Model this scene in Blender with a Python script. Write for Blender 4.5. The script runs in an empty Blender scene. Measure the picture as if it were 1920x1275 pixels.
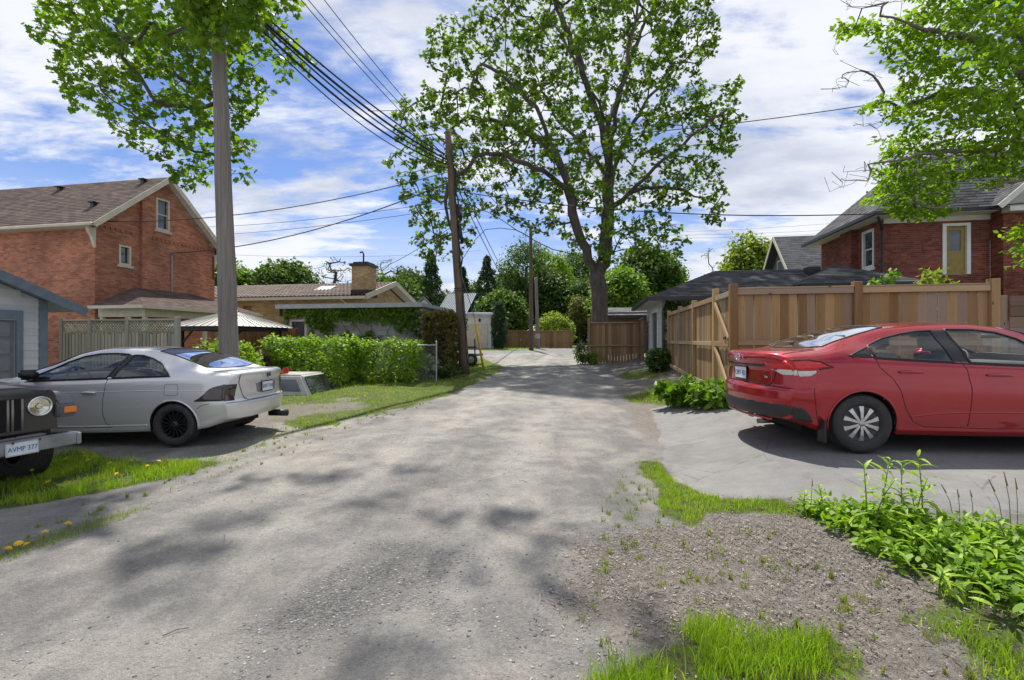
import bpy, bmesh, math, random
import numpy as np
from mathutils import Vector, Matrix, noise as mnoise

random.seed(7); RNG = np.random.default_rng(11)
SC = bpy.context.scene; COL = SC.collection
R = math.radians

# ------------------------------------------------------------------ camera
EYE = 1.55; F = 853.3
cam_d = bpy.data.cameras.new('camera'); cam_d.lens = 16.0; cam_d.sensor_width = 36.0
cam_d.clip_start = 0.05; cam_d.clip_end = 3000
cam = bpy.data.objects.new('camera', cam_d); COL.objects.link(cam)
cam.location = (0, 0, EYE); cam.rotation_euler = (R(90), 0, 0)
SC.camera = cam

# ------------------------------------------------------------------ sky and sun
SUN_EL, SUN_AZ = 61.0, -10.0      # azimuth from +Y, negative = to the left
W = bpy.data.worlds.new('World'); SC.world = W; W.use_nodes = True
nt = W.node_tree; nt.nodes.clear()
def wn(t, **k):
    n = nt.nodes.new(t)
    for a, b in k.items(): setattr(n, a, b)
    return n
def wl(a, b): nt.links.new(a, b)
def wmath(op, a, b=None, c=None):
    n = wn('ShaderNodeMath', operation=op)
    for i, v in enumerate((a, b, c)):
        if v is None: continue
        if isinstance(v, (int, float)): n.inputs[i].default_value = v
        else: wl(v, n.inputs[i])
    return n.outputs[0]
sky = wn('ShaderNodeTexSky', sky_type='NISHITA', sun_disc=False)
sky.sun_elevation = R(SUN_EL); sky.sun_rotation = R(SUN_AZ); sky.altitude = 200
sky.air_density = 1.0; sky.dust_density = 0.6; sky.ozone_density = 1.6
tc = wn('ShaderNodeTexCoord'); sep = wn('ShaderNodeSeparateXYZ'); wl(tc.outputs['Generated'], sep.inputs[0])
zc = wmath('ADD', wmath('MAXIMUM', sep.outputs[2], 0.0), 0.16)
comb = wn('ShaderNodeCombineXYZ')
wl(wmath('DIVIDE', sep.outputs[0], zc), comb.inputs[0]); wl(wmath('DIVIDE', sep.outputs[1], zc), comb.inputs[1])
def cloudnoise(scale, rot, stretch, detail, rough, off, dist=0.0):
    m = wn('ShaderNodeMapping'); m.inputs['Rotation'].default_value = (0, 0, R(rot))
    m.inputs['Scale'].default_value = (scale, scale * stretch, 1); m.inputs['Location'].default_value = off
    wl(comb.outputs[0], m.inputs[0])
    n = wn('ShaderNodeTexNoise'); n.inputs['Scale'].default_value = 1.0; n.inputs['Detail'].default_value = detail
    n.inputs['Roughness'].default_value = rough; n.inputs['Distortion'].default_value = dist
    wl(m.outputs[0], n.inputs['Vector']); return n.outputs['Fac']
big = cloudnoise(0.62, 24, 1.15, 3, 0.5, (3.3, 1.7, 0))
mid = cloudnoise(1.9, 20, 2.2, 9, 0.62, (7.1, 2.2, 0), 0.25)
fine = cloudnoise(6.5, 12, 1.7, 8, 0.6, (1.1, 5.2, 0), 0.2)
cov = wmath('ADD', wmath('ADD', wmath('MULTIPLY', big, 1.15), wmath('MULTIPLY', mid, 0.75)), wmath('MULTIPLY', fine, 0.30))
ramp = wn('ShaderNodeMapRange', interpolation_type='SMOOTHSTEP')
ramp.inputs['From Min'].default_value = 0.93; ramp.inputs['From Max'].default_value = 1.16
wl(cov, ramp.inputs['Value'])
# thicker cover toward the horizon haze
hz = wn('ShaderNodeMapRange', interpolation_type='SMOOTHSTEP')
hz.inputs['From Min'].default_value = 0.30; hz.inputs['From Max'].default_value = 0.02
hz.inputs['To Min'].default_value = 0.0; hz.inputs['To Max'].default_value = 0.85
wl(sep.outputs[2], hz.inputs['Value'])
cover = wmath('MAXIMUM', wmath('MULTIPLY', ramp.outputs[0], 0.94), hz.outputs[0])
dark = cloudnoise(1.1, 30, 1.6, 6, 0.55, (9.4, 0.3, 0))
dm = wn('ShaderNodeMapRange', interpolation_type='SMOOTHSTEP')
dm.inputs['From Min'].default_value = 0.42; dm.inputs['From Max'].default_value = 0.68; wl(dark, dm.inputs['Value'])
cc = wn('ShaderNodeMix', data_type='RGBA'); wl(dm.outputs[0], cc.inputs['Factor'])
cc.inputs[6].default_value = (5.7, 5.8, 6.1, 1); cc.inputs[7].default_value = (3.4, 3.7, 4.4, 1)
tint = wn('ShaderNodeMix', data_type='RGBA', blend_type='MULTIPLY'); tint.inputs['Factor'].default_value = 1.0
wl(sky.outputs[0], tint.inputs[6]); tint.inputs[7].default_value = (0.52, 0.60, 0.80, 1)
mx = wn('ShaderNodeMix', data_type='RGBA'); wl(cover, mx.inputs['Factor'])
wl(tint.outputs[2], mx.inputs[6]); wl(cc.outputs[2], mx.inputs[7])
bg = wn('ShaderNodeBackground'); wl(mx.outputs[2], bg.inputs[0]); bg.inputs[1].default_value = 0.1
out = wn('ShaderNodeOutputWorld'); wl(bg.outputs[0], out.inputs[0])

sun_d = bpy.data.lights.new('sun', 'SUN'); sun_d.energy = 3.9; sun_d.angle = R(0.9); sun_d.color = (1.0, 0.94, 0.84)
sun = bpy.data.objects.new('sun', sun_d); COL.objects.link(sun)
sd = Vector((math.sin(R(SUN_AZ)) * math.cos(R(SUN_EL)), math.cos(R(SUN_AZ)) * math.cos(R(SUN_EL)), math.sin(R(SUN_EL))))
sun.rotation_euler = sd.to_track_quat('Z', 'Y').to_euler(); sun.location = sd * 60
VS = SC.view_settings; VS.view_transform = 'Standard'; VS.look = 'None'; VS.exposure = 0.78; VS.gamma = 1.0; VS.use_curve_mapping = False
SC.cycles.max_bounces = 8; SC.cycles.transparent_max_bounces = 12; SC.cycles.use_denoising = True
# ------------------------------------------------------------------ helpers
A = R(10.3)                                         # the lane runs 10.3 degrees to the right of the view
EU = np.array((math.sin(A), math.cos(A))); EV = np.array((math.cos(A), -math.sin(A)))
def tag(o, label=None, cat=None, group=None, kind=None):
    if label: o['label'] = label
    if cat: o['category'] = cat
    if group: o['group'] = group
    if kind: o['kind'] = kind
    return o
def empty(name, loc=(0, 0, 0), rz=0.0, parent=None):
    o = bpy.data.objects.new(name, None); COL.objects.link(o); o.location = loc; o.rotation_euler = (0, 0, rz)
    o.empty_display_size = 0.2
    if parent: o.parent = parent
    return o
def link(me, name, mat=None, parent=None, loc=None, rot=None):
    o = bpy.data.objects.new(name, me); COL.objects.link(o)
    if mat is not None and not me.materials: me.materials.append(mat)
    if parent: o.parent = parent
    if loc is not None: o.location = loc
    if rot is not None: o.rotation_euler = rot
    return o
def np_mesh(name, v, f, smooth=False):
    """v (N,3); f (M,k) array"""
    v = np.asarray(v, np.float32); f = np.asarray(f, np.int32)
    me = bpy.data.meshes.new(name); k = f.shape[1]; m = f.shape[0]
    me.vertices.add(len(v)); me.vertices.foreach_set('co', v.ravel())
    me.loops.add(m * k); me.loops.foreach_set('vertex_index', f.ravel())
    me.polygons.add(m); me.polygons.foreach_set('loop_start', np.arange(0, m * k, k, dtype=np.int32))
    if smooth: me.polygons.foreach_set('use_smooth', np.ones(m, bool))
    me.update(calc_edges=True); return me
def copy_tree(o, parent=None):
    c = o.copy(); COL.objects.link(c); c.parent = parent
    for ch in o.children: copy_tree(ch, c)
    return c
class MB:
    def __init__(s): s.v = []; s.f = []
    def add(s, vs, fs):
        b = len(s.v); s.v.extend([tuple(p) for p in vs]); s.f.extend([tuple(i + b for i in f) for f in fs]); return s
    def box(s, x0, x1, y0, y1, z0, z1):
        return s.add([(x0,y0,z0),(x1,y0,z0),(x1,y1,z0),(x0,y1,z0),(x0,y0,z1),(x1,y0,z1),(x1,y1,z1),(x0,y1,z1)],
                     [(0,3,2,1),(4,5,6,7),(0,1,5,4),(1,2,6,5),(2,3,7,6),(3,0,4,7)])
    def bar(s, p, q, w, h, up=(0, 0, 1)):
        p = Vector(p); q = Vector(q); d = (q - p).normalized(); up = Vector(up)
        sd_ = d.cross(up)
        if sd_.length < 1e-4: sd_ = d.cross(Vector((1, 0, 0)))
        sd_.normalize(); u = sd_.cross(d).normalized(); a = sd_ * w / 2; b = u * h / 2
        return s.add([p-a-b, p+a-b, p+a+b, p-a+b, q-a-b, q+a-b, q+a+b, q-a+b],
                     [(0,1,2,3),(7,6,5,4),(0,4,5,1),(1,5,6,2),(2,6,7,3),(3,7,4,0)])
    def tube(s, pts, r, n=6, cap=True, closed=False):
        pts = [Vector(p) for p in pts]; m = len(pts); b = len(s.v)
        rs = r if isinstance(r, (list, tuple, np.ndarray)) else [r] * m
        u = None
        for i in range(m):
            if closed: d = pts[(i + 1) % m] - pts[i - 1]
            else: d = pts[min(i + 1, m - 1)] - pts[max(i - 1, 0)]
            if d.length < 1e-9: d = Vector((0, 0, 1))
            d.normalize()
            if u is None:
                u = d.orthogonal().normalized()
            else:
                u = u - d * u.dot(d)
                if u.length < 1e-6: u = d.orthogonal()
                u.normalize()
            w = d.cross(u)
            for k in range(n):
                t = 2 * math.pi * k / n
                s.v.append(tuple(pts[i] + (u * math.cos(t) + w * math.sin(t)) * float(rs[i])))
        for i in range(m if closed else m - 1):
            i2 = (i + 1) % m
            for k in range(n):
                s.f.append((b+i*n+k, b+i*n+(k+1)%n, b+i2*n+(k+1)%n, b+i2*n+k))
        if cap and not closed:
            s.f.append(tuple(b + k for k in range(n))[::-1]); s.f.append(tuple(b + (m-1)*n + k for k in range(n)))
        return s
    def lathe(s, prof, n=24, frame=None, close=False):
        """prof [(r, h)], axis = local Z unless frame (Matrix) given"""
        b = len(s.v); m = len(prof)
        for r, h in prof:
            for k in range(n):
                t = 2 * math.pi * k / n; p = Vector((r * math.cos(t), r * math.sin(t), h))
                s.v.append(tuple(frame @ p if frame else p))
        for i in range(m if close else m - 1):
            i2 = (i + 1) % m
            for k in range(n):
                s.f.append((b+i*n+k, b+i*n+(k+1)%n, b+i2*n+(k+1)%n, b+i2*n+k))
        return s
    def prism(s, poly, fn, d0, d1):
        """extrude a 2-D polygon; fn(a, b, d) -> 3-D point"""
        n = len(poly); vs = [fn(a, b, d0) for a, b in poly] + [fn(a, b, d1) for a, b in poly]
        return s.add(vs, [tuple(range(n))[::-1], tuple(range(n, 2*n))] + [(i, (i+1) % n, n+(i+1) % n, n+i) for i in range(n)])
    def quad(s, *p): return s.add(p, [tuple(range(len(p)))])
    def mesh(s, name, smooth=False, bevel=0.0, seg=1):
        me = bpy.data.meshes.new(name); me.from_pydata(s.v, [], s.f); me.update()
        bm = bmesh.new(); bm.from_mesh(me); bmesh.ops.recalc_face_normals(bm, faces=bm.faces)
        if bevel:
            es = [e for e in bm.edges if len(e.link_faces) == 2 and e.calc_face_angle(0) > 0.5]
            bmesh.ops.bevel(bm, geom=es, offset=bevel, segments=seg, affect='EDGES', clamp_overlap=True)
        bm.to_mesh(me); bm.free()
        if smooth: me.polygons.foreach_set('use_smooth', np.ones(len(me.polygons), bool))
        return me
    def build(s, name, mat, parent=None, smooth=False, bevel=0.0, seg=1, loc=None, rot=None):
        return link(s.mesh(name, smooth, bevel, seg), name, mat, parent, loc, rot)
def sm(a, b, x):
    t = np.clip((np.asarray(x, float) - a) / (b - a), 0, 1); return t * t * (3 - 2 * t)
# value noise in 2-D, vectorised
_PERM = np.random.default_rng(5).random((256, 256))
def vnoise(x, y):
    x = np.asarray(x, float); y = np.asarray(y, float); xi = np.floor(x).astype(int); yi = np.floor(y).astype(int)
    fx = x - xi; fy = y - yi; fx = fx*fx*(3-2*fx); fy = fy*fy*(3-2*fy)
    g = lambda i, j: _PERM[i % 256, j % 256]
    return (g(xi,yi)*(1-fx)+g(xi+1,yi)*fx)*(1-fy)+(g(xi,yi+1)*(1-fx)+g(xi+1,yi+1)*fx)*fy
def fbm(x, y, o=4):
    s = 0; a = 0.5; t = 0
    for i in range(o): s = s + a * vnoise(np.asarray(x) * 2**i + 17*i, np.asarray(y) * 2**i + 31*i); t += a; a *= 0.55
    return s / t
# ------------------------------------------------------------------ terrain height
def ground(x, y):
    x = np.asarray(x, float); y = np.asarray(y, float)
    u = x * EU[0] + y * EU[1]; v = x * EV[0] + y * EV[1]
    z = np.interp(u, [-60, 0, 4, 8, 12, 19, 28, 36, 60, 100], [0, 0, 0.01, 0.05, 0.14, 0.37, 0.66, 0.86, 1.10, 1.2])
    z = z + 0.28 * sm(0.7, 2.5, v) * sm(1.5, 4.5, u + 0.3 * v) * (1 - 0.9 * sm(24, 30, u))
    near = 1 - sm(20, 40, np.hypot(x, y))
    z = z + near * 0.05 * (fbm(x * 0.55 + 9, y * 0.55, 3) - 0.5)
    return z
def gz(x, y): return float(ground(x, y))
def pg(px, py):
    """the ground point seen at a spot of the photograph (for laying things out in plan)"""
    dx = (px - 960) / F; dz = -(py - 637.5) / F; t = 2.0
    for _ in range(60):
        zt = gz(dx * t, t); t2 = (EYE - zt) / max(-dz, 1e-4)
        t = 0.5 * t + 0.5 * min(t2, 200)
    return (dx * t, t)
def at(px, py, d): return ((px - 960) / F * d, d, EYE - (py - 637.5) / F * d)
def poly_sdf(P, poly):
    """signed distance (negative inside), P (N,2)"""
    P = np.asarray(P, float); poly = np.asarray(poly, float); n = len(poly)
    d = np.full(len(P), 1e9); ins = np.zeros(len(P), bool)
    for i in range(n):
        a = poly[i]; b = poly[(i + 1) % n]; e = b - a; w = P - a
        t = np.clip((w @ e) / max(e @ e, 1e-12), 0, 1); q = w - t[:, None] * e
        d = np.minimum(d, np.hypot(q[:, 0], q[:, 1]))
        c = (a[1] > P[:, 1]) != (b[1] > P[:, 1])
        with np.errstate(divide='ignore', invalid='ignore'):
            xi = (b[0] - a[0]) * (P[:, 1] - a[1]) / (b[1] - a[1]) + a[0]
        ins ^= c & (P[:, 0] < xi)
    return np.where(ins, -d, d)
def frame(px, d, name, z=None):
    """an Empty at a plan position with local x across the lane and local y along it"""
    X = (px - 960) / F * d
    return empty(name, (X, d, gz(X, d) if z is None else z), -A)

# ------------------------------------------------------------------ materials
_MC = {}
class NT:
    def __init__(s, name):
        s.m = bpy.data.materials.new(name); s.m.use_nodes = True; s.t = s.m.node_tree; s.t.nodes.clear()
        s.out = s.n('ShaderNodeOutputMaterial')
    def n(s, t, **k):
        n = s.t.nodes.new(t)
        for a, b in k.items(): setattr(n, a, b)
        return n
    def l(s, a, b): s.t.links.new(a, b)
    def math(s, op, a, b=None, c=None, clamp=False):
        n = s.n('ShaderNodeMath', operation=op); n.use_clamp = clamp
        for i, v in enumerate((a, b, c)):
            if v is None: continue
            if isinstance(v, (int, float)): n.inputs[i].default_value = v
            else: s.l(v, n.inputs[i])
        return n.outputs[0]
    def coord(s, which='Object', scale=(1, 1, 1), rot=(0, 0, 0), loc=(0, 0, 0)):
        tc = s.n('ShaderNodeTexCoord'); mp = s.n('ShaderNodeMapping')
        mp.inputs['Scale'].default_value = scale; mp.inputs['Rotation'].default_value = rot; mp.inputs['Location'].default_value = loc
        s.l(tc.outputs[which], mp.inputs[0]); return mp.outputs[0]
    def noise(s, vec, scale, detail=4, rough=0.55, dist=0):
        n = s.n('ShaderNodeTexNoise'); n.inputs['Scale'].default_value = scale; n.inputs['Detail'].default_value = detail
        n.inputs['Roughness'].default_value = rough; n.inputs['Distortion'].default_value = dist
        if vec is not None: s.l(vec, n.inputs['Vector'])
        return n.outputs['Fac']
    def vor(s, vec, scale, out='Distance', feature='F1'):
        n = s.n('ShaderNodeTexVoronoi', feature=feature); n.inputs['Scale'].default_value = scale
        if vec is not None: s.l(vec, n.inputs['Vector'])
        return n.outputs[out]
    def ramp(s, fac, *stops):
        n = s.n('ShaderNodeValToRGB'); e = n.color_ramp.elements
        while len(e) < len(stops): e.new(0.5)
        for el, (p, c) in zip(e, stops): el.position = p; el.color = (*c, 1) if len(c) == 3 else c
        s.l(fac, n.inputs[0]); return n.outputs[0]
    def rng(s, fac, a, b, c=0.0, d=1.0, smooth=True):
        n = s.n('ShaderNodeMapRange'); n.interpolation_type = 'SMOOTHSTEP' if smooth else 'LINEAR'
        for i, v in enumerate((a, b, c, d)): n.inputs[i + 1].default_value = v
        s.l(fac, n.inputs[0]); return n.outputs[0]
    def mix(s, fac, a, b, mode='MIX'):
        n = s.n('ShaderNodeMix', data_type='RGBA', blend_type=mode)
        for sock, v in ((n.inputs[0], fac), (n.inputs[6], a), (n.inputs[7], b)):
            if isinstance(v, (int, float)): sock.default_value = v
            elif isinstance(v, (tuple, list)): sock.default_value = (*v, 1) if len(v) == 3 else v
            else: s.l(v, sock)
        return n.outputs[2]
    def hsv(s, col, h=0.5, sat=1.0, v=1.0):
        n = s.n('ShaderNodeHueSaturation')
        for nm, val in (('Hue', h), ('Saturation', sat), ('Value', v)):
            if isinstance(val, (int, float)): n.inputs[nm].default_value = val
            else: s.l(val, n.inputs[nm])
        s.l(col, n.inputs['Color']); return n.outputs[0]
    def bump(s, h, strength=0.3, dist=0.02):
        n = s.n('ShaderNodeBump'); n.inputs['Strength'].default_value = strength; n.inputs['Distance'].default_value = dist
        s.l(h, n.inputs['Height']); return n.outputs[0]
    def pbr(s, col, rough=0.6, metal=0.0, normal=None, **k):
        n = s.n('ShaderNodeBsdfPrincipled')
        for nm, val in [('Base Color', col), ('Roughness', rough), ('Metallic', metal)] + list(k.items()):
            nm = nm.replace('_', ' '); sock = n.inputs[nm]
            if isinstance(val, (int, float)): sock.default_value = val
            elif isinstance(val, (tuple, list)): sock.default_value = (*val, 1) if len(val) == 3 else val
            else: s.l(val, sock)
        if normal is not None: s.l(normal, n.inputs['Normal'])
        return n.outputs[0]
    def done(s, sh): s.l(sh, s.out.inputs[0]); return s.m
def plain(name, col, rough=0.5, metal=0.0, var=0.12, scale=6.0, bump=0.0, spec=0.5, **k):
    if name in _MC: return _MC[name]
    t = NT(name); co = t.coord(); nz = t.noise(co, scale, 5)
    c = t.hsv(t.mix(0.0, col, col), 0.5, 1.0, t.rng(nz, 0.25, 0.75, 1 - var, 1 + var))
    nb = t.bump(t.noise(co, scale * 6, 5), bump, 0.01) if bump else None
    _MC[name] = t.done(t.pbr(c, rough, metal, nb, **{'Specular_IOR_Level': spec}, **k)); return _MC[name]
def leafmat(name, c1, c2, trans=0.35, rough=0.5, c3=None):
    if name in _MC: return _MC[name]
    t = NT(name); g = t.n('ShaderNodeNewGeometry')
    co = t.coord(); nz = t.noise(co, 0.9, 3)
    f = t.math('ADD', t.math('MULTIPLY', g.outputs['Random Per Island'], 0.65), t.math('MULTIPLY', t.rng(nz, .3, .7), 0.35))
    c = t.ramp(f, (0.0, c1), (0.55, c2), (1.0, c3 or tuple(min(1, x * 1.35) for x in c2)))
    p = t.pbr(c, rough, 0, None, Specular_IOR_Level=0.35)
    tr = t.n('ShaderNodeBsdfTranslucent'); t.l(t.mix(1.0, c, (1.5, 1.6, 0.45), 'MULTIPLY'), tr.inputs[0])
    mxs = t.n('ShaderNodeMixShader'); mxs.inputs[0].default_value = trans; t.l(p, mxs.inputs[1]); t.l(tr.outputs[0], mxs.inputs[2])
    _MC[name] = t.done(mxs.outputs[0]); return _MC[name]
def woodmat(name, c1, c2, axis='Z', grain=30, rough=0.75, knots=True, grey=None):
    """board wood: grain runs along the local axis; each board differs (Object Info random)"""
    if name in _MC: return _MC[name]
    t = NT(name); oi = t.n('ShaderNodeObjectInfo'); rnd = oi.outputs['Random']
    sc = {'Z': (grain, grain, 1.2), 'X': (1.2, grain, grain), 'Y': (grain, 1.2, grain)}[axis]
    tcn = t.n('ShaderNodeTexCoord'); mp = t.n('ShaderNodeMapping'); mp.inputs['Scale'].default_value = sc
    off = t.n('ShaderNodeVectorMath', operation='ADD'); cmb = t.n('ShaderNodeCombineXYZ')
    r20 = t.math('MULTIPLY', rnd, 37.0)
    for i in range(3): t.l(r20, cmb.inputs[i])
    t.l(tcn.outputs['Object'], off.inputs[0]); t.l(cmb.outputs[0], off.inputs[1]); t.l(off.outputs[0], mp.inputs[0])
    g = t.noise(mp.outputs[0], 1.0, 6, 0.62, 0.4)
    big_ = t.noise(off.outputs[0], 1.3, 3)
    f = t.math('ADD', t.math('MULTIPLY', g, 0.55), t.math('MULTIPLY', big_, 0.35))
    f = t.math('ADD', f, t.math('MULTIPLY', t.math('SUBTRACT', rnd, 0.5), 0.5))
    c = t.ramp(f, (0.2, c1), (0.75, c2))
    if grey is not None:
        r2 = t.math('FRACT', t.math('MULTIPLY', rnd, 7.31))
        c = t.mix(t.math('MULTIPLY', t.rng(r2, 0.45, 1.0), 0.75), c, grey)
    if knots:
        mk = t.n('ShaderNodeMapping'); mk.inputs['Scale'].default_value = {'Z': (9, 9, 3.2), 'X': (3.2, 9, 9), 'Y': (9, 3.2, 9)}[axis]
        t.l(off.outputs[0], mk.inputs[0]); vk = t.vor(mk.outputs[0], 1.0)
        c = t.mix(t.rng(vk, 0.13, 0.06), c, (0.06, 0.035, 0.02))
    _MC[name] = t.done(t.pbr(c, rough, 0, t.bump(g, 0.35, 0.004), Specular_IOR_Level=0.25)); return _MC[name]
def islandmat(name, stops, rough=0.8, bump=0.25, bscale=60, dirt=0.25, spec=0.3, dscale=0.7):
    """for joined small pieces (bricks, shingles): each island its own shade"""
    if name in _MC: return _MC[name]
    t = NT(name); g = t.n('ShaderNodeNewGeometry'); co = t.coord()
    c = t.ramp(g.outputs['Random Per Island'], *stops)
    nz = t.noise(co, dscale, 5, 0.6); n2 = t.noise(co, bscale, 4)
    c = t.hsv(c, 0.5, 1.0, t.rng(nz, 0.3, 0.7, 1 - dirt, 1 + dirt)); c = t.hsv(c, 0.5, 1.0, t.rng(n2, 0.3, 0.7, 0.88, 1.12))
    _MC[name] = t.done(t.pbr(c, rough, 0, t.bump(n2, bump, 0.006), Specular_IOR_Level=spec)); return _MC[name]
def glassmat(name, tint=(0.75, 0.8, 0.8), refl=1.0):
    if name in _MC: return _MC[name]
    t = NT(name); tr = t.n('ShaderNodeBsdfTransparent'); tr.inputs[0].default_value = (*tint, 1)
    gl = t.n('ShaderNodeBsdfGlossy'); gl.inputs['Roughness'].default_value = 0.02; gl.inputs[0].default_value = (0.95, 0.97, 1, 1)
    ge = t.n('ShaderNodeNewGeometry'); dt = t.n('ShaderNodeVectorMath', operation='DOT_PRODUCT'); t.l(ge.outputs['Incoming'], dt.inputs[0]); t.l(ge.outputs['Normal'], dt.inputs[1])
    sch = t.math('POWER', t.math('SUBTRACT', 1.0, t.math('ABSOLUTE', dt.outputs['Value']), None, True), 5.0)
    mxs = t.n('ShaderNodeMixShader'); t.l(t.math('MULTIPLY', t.math('MULTIPLY_ADD', sch, 0.93, 0.065), refl, None, True), mxs.inputs[0])
    t.l(tr.outputs[0], mxs.inputs[1]); t.l(gl.outputs[0], mxs.inputs[2]); _MC[name] = t.done(mxs.outputs[0]); return _MC[name]
def winmat(name='window_glass', base=(0.03, 0.045, 0.06)):
    if name in _MC: return _MC[name]
    t = NT(name); co = t.coord(); nz = t.noise(co, 1.5, 2)
    _MC[name] = t.done(t.pbr(t.hsv(t.mix(0.0, base, base), .5, 1, t.rng(nz, .3, .7, .6, 1.5)), 0.04, 0, t.bump(nz, 0.03, 0.05), Specular_IOR_Level=0.9)); return _MC[name]
def text_mesh(txt, size, depth=0.001):
    c = bpy.data.curves.new('t', 'FONT'); c.body = txt; c.size = size; c.align_x = 'CENTER'; c.align_y = 'CENTER'; c.extrude = depth; c.resolution_u = 2
    o = bpy.data.objects.new('t', c); COL.objects.link(o)
    dg = bpy.context.evaluated_depsgraph_get(); me = bpy.data.meshes.new_from_object(o.evaluated_get(dg))
    bpy.data.objects.remove(o); bpy.data.curves.remove(c); return me
BLACK = plain('black_plastic', (0.012, 0.012, 0.013), 0.5)
# ------------------------------------------------------------------ zones of the ground, in plan
def gp(*pts): return np.array([pg(x, y) for x, y in pts])
G_FRONT = gp((-260, 950), (-60, 872), (60, 858), (140, 846), (215, 858), (300, 864), (400, 867), (345, 890), (240, 912), (120, 938), (0, 958), (-200, 1010))
G_STRIP = gp((-200, 1120), (-80, 1050), (60, 1015), (180, 975), (300, 945), (240, 972), (120, 1018), (0, 1062), (-150, 1130))
G_LAWN = gp((440, 722), (600, 716), (760, 708), (850, 700), (876, 684), (900, 670), (945, 688), (905, 712), (840, 742), (740, 770), (640, 792), (560, 806), (520, 790), (500, 740))
G_BARE = gp((470, 765), (560, 755), (640, 750), (720, 752), (660, 772), (580, 785), (500, 800))
G_WORN = gp((330, 835), (520, 800), (640, 795), (560, 838), (420, 872))
G_RA = gp((1195, 866), (1240, 866), (1262, 900), (1310, 925), (1420, 940), (1560, 944), (1570, 972), (1440, 962), (1330, 962), (1318, 992), (1275, 985), (1235, 955), (1222, 905))
G_RB = gp((1140, 1300), (1170, 1235), (1230, 1195), (1330, 1185), (1420, 1195), (1500, 1195), (1562, 1225), (1540, 1265), (1560, 1310))
G_RC = gp((1150, 706), (1180, 696), (1250, 690), (1258, 704), (1215, 712))
G_RD = gp((1180, 745), (1240, 728), (1300, 722), (1368, 735), (1372, 764), (1205, 760))
G_RE = gp((1700, 1160), (1800, 1130), (1990, 1150), (1990, 1290), (1760, 1280), (1790, 1220))
G_FAR = gp((900, 659), (925, 650), (1000, 648.5), (1012, 656), (975, 660))
MULCH = gp((1120, 1010), (1230, 985), (1340, 965), (1480, 955), (1580, 975), (1700, 1080), (1920, 1150), (2050, 1320), (1150, 1340), (1090, 1180))
WEEDBED = gp((1460, 957), (1540, 950), (1620, 962), (1750, 985), (1920, 1012), (2120, 1040), (2120, 1230), (1920, 1190), (1800, 1128), (1700, 1085), (1620, 1035), (1540, 985))
DRIVE = gp((1212, 758), (1226, 800), (1240, 850), (1258, 888), (1290, 915), (1400, 937), (1560, 945), (1750, 956), (2100, 975), (2900, 1010), (3600, 760), (2600, 745), (1900, 752), (1372, 764))
STONES = gp((480, 1300), (560, 1180), (640, 1100), (700, 1020), (790, 1000), (860, 1040), (960, 1080), (1000, 1150), (1080, 1300))
big2 = lambda p, s_: (p - p.mean(0)) * s_ + p.mean(0)
def mask(P, poly, soft, amp=0.25, fr=1.6):
    d = poly_sdf(P, poly) + amp * 2 * (fbm(P[:, 0] * fr + 3, P[:, 1] * fr, 4) - 0.5)
    return 1 - sm(-soft, soft, d)
def zones(P):
    g = np.maximum.reduce([mask(P, G_FRONT, .12, .18), .45 * mask(P, G_STRIP, .1, .12), mask(P, G_LAWN, .25, .35) * (1 - .6 * mask(P, G_BARE, .4, .8, 1.5)),
        .35 * mask(P, G_WORN, .3, .4), mask(P, G_RA, .06, .11, 3.5), .9 * mask(P, G_RB, .12, .30, 3.0), .7 * mask(P, G_RC, .2, .3), mask(P, G_RD, .25, .3),
        .7 * mask(P, G_RE, .15, .3, 3), mask(P, G_FAR, .6, .5, .5), .8 * mask(P, WEEDBED, .15, .1, 4)])
    x, y = P[:, 0], P[:, 1]; u = x * EU[0] + y * EU[1]; v = x * EV[0] + y * EV[1]
    back = sm(-7.5, -9.5, v) * sm(9, 11, u) + sm(3.2, 4.2, v) * sm(9, 9.5, u) + sm(37, 38, u)      # gardens and far ground
    g = np.maximum(g, np.clip(back, 0, 1) * 0.85)
    lane_e = sm(.35, .9, v + .5 * (fbm(x * 1.1, y * 1.1 + 5, 4) - .5)) * sm(6, 8, u) * (1 - sm(3.4, 4.5, v))
    m = np.maximum(mask(P, MULCH, .45, .5, 1.8), .8 * lane_e)
    m = np.maximum.reduce([m, mask(P, WEEDBED, .3, .25, 2.5), .75 * mask(P, big2(G_BARE, 1.3), .5, .8, 1.2)])
    s = mask(P, STONES, .8, 1.0, 1.1) * (.35 + .65 * sm(.4, .6, fbm(x * 1.4 + 7, y * 1.4, 4)))
    return np.stack([g, m, s, np.ones(len(P))], 1)
def axis(lo, hi, flo, fhi, h, grow=1.16):
    a = list(np.arange(flo, fhi + 1e-6, h)); s = h; x = fhi
    while x < hi: s *= grow; x += s; a.append(x)
    s = h; x = flo; b = []
    while x > lo: s *= grow; x -= s; b.append(x)
    return np.array(b[::-1] + a)
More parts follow.
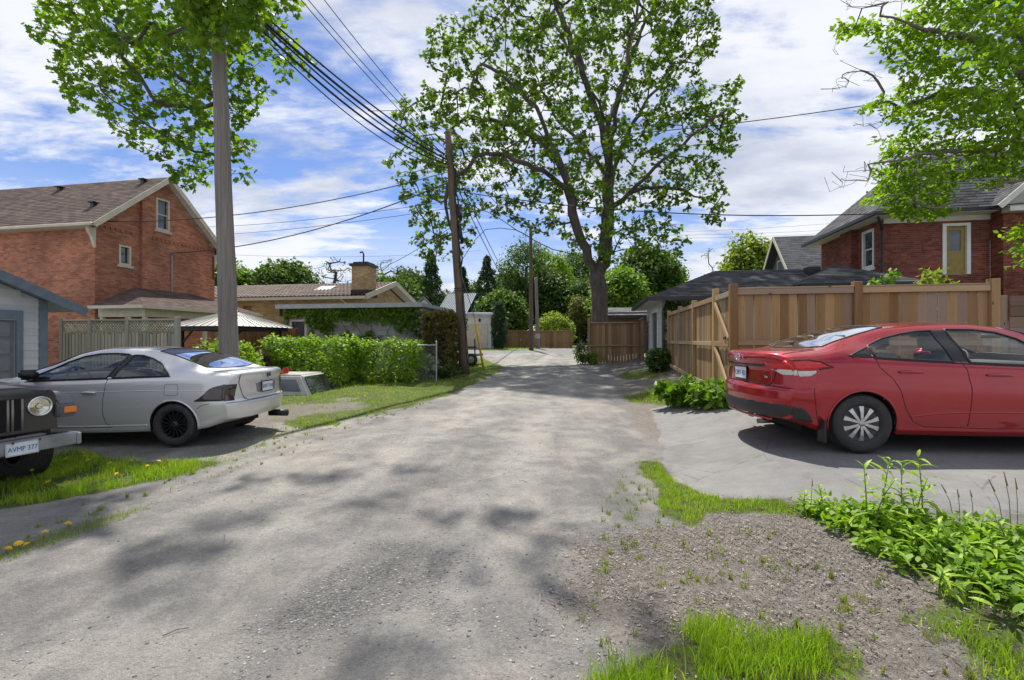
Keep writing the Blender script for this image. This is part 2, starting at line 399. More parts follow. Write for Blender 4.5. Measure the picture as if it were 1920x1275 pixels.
def sheet(name, X, Y, lift, keep=None, mat=None, z=None):
    gx, gy = np.meshgrid(X, Y); P = np.stack([gx.ravel(), gy.ravel()], 1)
    zz = ground(P[:, 0], P[:, 1]) + lift
    V = np.column_stack([P, zz]); nx = len(X); ny = len(Y)
    i = np.arange(nx * ny).reshape(ny, nx)
    Fq = np.stack([i[:-1, :-1].ravel(), i[:-1, 1:].ravel(), i[1:, 1:].ravel(), i[1:, :-1].ravel()], 1)
    if keep is not None:
        c = V[Fq].mean(1)[:, :2]; Fq = Fq[keep(c)]
        used = np.unique(Fq); mp = -np.ones(len(V), int); mp[used] = np.arange(len(used)); V = V[used]; Fq = mp[Fq]
    if keep is not None:      # feather the rim into the ground below
        cnt = np.bincount(Fq.ravel(), minlength=len(V)); V[cnt < 4, 2] -= lift + .012
    me = np_mesh(name, V, Fq, True)
    zc_ = zones(V[:, :2]); at_ = me.attributes.new('zone', 'FLOAT_COLOR', 'POINT'); at_.data.foreach_set('color', zc_.astype(np.float32).ravel())
    o = link(me, name, mat); tag(o, kind='structure'); return o
def ground_material(name, lane):
    t = NT(name); co = t.coord(); at_ = t.n('ShaderNodeAttribute', attribute_name='zone'); sp = t.n('ShaderNodeSeparateColor'); t.l(at_.outputs['Color'], sp.inputs[0])
    n1 = t.noise(co, 0.45, 5, 0.6); n2 = t.noise(co, 2.2, 6, 0.65); n3 = t.noise(co, 14, 6, 0.7); n4 = t.noise(co, 90, 4, 0.7)
    cow = t.coord(scale=(1.0, 0.22, 1.0), rot=(0, 0, A)); n5 = t.noise(cow, 1.3, 5, 0.6, 0.3)
    base = t.ramp(t.math('ADD', t.math('MULTIPLY', n1, .55), t.math('MULTIPLY', n2, .45)),
                  (0.37, (0.15, 0.148, 0.146)), (0.465, (0.215, 0.209, 0.202)), (0.535, (0.29, 0.277, 0.259)), (0.63, (0.38, 0.352, 0.315)))
    base = t.mix(t.rng(n5, .5, .72, 0, .5), base, (0.37, 0.355, 0.33)); base = t.mix(t.rng(n5, .46, .3, 0, .55), base, (0.115, 0.112, 0.112))
    # wheel tracks worn pale and smooth along the lane
    cv = t.n('ShaderNodeSeparateXYZ'); t.l(t.coord(rot=(0, 0, A)), cv.inputs[0])
    vv = t.math('ADD', cv.outputs[0], t.math('MULTIPLY', t.math('SUBTRACT', n1, .5), 1.1))
    dtr = t.math('ABSOLUTE', t.math('SUBTRACT', t.math('ABSOLUTE', t.math('ADD', vv, 1.75)), .85)); trk = t.math('MULTIPLY', t.rng(dtr, .48, .12), t.rng(n2, .3, .6, .25, 1.0))
    base = t.mix(t.math('MULTIPLY', trk, .45), base, (0.40, 0.385, 0.36))
    # pebbles of several sizes
    v1 = t.n('ShaderNodeTexVoronoi'); v1.inputs['Scale'].default_value = 55; t.l(co, v1.inputs['Vector'])
    v2 = t.n('ShaderNodeTexVoronoi'); v2.inputs['Scale'].default_value = 130; t.l(co, v2.inputs['Vector'])
    peb = t.ramp(v1.outputs['Color'], (0.1, (0.05, 0.05, 0.053)), (0.5, (0.15, 0.148, 0.146)), (0.95, (0.32, 0.31, 0.29)))
    stone_f = t.math('MULTIPLY', t.rng(t.math('ADD', sp.outputs[2], t.math('MULTIPLY', t.math('SUBTRACT', n2, .5), 1.2)), .25, .8), .8)
    patch = t.math('MULTIPLY', t.rng(t.noise(co, 0.9, 4, .6), .55, .7), .45)
    sf = t.math('MULTIPLY', t.math('MAXIMUM', stone_f, patch), t.math('SUBTRACT', 1.0, t.math('MULTIPLY', trk, .6)))
    peb2 = t.mix(0.5, peb, t.ramp(v2.outputs['Color'], (0.0, (0.07, 0.07, 0.073)), (1, (0.26, 0.255, 0.25))))
    c = t.mix(sf, base, peb2)
    # single dark or pale stones anywhere
    c = t.mix(t.rng(t.noise(co, 160, 2, .5), .66, .72, 0, .55), c, (0.09, 0.088, 0.085)); c = t.mix(t.rng(t.noise(co, 120, 2, .5), .33, .28, 0, .5), c, (0.6, 0.57, 0.53))
    mul = t.ramp(t.math('ADD', t.math('MULTIPLY', n3, .6), t.math('MULTIPLY', n4, .4)), (0.3, (0.08, 0.069, 0.061)), (0.5, (0.185, 0.167, 0.152)), (0.72, (0.34, 0.317, 0.293)))
    mul = t.mix(t.rng(n2, .4, .7, 0, .6), mul, (0.25, 0.215, 0.185))
    mf = t.rng(t.math('ADD', sp.outputs[1], t.math('MULTIPLY', t.math('SUBTRACT', n2, .5), .8)), .2, .8)
    c = t.mix(mf, c, mul)
    grit = t.math('ADD', t.math('MULTIPLY', t.noise(co, 45, 5, .75), .6), t.math('MULTIPLY', t.noise(co, 220, 2, .6), .4)); c = t.hsv(c, .5, 1.0, t.rng(grit, .3, .7, .55, 1.45, False))
    soil = t.ramp(n3, (0.35, (0.055, 0.05, 0.03)), (0.65, (0.13, 0.12, 0.06)))
    turf = t.mix(t.rng(n2, .35, .65), (0.075, 0.13, 0.016), (0.12, 0.19, 0.022))
    gf = t.rng(t.math('ADD', sp.outputs[0], t.math('MULTIPLY', t.math('SUBTRACT', n3, .5), .7)), .3, .75)
    c = t.mix(gf, c, t.mix(t.rng(n3, .4, .6), soil, turf))
    h = t.math('ADD', t.math('MULTIPLY', n3, .8), t.math('MULTIPLY', n4, .7))
    h = t.math('ADD', h, t.math('MULTIPLY', t.math('MULTIPLY', v1.outputs['Distance'], sf), -1.2))
    h = t.math('ADD', h, t.math('MULTIPLY', n2, 1.5))
    return t.done(t.pbr(c, 0.92, 0, t.bump(h, 1.0, 0.03), Specular_IOR_Level=0.2))
GM = ground_material('ground_dirt', False)
gX = axis(-500, 500, -11, 9, 0.1); gY = axis(-40, 900, 1.2, 22, 0.1)
sheet('ground', gX, gY, 0.0, None, GM)
def lane_keep(c):
    x, y = c[:, 0], c[:, 1]; u = x * EU[0] + y * EU[1]; v = x * EV[0] + y * EV[1]
    j = 0.7 * (fbm(x * 1.3, y * 1.3, 4) - .5)
    return (v > -4.45 + j) & (v < np.where(u > 11, 1.0, .75) + j) & (u < 29.5) & (u > -2.5)
sheet('gravel_lane', np.arange(-5.5, 7.0, .085), np.arange(.9, 30.5, .085), 0.008, lane_keep, GM)
# worn asphalt of the driveway and of the street that crosses the lane
def asphalt(name, c1, c2):
    t = NT(name); co = t.coord(); n1 = t.noise(co, .8, 5, .6); n2 = t.noise(co, 150, 3, .6); n3 = t.noise(co, 5, 6, .65)
    c = t.ramp(t.math('ADD', t.math('MULTIPLY', n1, .6), t.math('MULTIPLY', n3, .4)), (.35, c1), (.65, c2))
    c = t.mix(t.rng(n2, .55, .75, 0, .5), c, (.36, .35, .34)); c = t.mix(t.rng(n2, .45, .3, 0, .5), c, (.07, .07, .07))
    oil = t.noise(co, .55, 5, .7, .6); c = t.mix(t.rng(oil, .56, .72, 0, .45), c, (.09, .088, .085)); c = t.mix(t.rng(t.noise(co, 1.7, 6, .7, .8), .56, .7, 0, .3), c, (.30, .29, .275))
    cr = t.vor(t.coord(scale=(1, 1, 1)), 1.1, 'Distance', 'DISTANCE_TO_EDGE'); c = t.mix(t.rng(t.math('ADD', cr, t.math('MULTIPLY', n3, .03)), .021, .016, 0, .45), c, (.06, .06, .058))
    return t.done(t.pbr(c, .85, 0, t.bump(n2, .45, .006), Specular_IOR_Level=.25))
def drive_keep(c): return poly_sdf(c, DRIVE) + .09 * (fbm(c[:, 0] * 3, c[:, 1] * 3, 4) - .5) * 2 < 0
sheet('asphalt_driveway', np.arange(1.4, 16, .045), np.arange(2.6, 9.4, .045), 0.012, drive_keep, asphalt('worn_asphalt', (.145, .145, .145), (.225, .223, .218)))
def street_keep(c):
    u = c[:, 0] * EU[0] + c[:, 1] * EU[1]; v = c[:, 0] * EV[0] + c[:, 1] * EV[1]
    return ((u > 29) & (u < 35.5)) | ((u > 35) & (u < 62) & (v > -1.0) & (v < 3.2))
sheet('cross_street', np.arange(-60, 70, .8), np.arange(14, 66, .4), 0.03, street_keep, asphalt('street_asphalt', (.15, .15, .154), (.2, .2, .2)))

# ------------------------------------------------------------------ loose stones and wood chips
def scatter(poly, n, dens=None):
    lo = poly.min(0); hi = poly.max(0); P = RNG.random((n, 2)) * (hi - lo) + lo
    k = poly_sdf(P, poly) < 0; P = P[k]
    if dens is not None: P = P[RNG.random(len(P)) < dens(P)]
    return P
def lumps(name, P, smin, smax, flat, mat, tmpl='stone', zoff=0.0):
    n = len(P)
    if tmpl == 'stone': T = np.array([(1,0,0),(0,1,0),(-1,0,0),(0,-1,0),(0,0,1),(0,0,-1)], float); Fc = np.array([(0,1,4),(1,2,4),(2,3,4),(3,0,4),(1,0,5),(2,1,5),(3,2,5),(0,3,5)])
    else: T = np.array([(1,.28,0),(-1,.3,.15),(-1,-.3,0),(1,-.25,.2)], float); Fc = np.array([(0,1,2),(0,2,3)])
    k = len(T); V = T[None] * (1 + .45 * (RNG.random((n, k, 3)) - .5))
    s = smin + (smax - smin) * RNG.random(n) ** 2.5; V = V * s[:, None, None]; V[:, :, 2] *= flat
    a = RNG.random(n) * 6.28; ca, sa = np.cos(a), np.sin(a); x = V[:, :, 0] * ca[:, None] - V[:, :, 1] * sa[:, None]; y = V[:, :, 0] * sa[:, None] + V[:, :, 1] * ca[:, None]
    z = V[:, :, 2] + (ground(P[:, 0], P[:, 1]) + .008 + zoff)[:, None]
    V = np.stack([x + P[:, :1], y + P[:, 1:2], z], 2).reshape(-1, 3)
    Fq = (Fc[None] + (np.arange(n) * k)[:, None, None]).reshape(-1, 3)
    return link(np_mesh(name, V, Fq), name, mat)
STM = islandmat('stone_bits', [(0, (.10, .10, .103)), (.35, (.20, .20, .198)), (.7, (.30, .295, .285)), (1, (.45, .44, .42))], .85, .2, 80, .1)
LANE_NEAR = gp((-300, 1340), (0, 1080), (400, 880), (760, 780), (1150, 780), (1210, 880), (1130, 1010), (1120, 1340))
bg_ = lambda p, s_=1.25: (p - p.mean(0)) * s_ + p.mean(0)
P1 = scatter(bg_(STONES, 1.6), 16000, lambda P: zones(P)[:, 2] ** 1.5)
P2 = scatter(LANE_NEAR, 26000, lambda P: .04 + .5 * sm(.52, .75, fbm(P[:, 0] * .9, P[:, 1] * .9 + 8, 4)))
tag(lumps('gravel', np.vstack([P1, P2]), .003, .013, .5, STM), 'loose grey gravel scattered over the lane', 'gravel', kind='stuff')
CHM = islandmat('wood_chips', [(0, (.05, .041, .035)), (.4, (.13, .112, .10)), (.75, (.22, .195, .175)), (1, (.38, .35, .32))], .9, .2, 80, .1)
EDGE_R = gp((1080, 1000), (1180, 830), (1215, 760), (1160, 700), (1250, 695), (1370, 745), (1230, 765), (1240, 900), (1200, 1010))
P3 = np.vstack([scatter(bg_(MULCH, 1.25), 52000, lambda P: zones(P)[:, 1] * (1 - .8 * zones(P)[:, 0]) * (.25 + .6 * sm(.4, .6, fbm(P[:, 0] * 2, P[:, 1] * 2 + 4, 3)))), scatter(EDGE_R, 9000, lambda P: .35 + 0 * P[:, 0])])
tag(lumps('wood_chips', P3, .003, .0125, .6, CHM, 'chip', .006), 'brown wood chips and leaf litter on the bare soil', 'wood chips', kind='stuff')

# ------------------------------------------------------------------ grass blades
def blades(name, P, hmin, hmax, w, mat, lean=.7):
    n = len(P); h = hmin + (hmax - hmin) * RNG.random(n) * (.35 + 1.1 * fbm(P[:, 0] * 7 + 1, P[:, 1] * 7, 3)); a = RNG.random(n) * 6.28; b = RNG.random(n) * 6.28
    d = np.stack([np.cos(b), np.sin(b)], 1) * (h * lean * RNG.random(n))[:, None]; sx = np.stack([np.cos(a), np.sin(a)], 1) * (w * (.6 + .8 * RNG.random(n)))[:, None]
    z = ground(P[:, 0], P[:, 1]); V = np.zeros((n, 5, 3))
    V[:, 0, :2] = P - sx; V[:, 1, :2] = P + sx; V[:, 2, :2] = P + sx * .7 + d * .4; V[:, 3, :2] = P - sx * .7 + d * .4; V[:, 4, :2] = P + d * 1.15
    V[:, 0, 2] = V[:, 1, 2] = z - .005; V[:, 2, 2] = V[:, 3, 2] = z + h * .6; V[:, 4, 2] = z + h
    i = np.arange(n)[:, None] * 5
    Ft = np.concatenate([i + np.array([0, 1, 2]), i + np.array([0, 2, 3]), i + np.array([3, 2, 4])])
    return link(np_mesh(name, V.reshape(-1, 3), Ft, True), name, mat)
GRM = leafmat('grass_green', (.11, .20, .014), (.235, .375, .026), .42, .55, (.46, .49, .10))
GRD = leafmat('grass_dry', (.12, .17, .03), (.22, .29, .05), .35, .6, (.36, .35, .14))
zd = lambda P: np.clip(zones(P)[:, 0], 0, 1) ** 1.5 * (.05 + .95 * sm(.40, .6, fbm(P[:, 0] * 5 + 2, P[:, 1] * 5, 3)))
def gr(name, poly, n, h0, h1, w, mat, label):
    o = blades(name, scatter(poly, n, zd), h0, h1, w, mat); tag(o, label, 'grass', kind='stuff')
big_ = lambda p, s=1.25: (p - p.mean(0)) * s + p.mean(0)
gr('grass', big_(G_FRONT), 70000, .025, .10, .0026, GRM, 'lush green grass in front of the black off-roader bumper')
gr('grass', big_(G_STRIP), 26000, .015, .06, .0025, GRD, 'thin worn grass strip along the gravel lane edge')
gr('grass', big_(G_LAWN), 90000, .02, .07, .006, GRM, 'patchy lawn beside the leaning utility pole')
gr('grass', big_(G_WORN), 6000, .015, .05, .004, GRD, 'sparse worn grass behind the silver coupe bumper')
gr('grass', big_(G_RA), 26000, .02, .07, .0025, GRM, 'narrow green grass strip along the asphalt driveway edge')
gr('grass', big_(G_RB, 1.45), 17000, .03, .15, .0022, GRM, 'tufts of long grass growing out of the wood chips')
gr('grass', np.vstack([G_RC]), 5000, .03, .09, .005, GRD, 'grass tufts at the foot of the white garage')
gr('grass', big_(G_RD), 14000, .03, .10, .005, GRM, 'grass and weeds at the foot of the lane side board fence')
gr('grass', big_(G_RE), 9000, .03, .10, .0024, GRM, 'grass tufts below the leafy weed bed')
gr('grass', G_FAR, 9000, .05, .12, .014, GRM, 'mown lawn beyond the cross street')
def tufts(poly, n, seed):
    rg = np.random.default_rng(seed); C = scatter(poly, n); k = rg.integers(6, 34, len(C)); r = .012 + .05 * rg.random(len(C)) ** 2
    I = np.repeat(np.arange(len(C)), k); a = rg.random(len(I)) * 6.28; q = rg.random(len(I)) ** .6 * r[I]
    return C[I] + np.stack([np.cos(a) * q, np.sin(a) * q], 1)
TUFT = gp((1090, 1200), (1110, 1010), (1140, 930), (1200, 860), (1330, 1000), (1480, 985), (1600, 1060), (1780, 1140), (1900, 1290), (1100, 1300))
tag(blades('grass', tufts(TUFT, 330, 3), .012, .07, .0024, GRD), 'stray grass tufts dotted over the bare soil and wood chips', 'grass', kind='stuff')
TUFL = gp((430, 850), (540, 800), (700, 770), (840, 745), (800, 760), (640, 815), (480, 880), (380, 905), (120, 985), (0, 1080), (-100, 1080), (180, 930))
tag(blades('grass', tufts(TUFL, 420, 4), .012, .06, .003, GRD), 'stray grass tufts along the left rim of the gravel lane', 'grass', kind='stuff')
HEDGE_FOOT = gp((480, 716), (560, 700), (700, 690), (860, 680), (872, 700), (760, 712), (600, 722))
gr('grass', HEDGE_FOOT, 12000, .05, .2, .008, GRM, 'long grass growing under the hedge')
# ------------------------------------------------------------------ building pieces
def wpt(o, d, n):
    """wall frame: s along d, z up, k outward along n"""
    return lambda s, z, k: (o[0] + d[0]*s + n[0]*k, o[1] + d[1]*s + n[1]*k, z)
def wall_back(m, P, L, z0, ztop, openings=(), thick=.25, rows=None):
    """plain wall body made of rectangular cells around the openings; ztop number or list of (s, z) breakpoints"""
    zt = (lambda s: ztop) if isinstance(ztop, (int, float)) else (lambda s: float(np.interp(s, [a for a, _ in ztop], [b for _, b in ztop])))
    ss = {0.0, L}
    for a, b, c, d in openings: ss |= {a, b}
    if not isinstance(ztop, (int, float)): ss |= {a for a, _ in ztop if 0 < a < L}
    ss = sorted(ss)
    for a, b in zip(ss[:-1], ss[1:]):
        op = sorted([(c, d) for (p, q, c, d) in openings if p <= a + 1e-6 and q >= b - 1e-6])
        lo = z0; segs = []
        for c, d in op: segs.append((lo, c, lo, c)); lo = d
        segs.append((lo, zt(a), lo, zt(b)))
        for za0, za1, zb0, zb1 in segs:
            if za1 - za0 < .005 and zb1 - zb0 < .005: continue
            q = [P(a, za0, 0), P(b, zb0, 0), P(b, zb1, 0), P(a, za1, 0), P(a, za0, -thick), P(b, zb0, -thick), P(b, zb1, -thick), P(a, za1, -thick)]
            m.add(q, [(0,1,2,3),(7,6,5,4),(0,4,5,1),(1,5,6,2),(2,6,7,3),(3,7,4,0)])
def bricks(m, P, L, z0, ztop, openings=(), ch=.075, bl=.225, proud=.008, gap=.01, s0=0.0):
    zt = (lambda s: ztop) if isinstance(ztop, (int, float)) else (lambda s: float(np.interp(s, [a for a, _ in ztop], [b for _, b in ztop])))
    zmax = ztop if isinstance(ztop, (int, float)) else max(b for _, b in ztop)
    z = z0; r = 0
    while z + ch - gap < zmax:
        za, zb = z, z + ch - gap; s = s0 - (bl / 2 if r % 2 else 0)
        cuts = sorted([(p, q) for p, q, c, d in openings if c < zb - .02 and d > za + .02])
        while s < L:
            a, b = max(s, s0), min(s + bl - gap, L); s += bl
            parts = [(a, b)]
            for p, q in cuts:
                nx = []
                for (u, v) in parts:
                    if v <= p or u >= q: nx.append((u, v)); continue
                    if u < p: nx.append((u, p))
                    if v > q: nx.append((q, v))
                parts = nx
            for u, v in parts:
                if v - u < .02 or zb > min(zt(u), zt(v)) + .001: continue
                k = proud + random.uniform(-.003, .003)
                m.add([P(u, za, 0), P(v, za, 0), P(v, zb, 0), P(u, zb, 0), P(u, za, k), P(v, za, k), P(v, zb, k), P(u, zb, k)],
                      [(4,5,6,7),(0,1,5,4),(1,2,6,5),(2,3,7,6),(3,0,4,7)])
        z += ch; r += 1
def shingles(m, e0, e1, r1, r0, course=.16, w=.32, th=.014, jit=.012, wav=0):
    """roof plane from eave e0-e1 up to ridge r0-r1 laid with overlapping shingles"""
    e0, e1, r0, r1 = map(Vector, (e0, e1, r0, r1)); nrm = (e1 - e0).cross(r0 - e0 if (r0-e0).length > .01 else r1 - e0).normalized()
    if nrm.z < 0: nrm = -nrm
    Ln = ((r0 + r1) / 2 - (e0 + e1) / 2).length; n = max(1, int(round(Ln / course)))
    for i in range(n):
        t0, t1 = i / n, min(1.0, (i + 1.12) / n)
        a0, b0 = e0.lerp(r0, t0), e1.lerp(r1, t0); a1, b1 = e0.lerp(r0, t1), e1.lerp(r1, t1)
        W0 = (b0 - a0).length; k = max(1, int(W0 / w)); ph = (i % 2) * .5
        edges = [0.0] + [min(1, max(0, (j + ph + random.uniform(-.12, .12)) / k)) for j in range(1, k)] + [1.0]
        edges = sorted(set(edges))
        for f0, f1 in zip(edges[:-1], edges[1:]):
            j = random.uniform(-jit, jit) * .3; up = nrm * (th + random.uniform(0, .004)); lo = nrm * .003
            p0 = a0.lerp(b0, f0); p1 = a0.lerp(b0, f1); q0 = a1.lerp(b1, f0); q1 = a1.lerp(b1, f1); g = (p1 - p0) * .012
            m.add([p0 + up + g, p1 + up - g, q1 + lo, q0 + lo, p0, p1], [(0, 1, 2, 3), (4, 5, 1, 0)])
def slab(m, pts, th):
    """solid plate under a roof plane"""
    p = [Vector(q) for q in pts]; n = (p[1]-p[0]).cross(p[2]-p[0]).normalized()
    if n.z < 0: n = -n
    lo = [q - n * th for q in p]; k = len(p)
    m.add(p + lo, [tuple(range(k)), tuple(range(k, 2*k))[::-1]] + [(i, (i+1) % k, k+(i+1) % k, k+i) for i in range(k)])
def window(P, s0, s1, z0, z1, par, frm, glass, sill=None, fw=.07, rec=.09, mull=1, hbars=1, frame_out=.02, split=True):
    w = empty('window', parent=par)
    m = MB()
    for a, b, c, d in ((s0, s0+fw, z0, z1), (s1-fw, s1, z0, z1), (s0+fw, s1-fw, z1-fw, z1), (s0+fw, s1-fw, z0, z0+fw)):
        m.add([P(a,c,frame_out),P(b,c,frame_out),P(b,d,frame_out),P(a,d,frame_out),P(a,c,-rec-.06),P(b,c,-rec-.06),P(b,d,-rec-.06),P(a,d,-rec-.06)],
              [(0,1,2,3),(7,6,5,4),(0,4,5,1),(1,5,6,2),(2,6,7,3),(3,7,4,0)])
    m.build('window_frame', frm, w)
    n = hbars + 1
    for i in range(n):
        za = z0 + fw + (z1 - z0 - 2*fw) * i / n; zb = z0 + fw + (z1 - z0 - 2*fw) * (i+1) / n
        g = MB(); r = rec - .02 * i
        g.add([P(s0+fw,za,-r),P(s1-fw,za,-r),P(s1-fw,zb,-r),P(s0+fw,zb,-r)], [(0,1,2,3)]); g.build('pane', glass, w)
        if i:
            b = MB(); b.add([P(s0+fw,za-.025,-r+.03),P(s1-fw,za-.025,-r+.03),P(s1-fw,za+.025,-r+.03),P(s0+fw,za+.025,-r+.03),P(s0+fw,za-.025,-r-.02),P(s1-fw,za-.025,-r-.02),P(s1-fw,za+.025,-r-.02),P(s0+fw,za+.025,-r-.02)],
              [(0,1,2,3),(7,6,5,4),(0,4,5,1),(1,5,6,2),(2,6,7,3),(3,7,4,0)]); b.build('glazing_bar', frm, w)
    if sill is not None:
        s_ = MB(); a, b = s0 - .08, s1 + .08
        s_.add([P(a,z0-.11,.07),P(b,z0-.11,.07),P(b,z0-.002,.06),P(a,z0-.002,.06),P(a,z0-.11,-.1),P(b,z0-.11,-.1),P(b,z0-.002,-.1),P(a,z0-.002,-.1)],
              [(0,1,2,3),(7,6,5,4),(0,4,5,1),(1,5,6,2),(2,6,7,3),(3,7,4,0)]); s_.build('sill', sill, w)
    return w
def stuff(o): o['kind'] = 'stuff'; return o
MORTAR = plain('mortar', (.36, .30, .26), .95, 0, .15, 3)
BRK_L = islandmat('brick_orange_red', [(0, (.30, .115, .066)), (.4, (.42, .168, .096)), (.75, (.50, .22, .132)), (1, (.35, .145, .095))], .85, .25, 50, .3, .3, .45)
BRK_R = islandmat('brick_dark_red', [(0, (.12, .035, .026)), (.4, (.20, .058, .040)), (.75, (.27, .085, .055)), (1, (.15, .052, .042))], .85, .25, 50, .2)
BRK_T = islandmat('brick_tan', [(0, (.34, .22, .11)), (.5, (.44, .30, .16)), (1, (.52, .38, .22))], .85, .2, 50, .15)
SH_BR = islandmat('shingle_brown', [(0, (.07, .05, .043)), (.5, (.105, .076, .066)), (1, (.14, .105, .09))], .9, .4, 90, .15)
SH_BK = islandmat('shingle_charcoal', [(0, (.028, .03, .036)), (.5, (.05, .052, .06)), (1, (.085, .088, .10))], .85, .4, 90, .15)
SH_GR = islandmat('shingle_grey', [(0, (.09, .1, .105)), (.5, (.14, .15, .155)), (1, (.20, .21, .215))], .9, .4, 90, .15)
CREAM = plain('cream_paint', (.56, .51, .41), .55, 0, .1, 3); WHITE = plain('white_paint', (.72, .72, .70), .5, 0, .06, 3)
STONE = plain('pale_stone', (.5, .44, .36), .9, 0, .2, 8, .2); DARKTRIM = plain('dark_trim', (.02, .02, .022), .4); GREYBLUE = plain('blue_grey_trim', (.15, .19, .23), .6, 0, .15, 5, .1)
GLASS = winmat(); SOFFIT = plain('soffit_white', (.62, .6, .55), .6, 0, .1, 4)

# ------------------------------------------------------------------ red brick house on the left, gable end to the lane
H = frame(178, 18.0, 'brick_house', .1); tag(H, 'orange red brick house with brown shingle gable roof and hipped porch', 'house')
Pf = wpt((0, 0), (-1, 0), (0, -1)); Pg1 = wpt((0, 0), (0, 1), (1, 0)); Pg2 = wpt((.14, 1.8), (0, 1), (1, 0))
EZ = 6.35; RZ = 8.85; SL = (RZ - EZ) / 2.8
op1 = [(.92, 1.42, 4.6, 5.42)]; op2 = [(.62, 1.28, 6.42, 7.85)]
m = MB(); wall_back(m, Pf, 9, 0, EZ - .15); wall_back(m, Pg1, 1.8, 0, [(0, EZ - .1), (1.8, EZ - .1 + 1.8*SL)], op1); wall_back(m, Pg2, 3.8, 0, [(0, EZ - .1 + 1.8*SL), (1.0, RZ - .12), (3.8, EZ - .1)], op2)
m.box(-9, -.3, 5.35, 5.58, 0, EZ - .2); w = m.build('wall', MORTAR, H)
m = MB(); bricks(m, Pf, 9, .35, EZ - .17); bricks(m, Pg1, 1.8, .35, [(0, EZ - .12), (1.8, EZ - .12 + 1.8*SL)], op1); bricks(m, Pg2, 3.8, .35, [(0, EZ - .12 + 1.8*SL), (1.0, RZ - .14), (3.8, EZ - .12)], op2)
P3_ = wpt((.0, 1.8), (1, 0), (0, -1)); bricks(m, P3_, .148, .35, EZ + 1.8*SL - .15)
stuff(m.build('bricks', BRK_L, H))
m = MB()
for (Pq, a, b, zz) in ((Pg1, .15, 1.7, 5.95), (Pg2, .45, 3.75, 5.9)):
    m.add([Pq(a, zz + .1, .05), Pq(b, zz + .1, .05), Pq(b, zz + .16, .05), Pq(a, zz + .16, .05), Pq(a, zz + .1, 0), Pq(b, zz + .1, 0), Pq(b, zz + .16, 0), Pq(a, zz + .16, 0)], [(0,1,2,3),(0,4,5,1),(1,5,6,2),(2,6,7,3),(3,7,4,0)])
    s = a
    while s < b - .1:
        m.add([Pq(s, zz, .05), Pq(s+.1, zz, .05), Pq(s+.1, zz+.1, .05), Pq(s, zz+.1, .05), Pq(s, zz, 0), Pq(s+.1, zz, 0), Pq(s+.1, zz+.1, 0), Pq(s, zz+.1, 0)], [(0,1,2,3),(0,4,5,1),(1,5,6,2),(2,6,7,3),(3,7,4,0)]); s += .21
m.build('dentil_band', BRK_L, H)
window(Pg1, *op1[0], H, CREAM, GLASS, STONE, .07, .1, hbars=0); window(Pg2, *op2[0], H, CREAM, GLASS, STONE, .08, .1)
OV = .42; xr = .14 + .38; ez = EZ - OV * SL
rf = MB(); 
for sgn in (0, 1):
    y0 = -OV if sgn == 0 else 5.6 + OV
    slab(rf, [(-9.5, y0, ez), (xr, y0, ez), (xr, 2.8, RZ), (-9.5, 2.8, RZ)], .09)
rf = rf.build('roof', SH_BR, H)
m = MB(); shingles(m, (-9.5, -OV, ez), (xr, -OV, ez), (xr, 2.8, RZ), (-9.5, 2.8, RZ)); shingles(m, (xr, 5.6+OV, ez), (-9.5, 5.6+OV, ez), (-9.5, 2.8, RZ), (xr, 2.8, RZ)); stuff(m.build('shingles', SH_BR, rf))
for sgn, y0, nm in ((1, -OV, 'a'), (-1, 5.6 + OV, 'b')):
    m = MB(); m.bar((xr + .015, y0, ez - .09), (xr + .015, 2.8, RZ - .09), .03, .2, (0, -SL * sgn, 1)); m.build('bargeboard', CREAM, H)
    m = MB(); slab(m, [(.16, y0, ez - .1), (xr - .002, y0, ez - .1), (xr - .002, 2.8, RZ - .1), (.16, 2.8, RZ - .1)], .02); m.build('soffit', SOFFIT, H)
m = MB(); m.box(-9.5, xr - .05, -OV - .11, -OV - .005, ez - .12, ez + .0); m.build('gutter', CREAM, H, bevel=.02)
m = MB(); slab(m, [(-9.5, -OV, ez - .1), (.12, -OV, ez - .1), (.12, 0, ez - .1 + .01), (-9.5, 0, ez - .09)], .02); m.build('soffit', SOFFIT, H)
m = MB(); m.prism([(0, 0), (0, .75), (.28, .75), (.26, .6), (.14, .42), (.06, .15)], lambda a, b, d: (d, -a - .012, ez - .87 + b), -.07, .07); m.build('eave_bracket', CREAM, H)
m = MB(); m.prism([(0, 0), (0, .75), (.28, .75), (.26, .6), (.14, .42), (.06, .15)], lambda a, b, d: (d + .05, 5.6 + a + .012, ez - .87 + b), -.07, .07); m.build('eave_bracket', CREAM, H)
def on_roof(x, y): return ez + (y + OV) * SL
for x, y in ((-1.05, .75), (-.55, 2.45), (-5.0, 2.3)):
    v_ = MB(); z = on_roof(x, y); v_.box(x - .08, x + .08, y - .08, y + .07, z - .05, z + .13); v_.box(x - .15, x + .15, y - .15, y + .1, z + .13, z + .165); v_.build('roof_vent', DARKTRIM, H)
m = MB(); q = [Pg2(1.35, 2.9, .06), Pg2(1.35, 5.35, .06)]; m.tube(q, .03, 8); m.build('electrical_conduit', plain('grey_pvc', (.3, .3, .3), .5), H)
m = MB(); m.tube([Pg2(1.35, 5.35, .06), Pg2(1.37, 5.5, .12), Pg2(1.45, 5.5, .2)], .05, 8); m.build('service_head', plain('grey_metal', (.16, .16, .17), .5), H)
m = MB(); m.tube([Pg2(3.7, 4.6, .05), Pg2(3.7, 5.7, .05)], .035, 8); m.build('downspout', BRK_R, H)
m = MB(); m.box(-9.2, .17, -.05, 5.7, 0, .34); m.build('foundation', STONE, H)
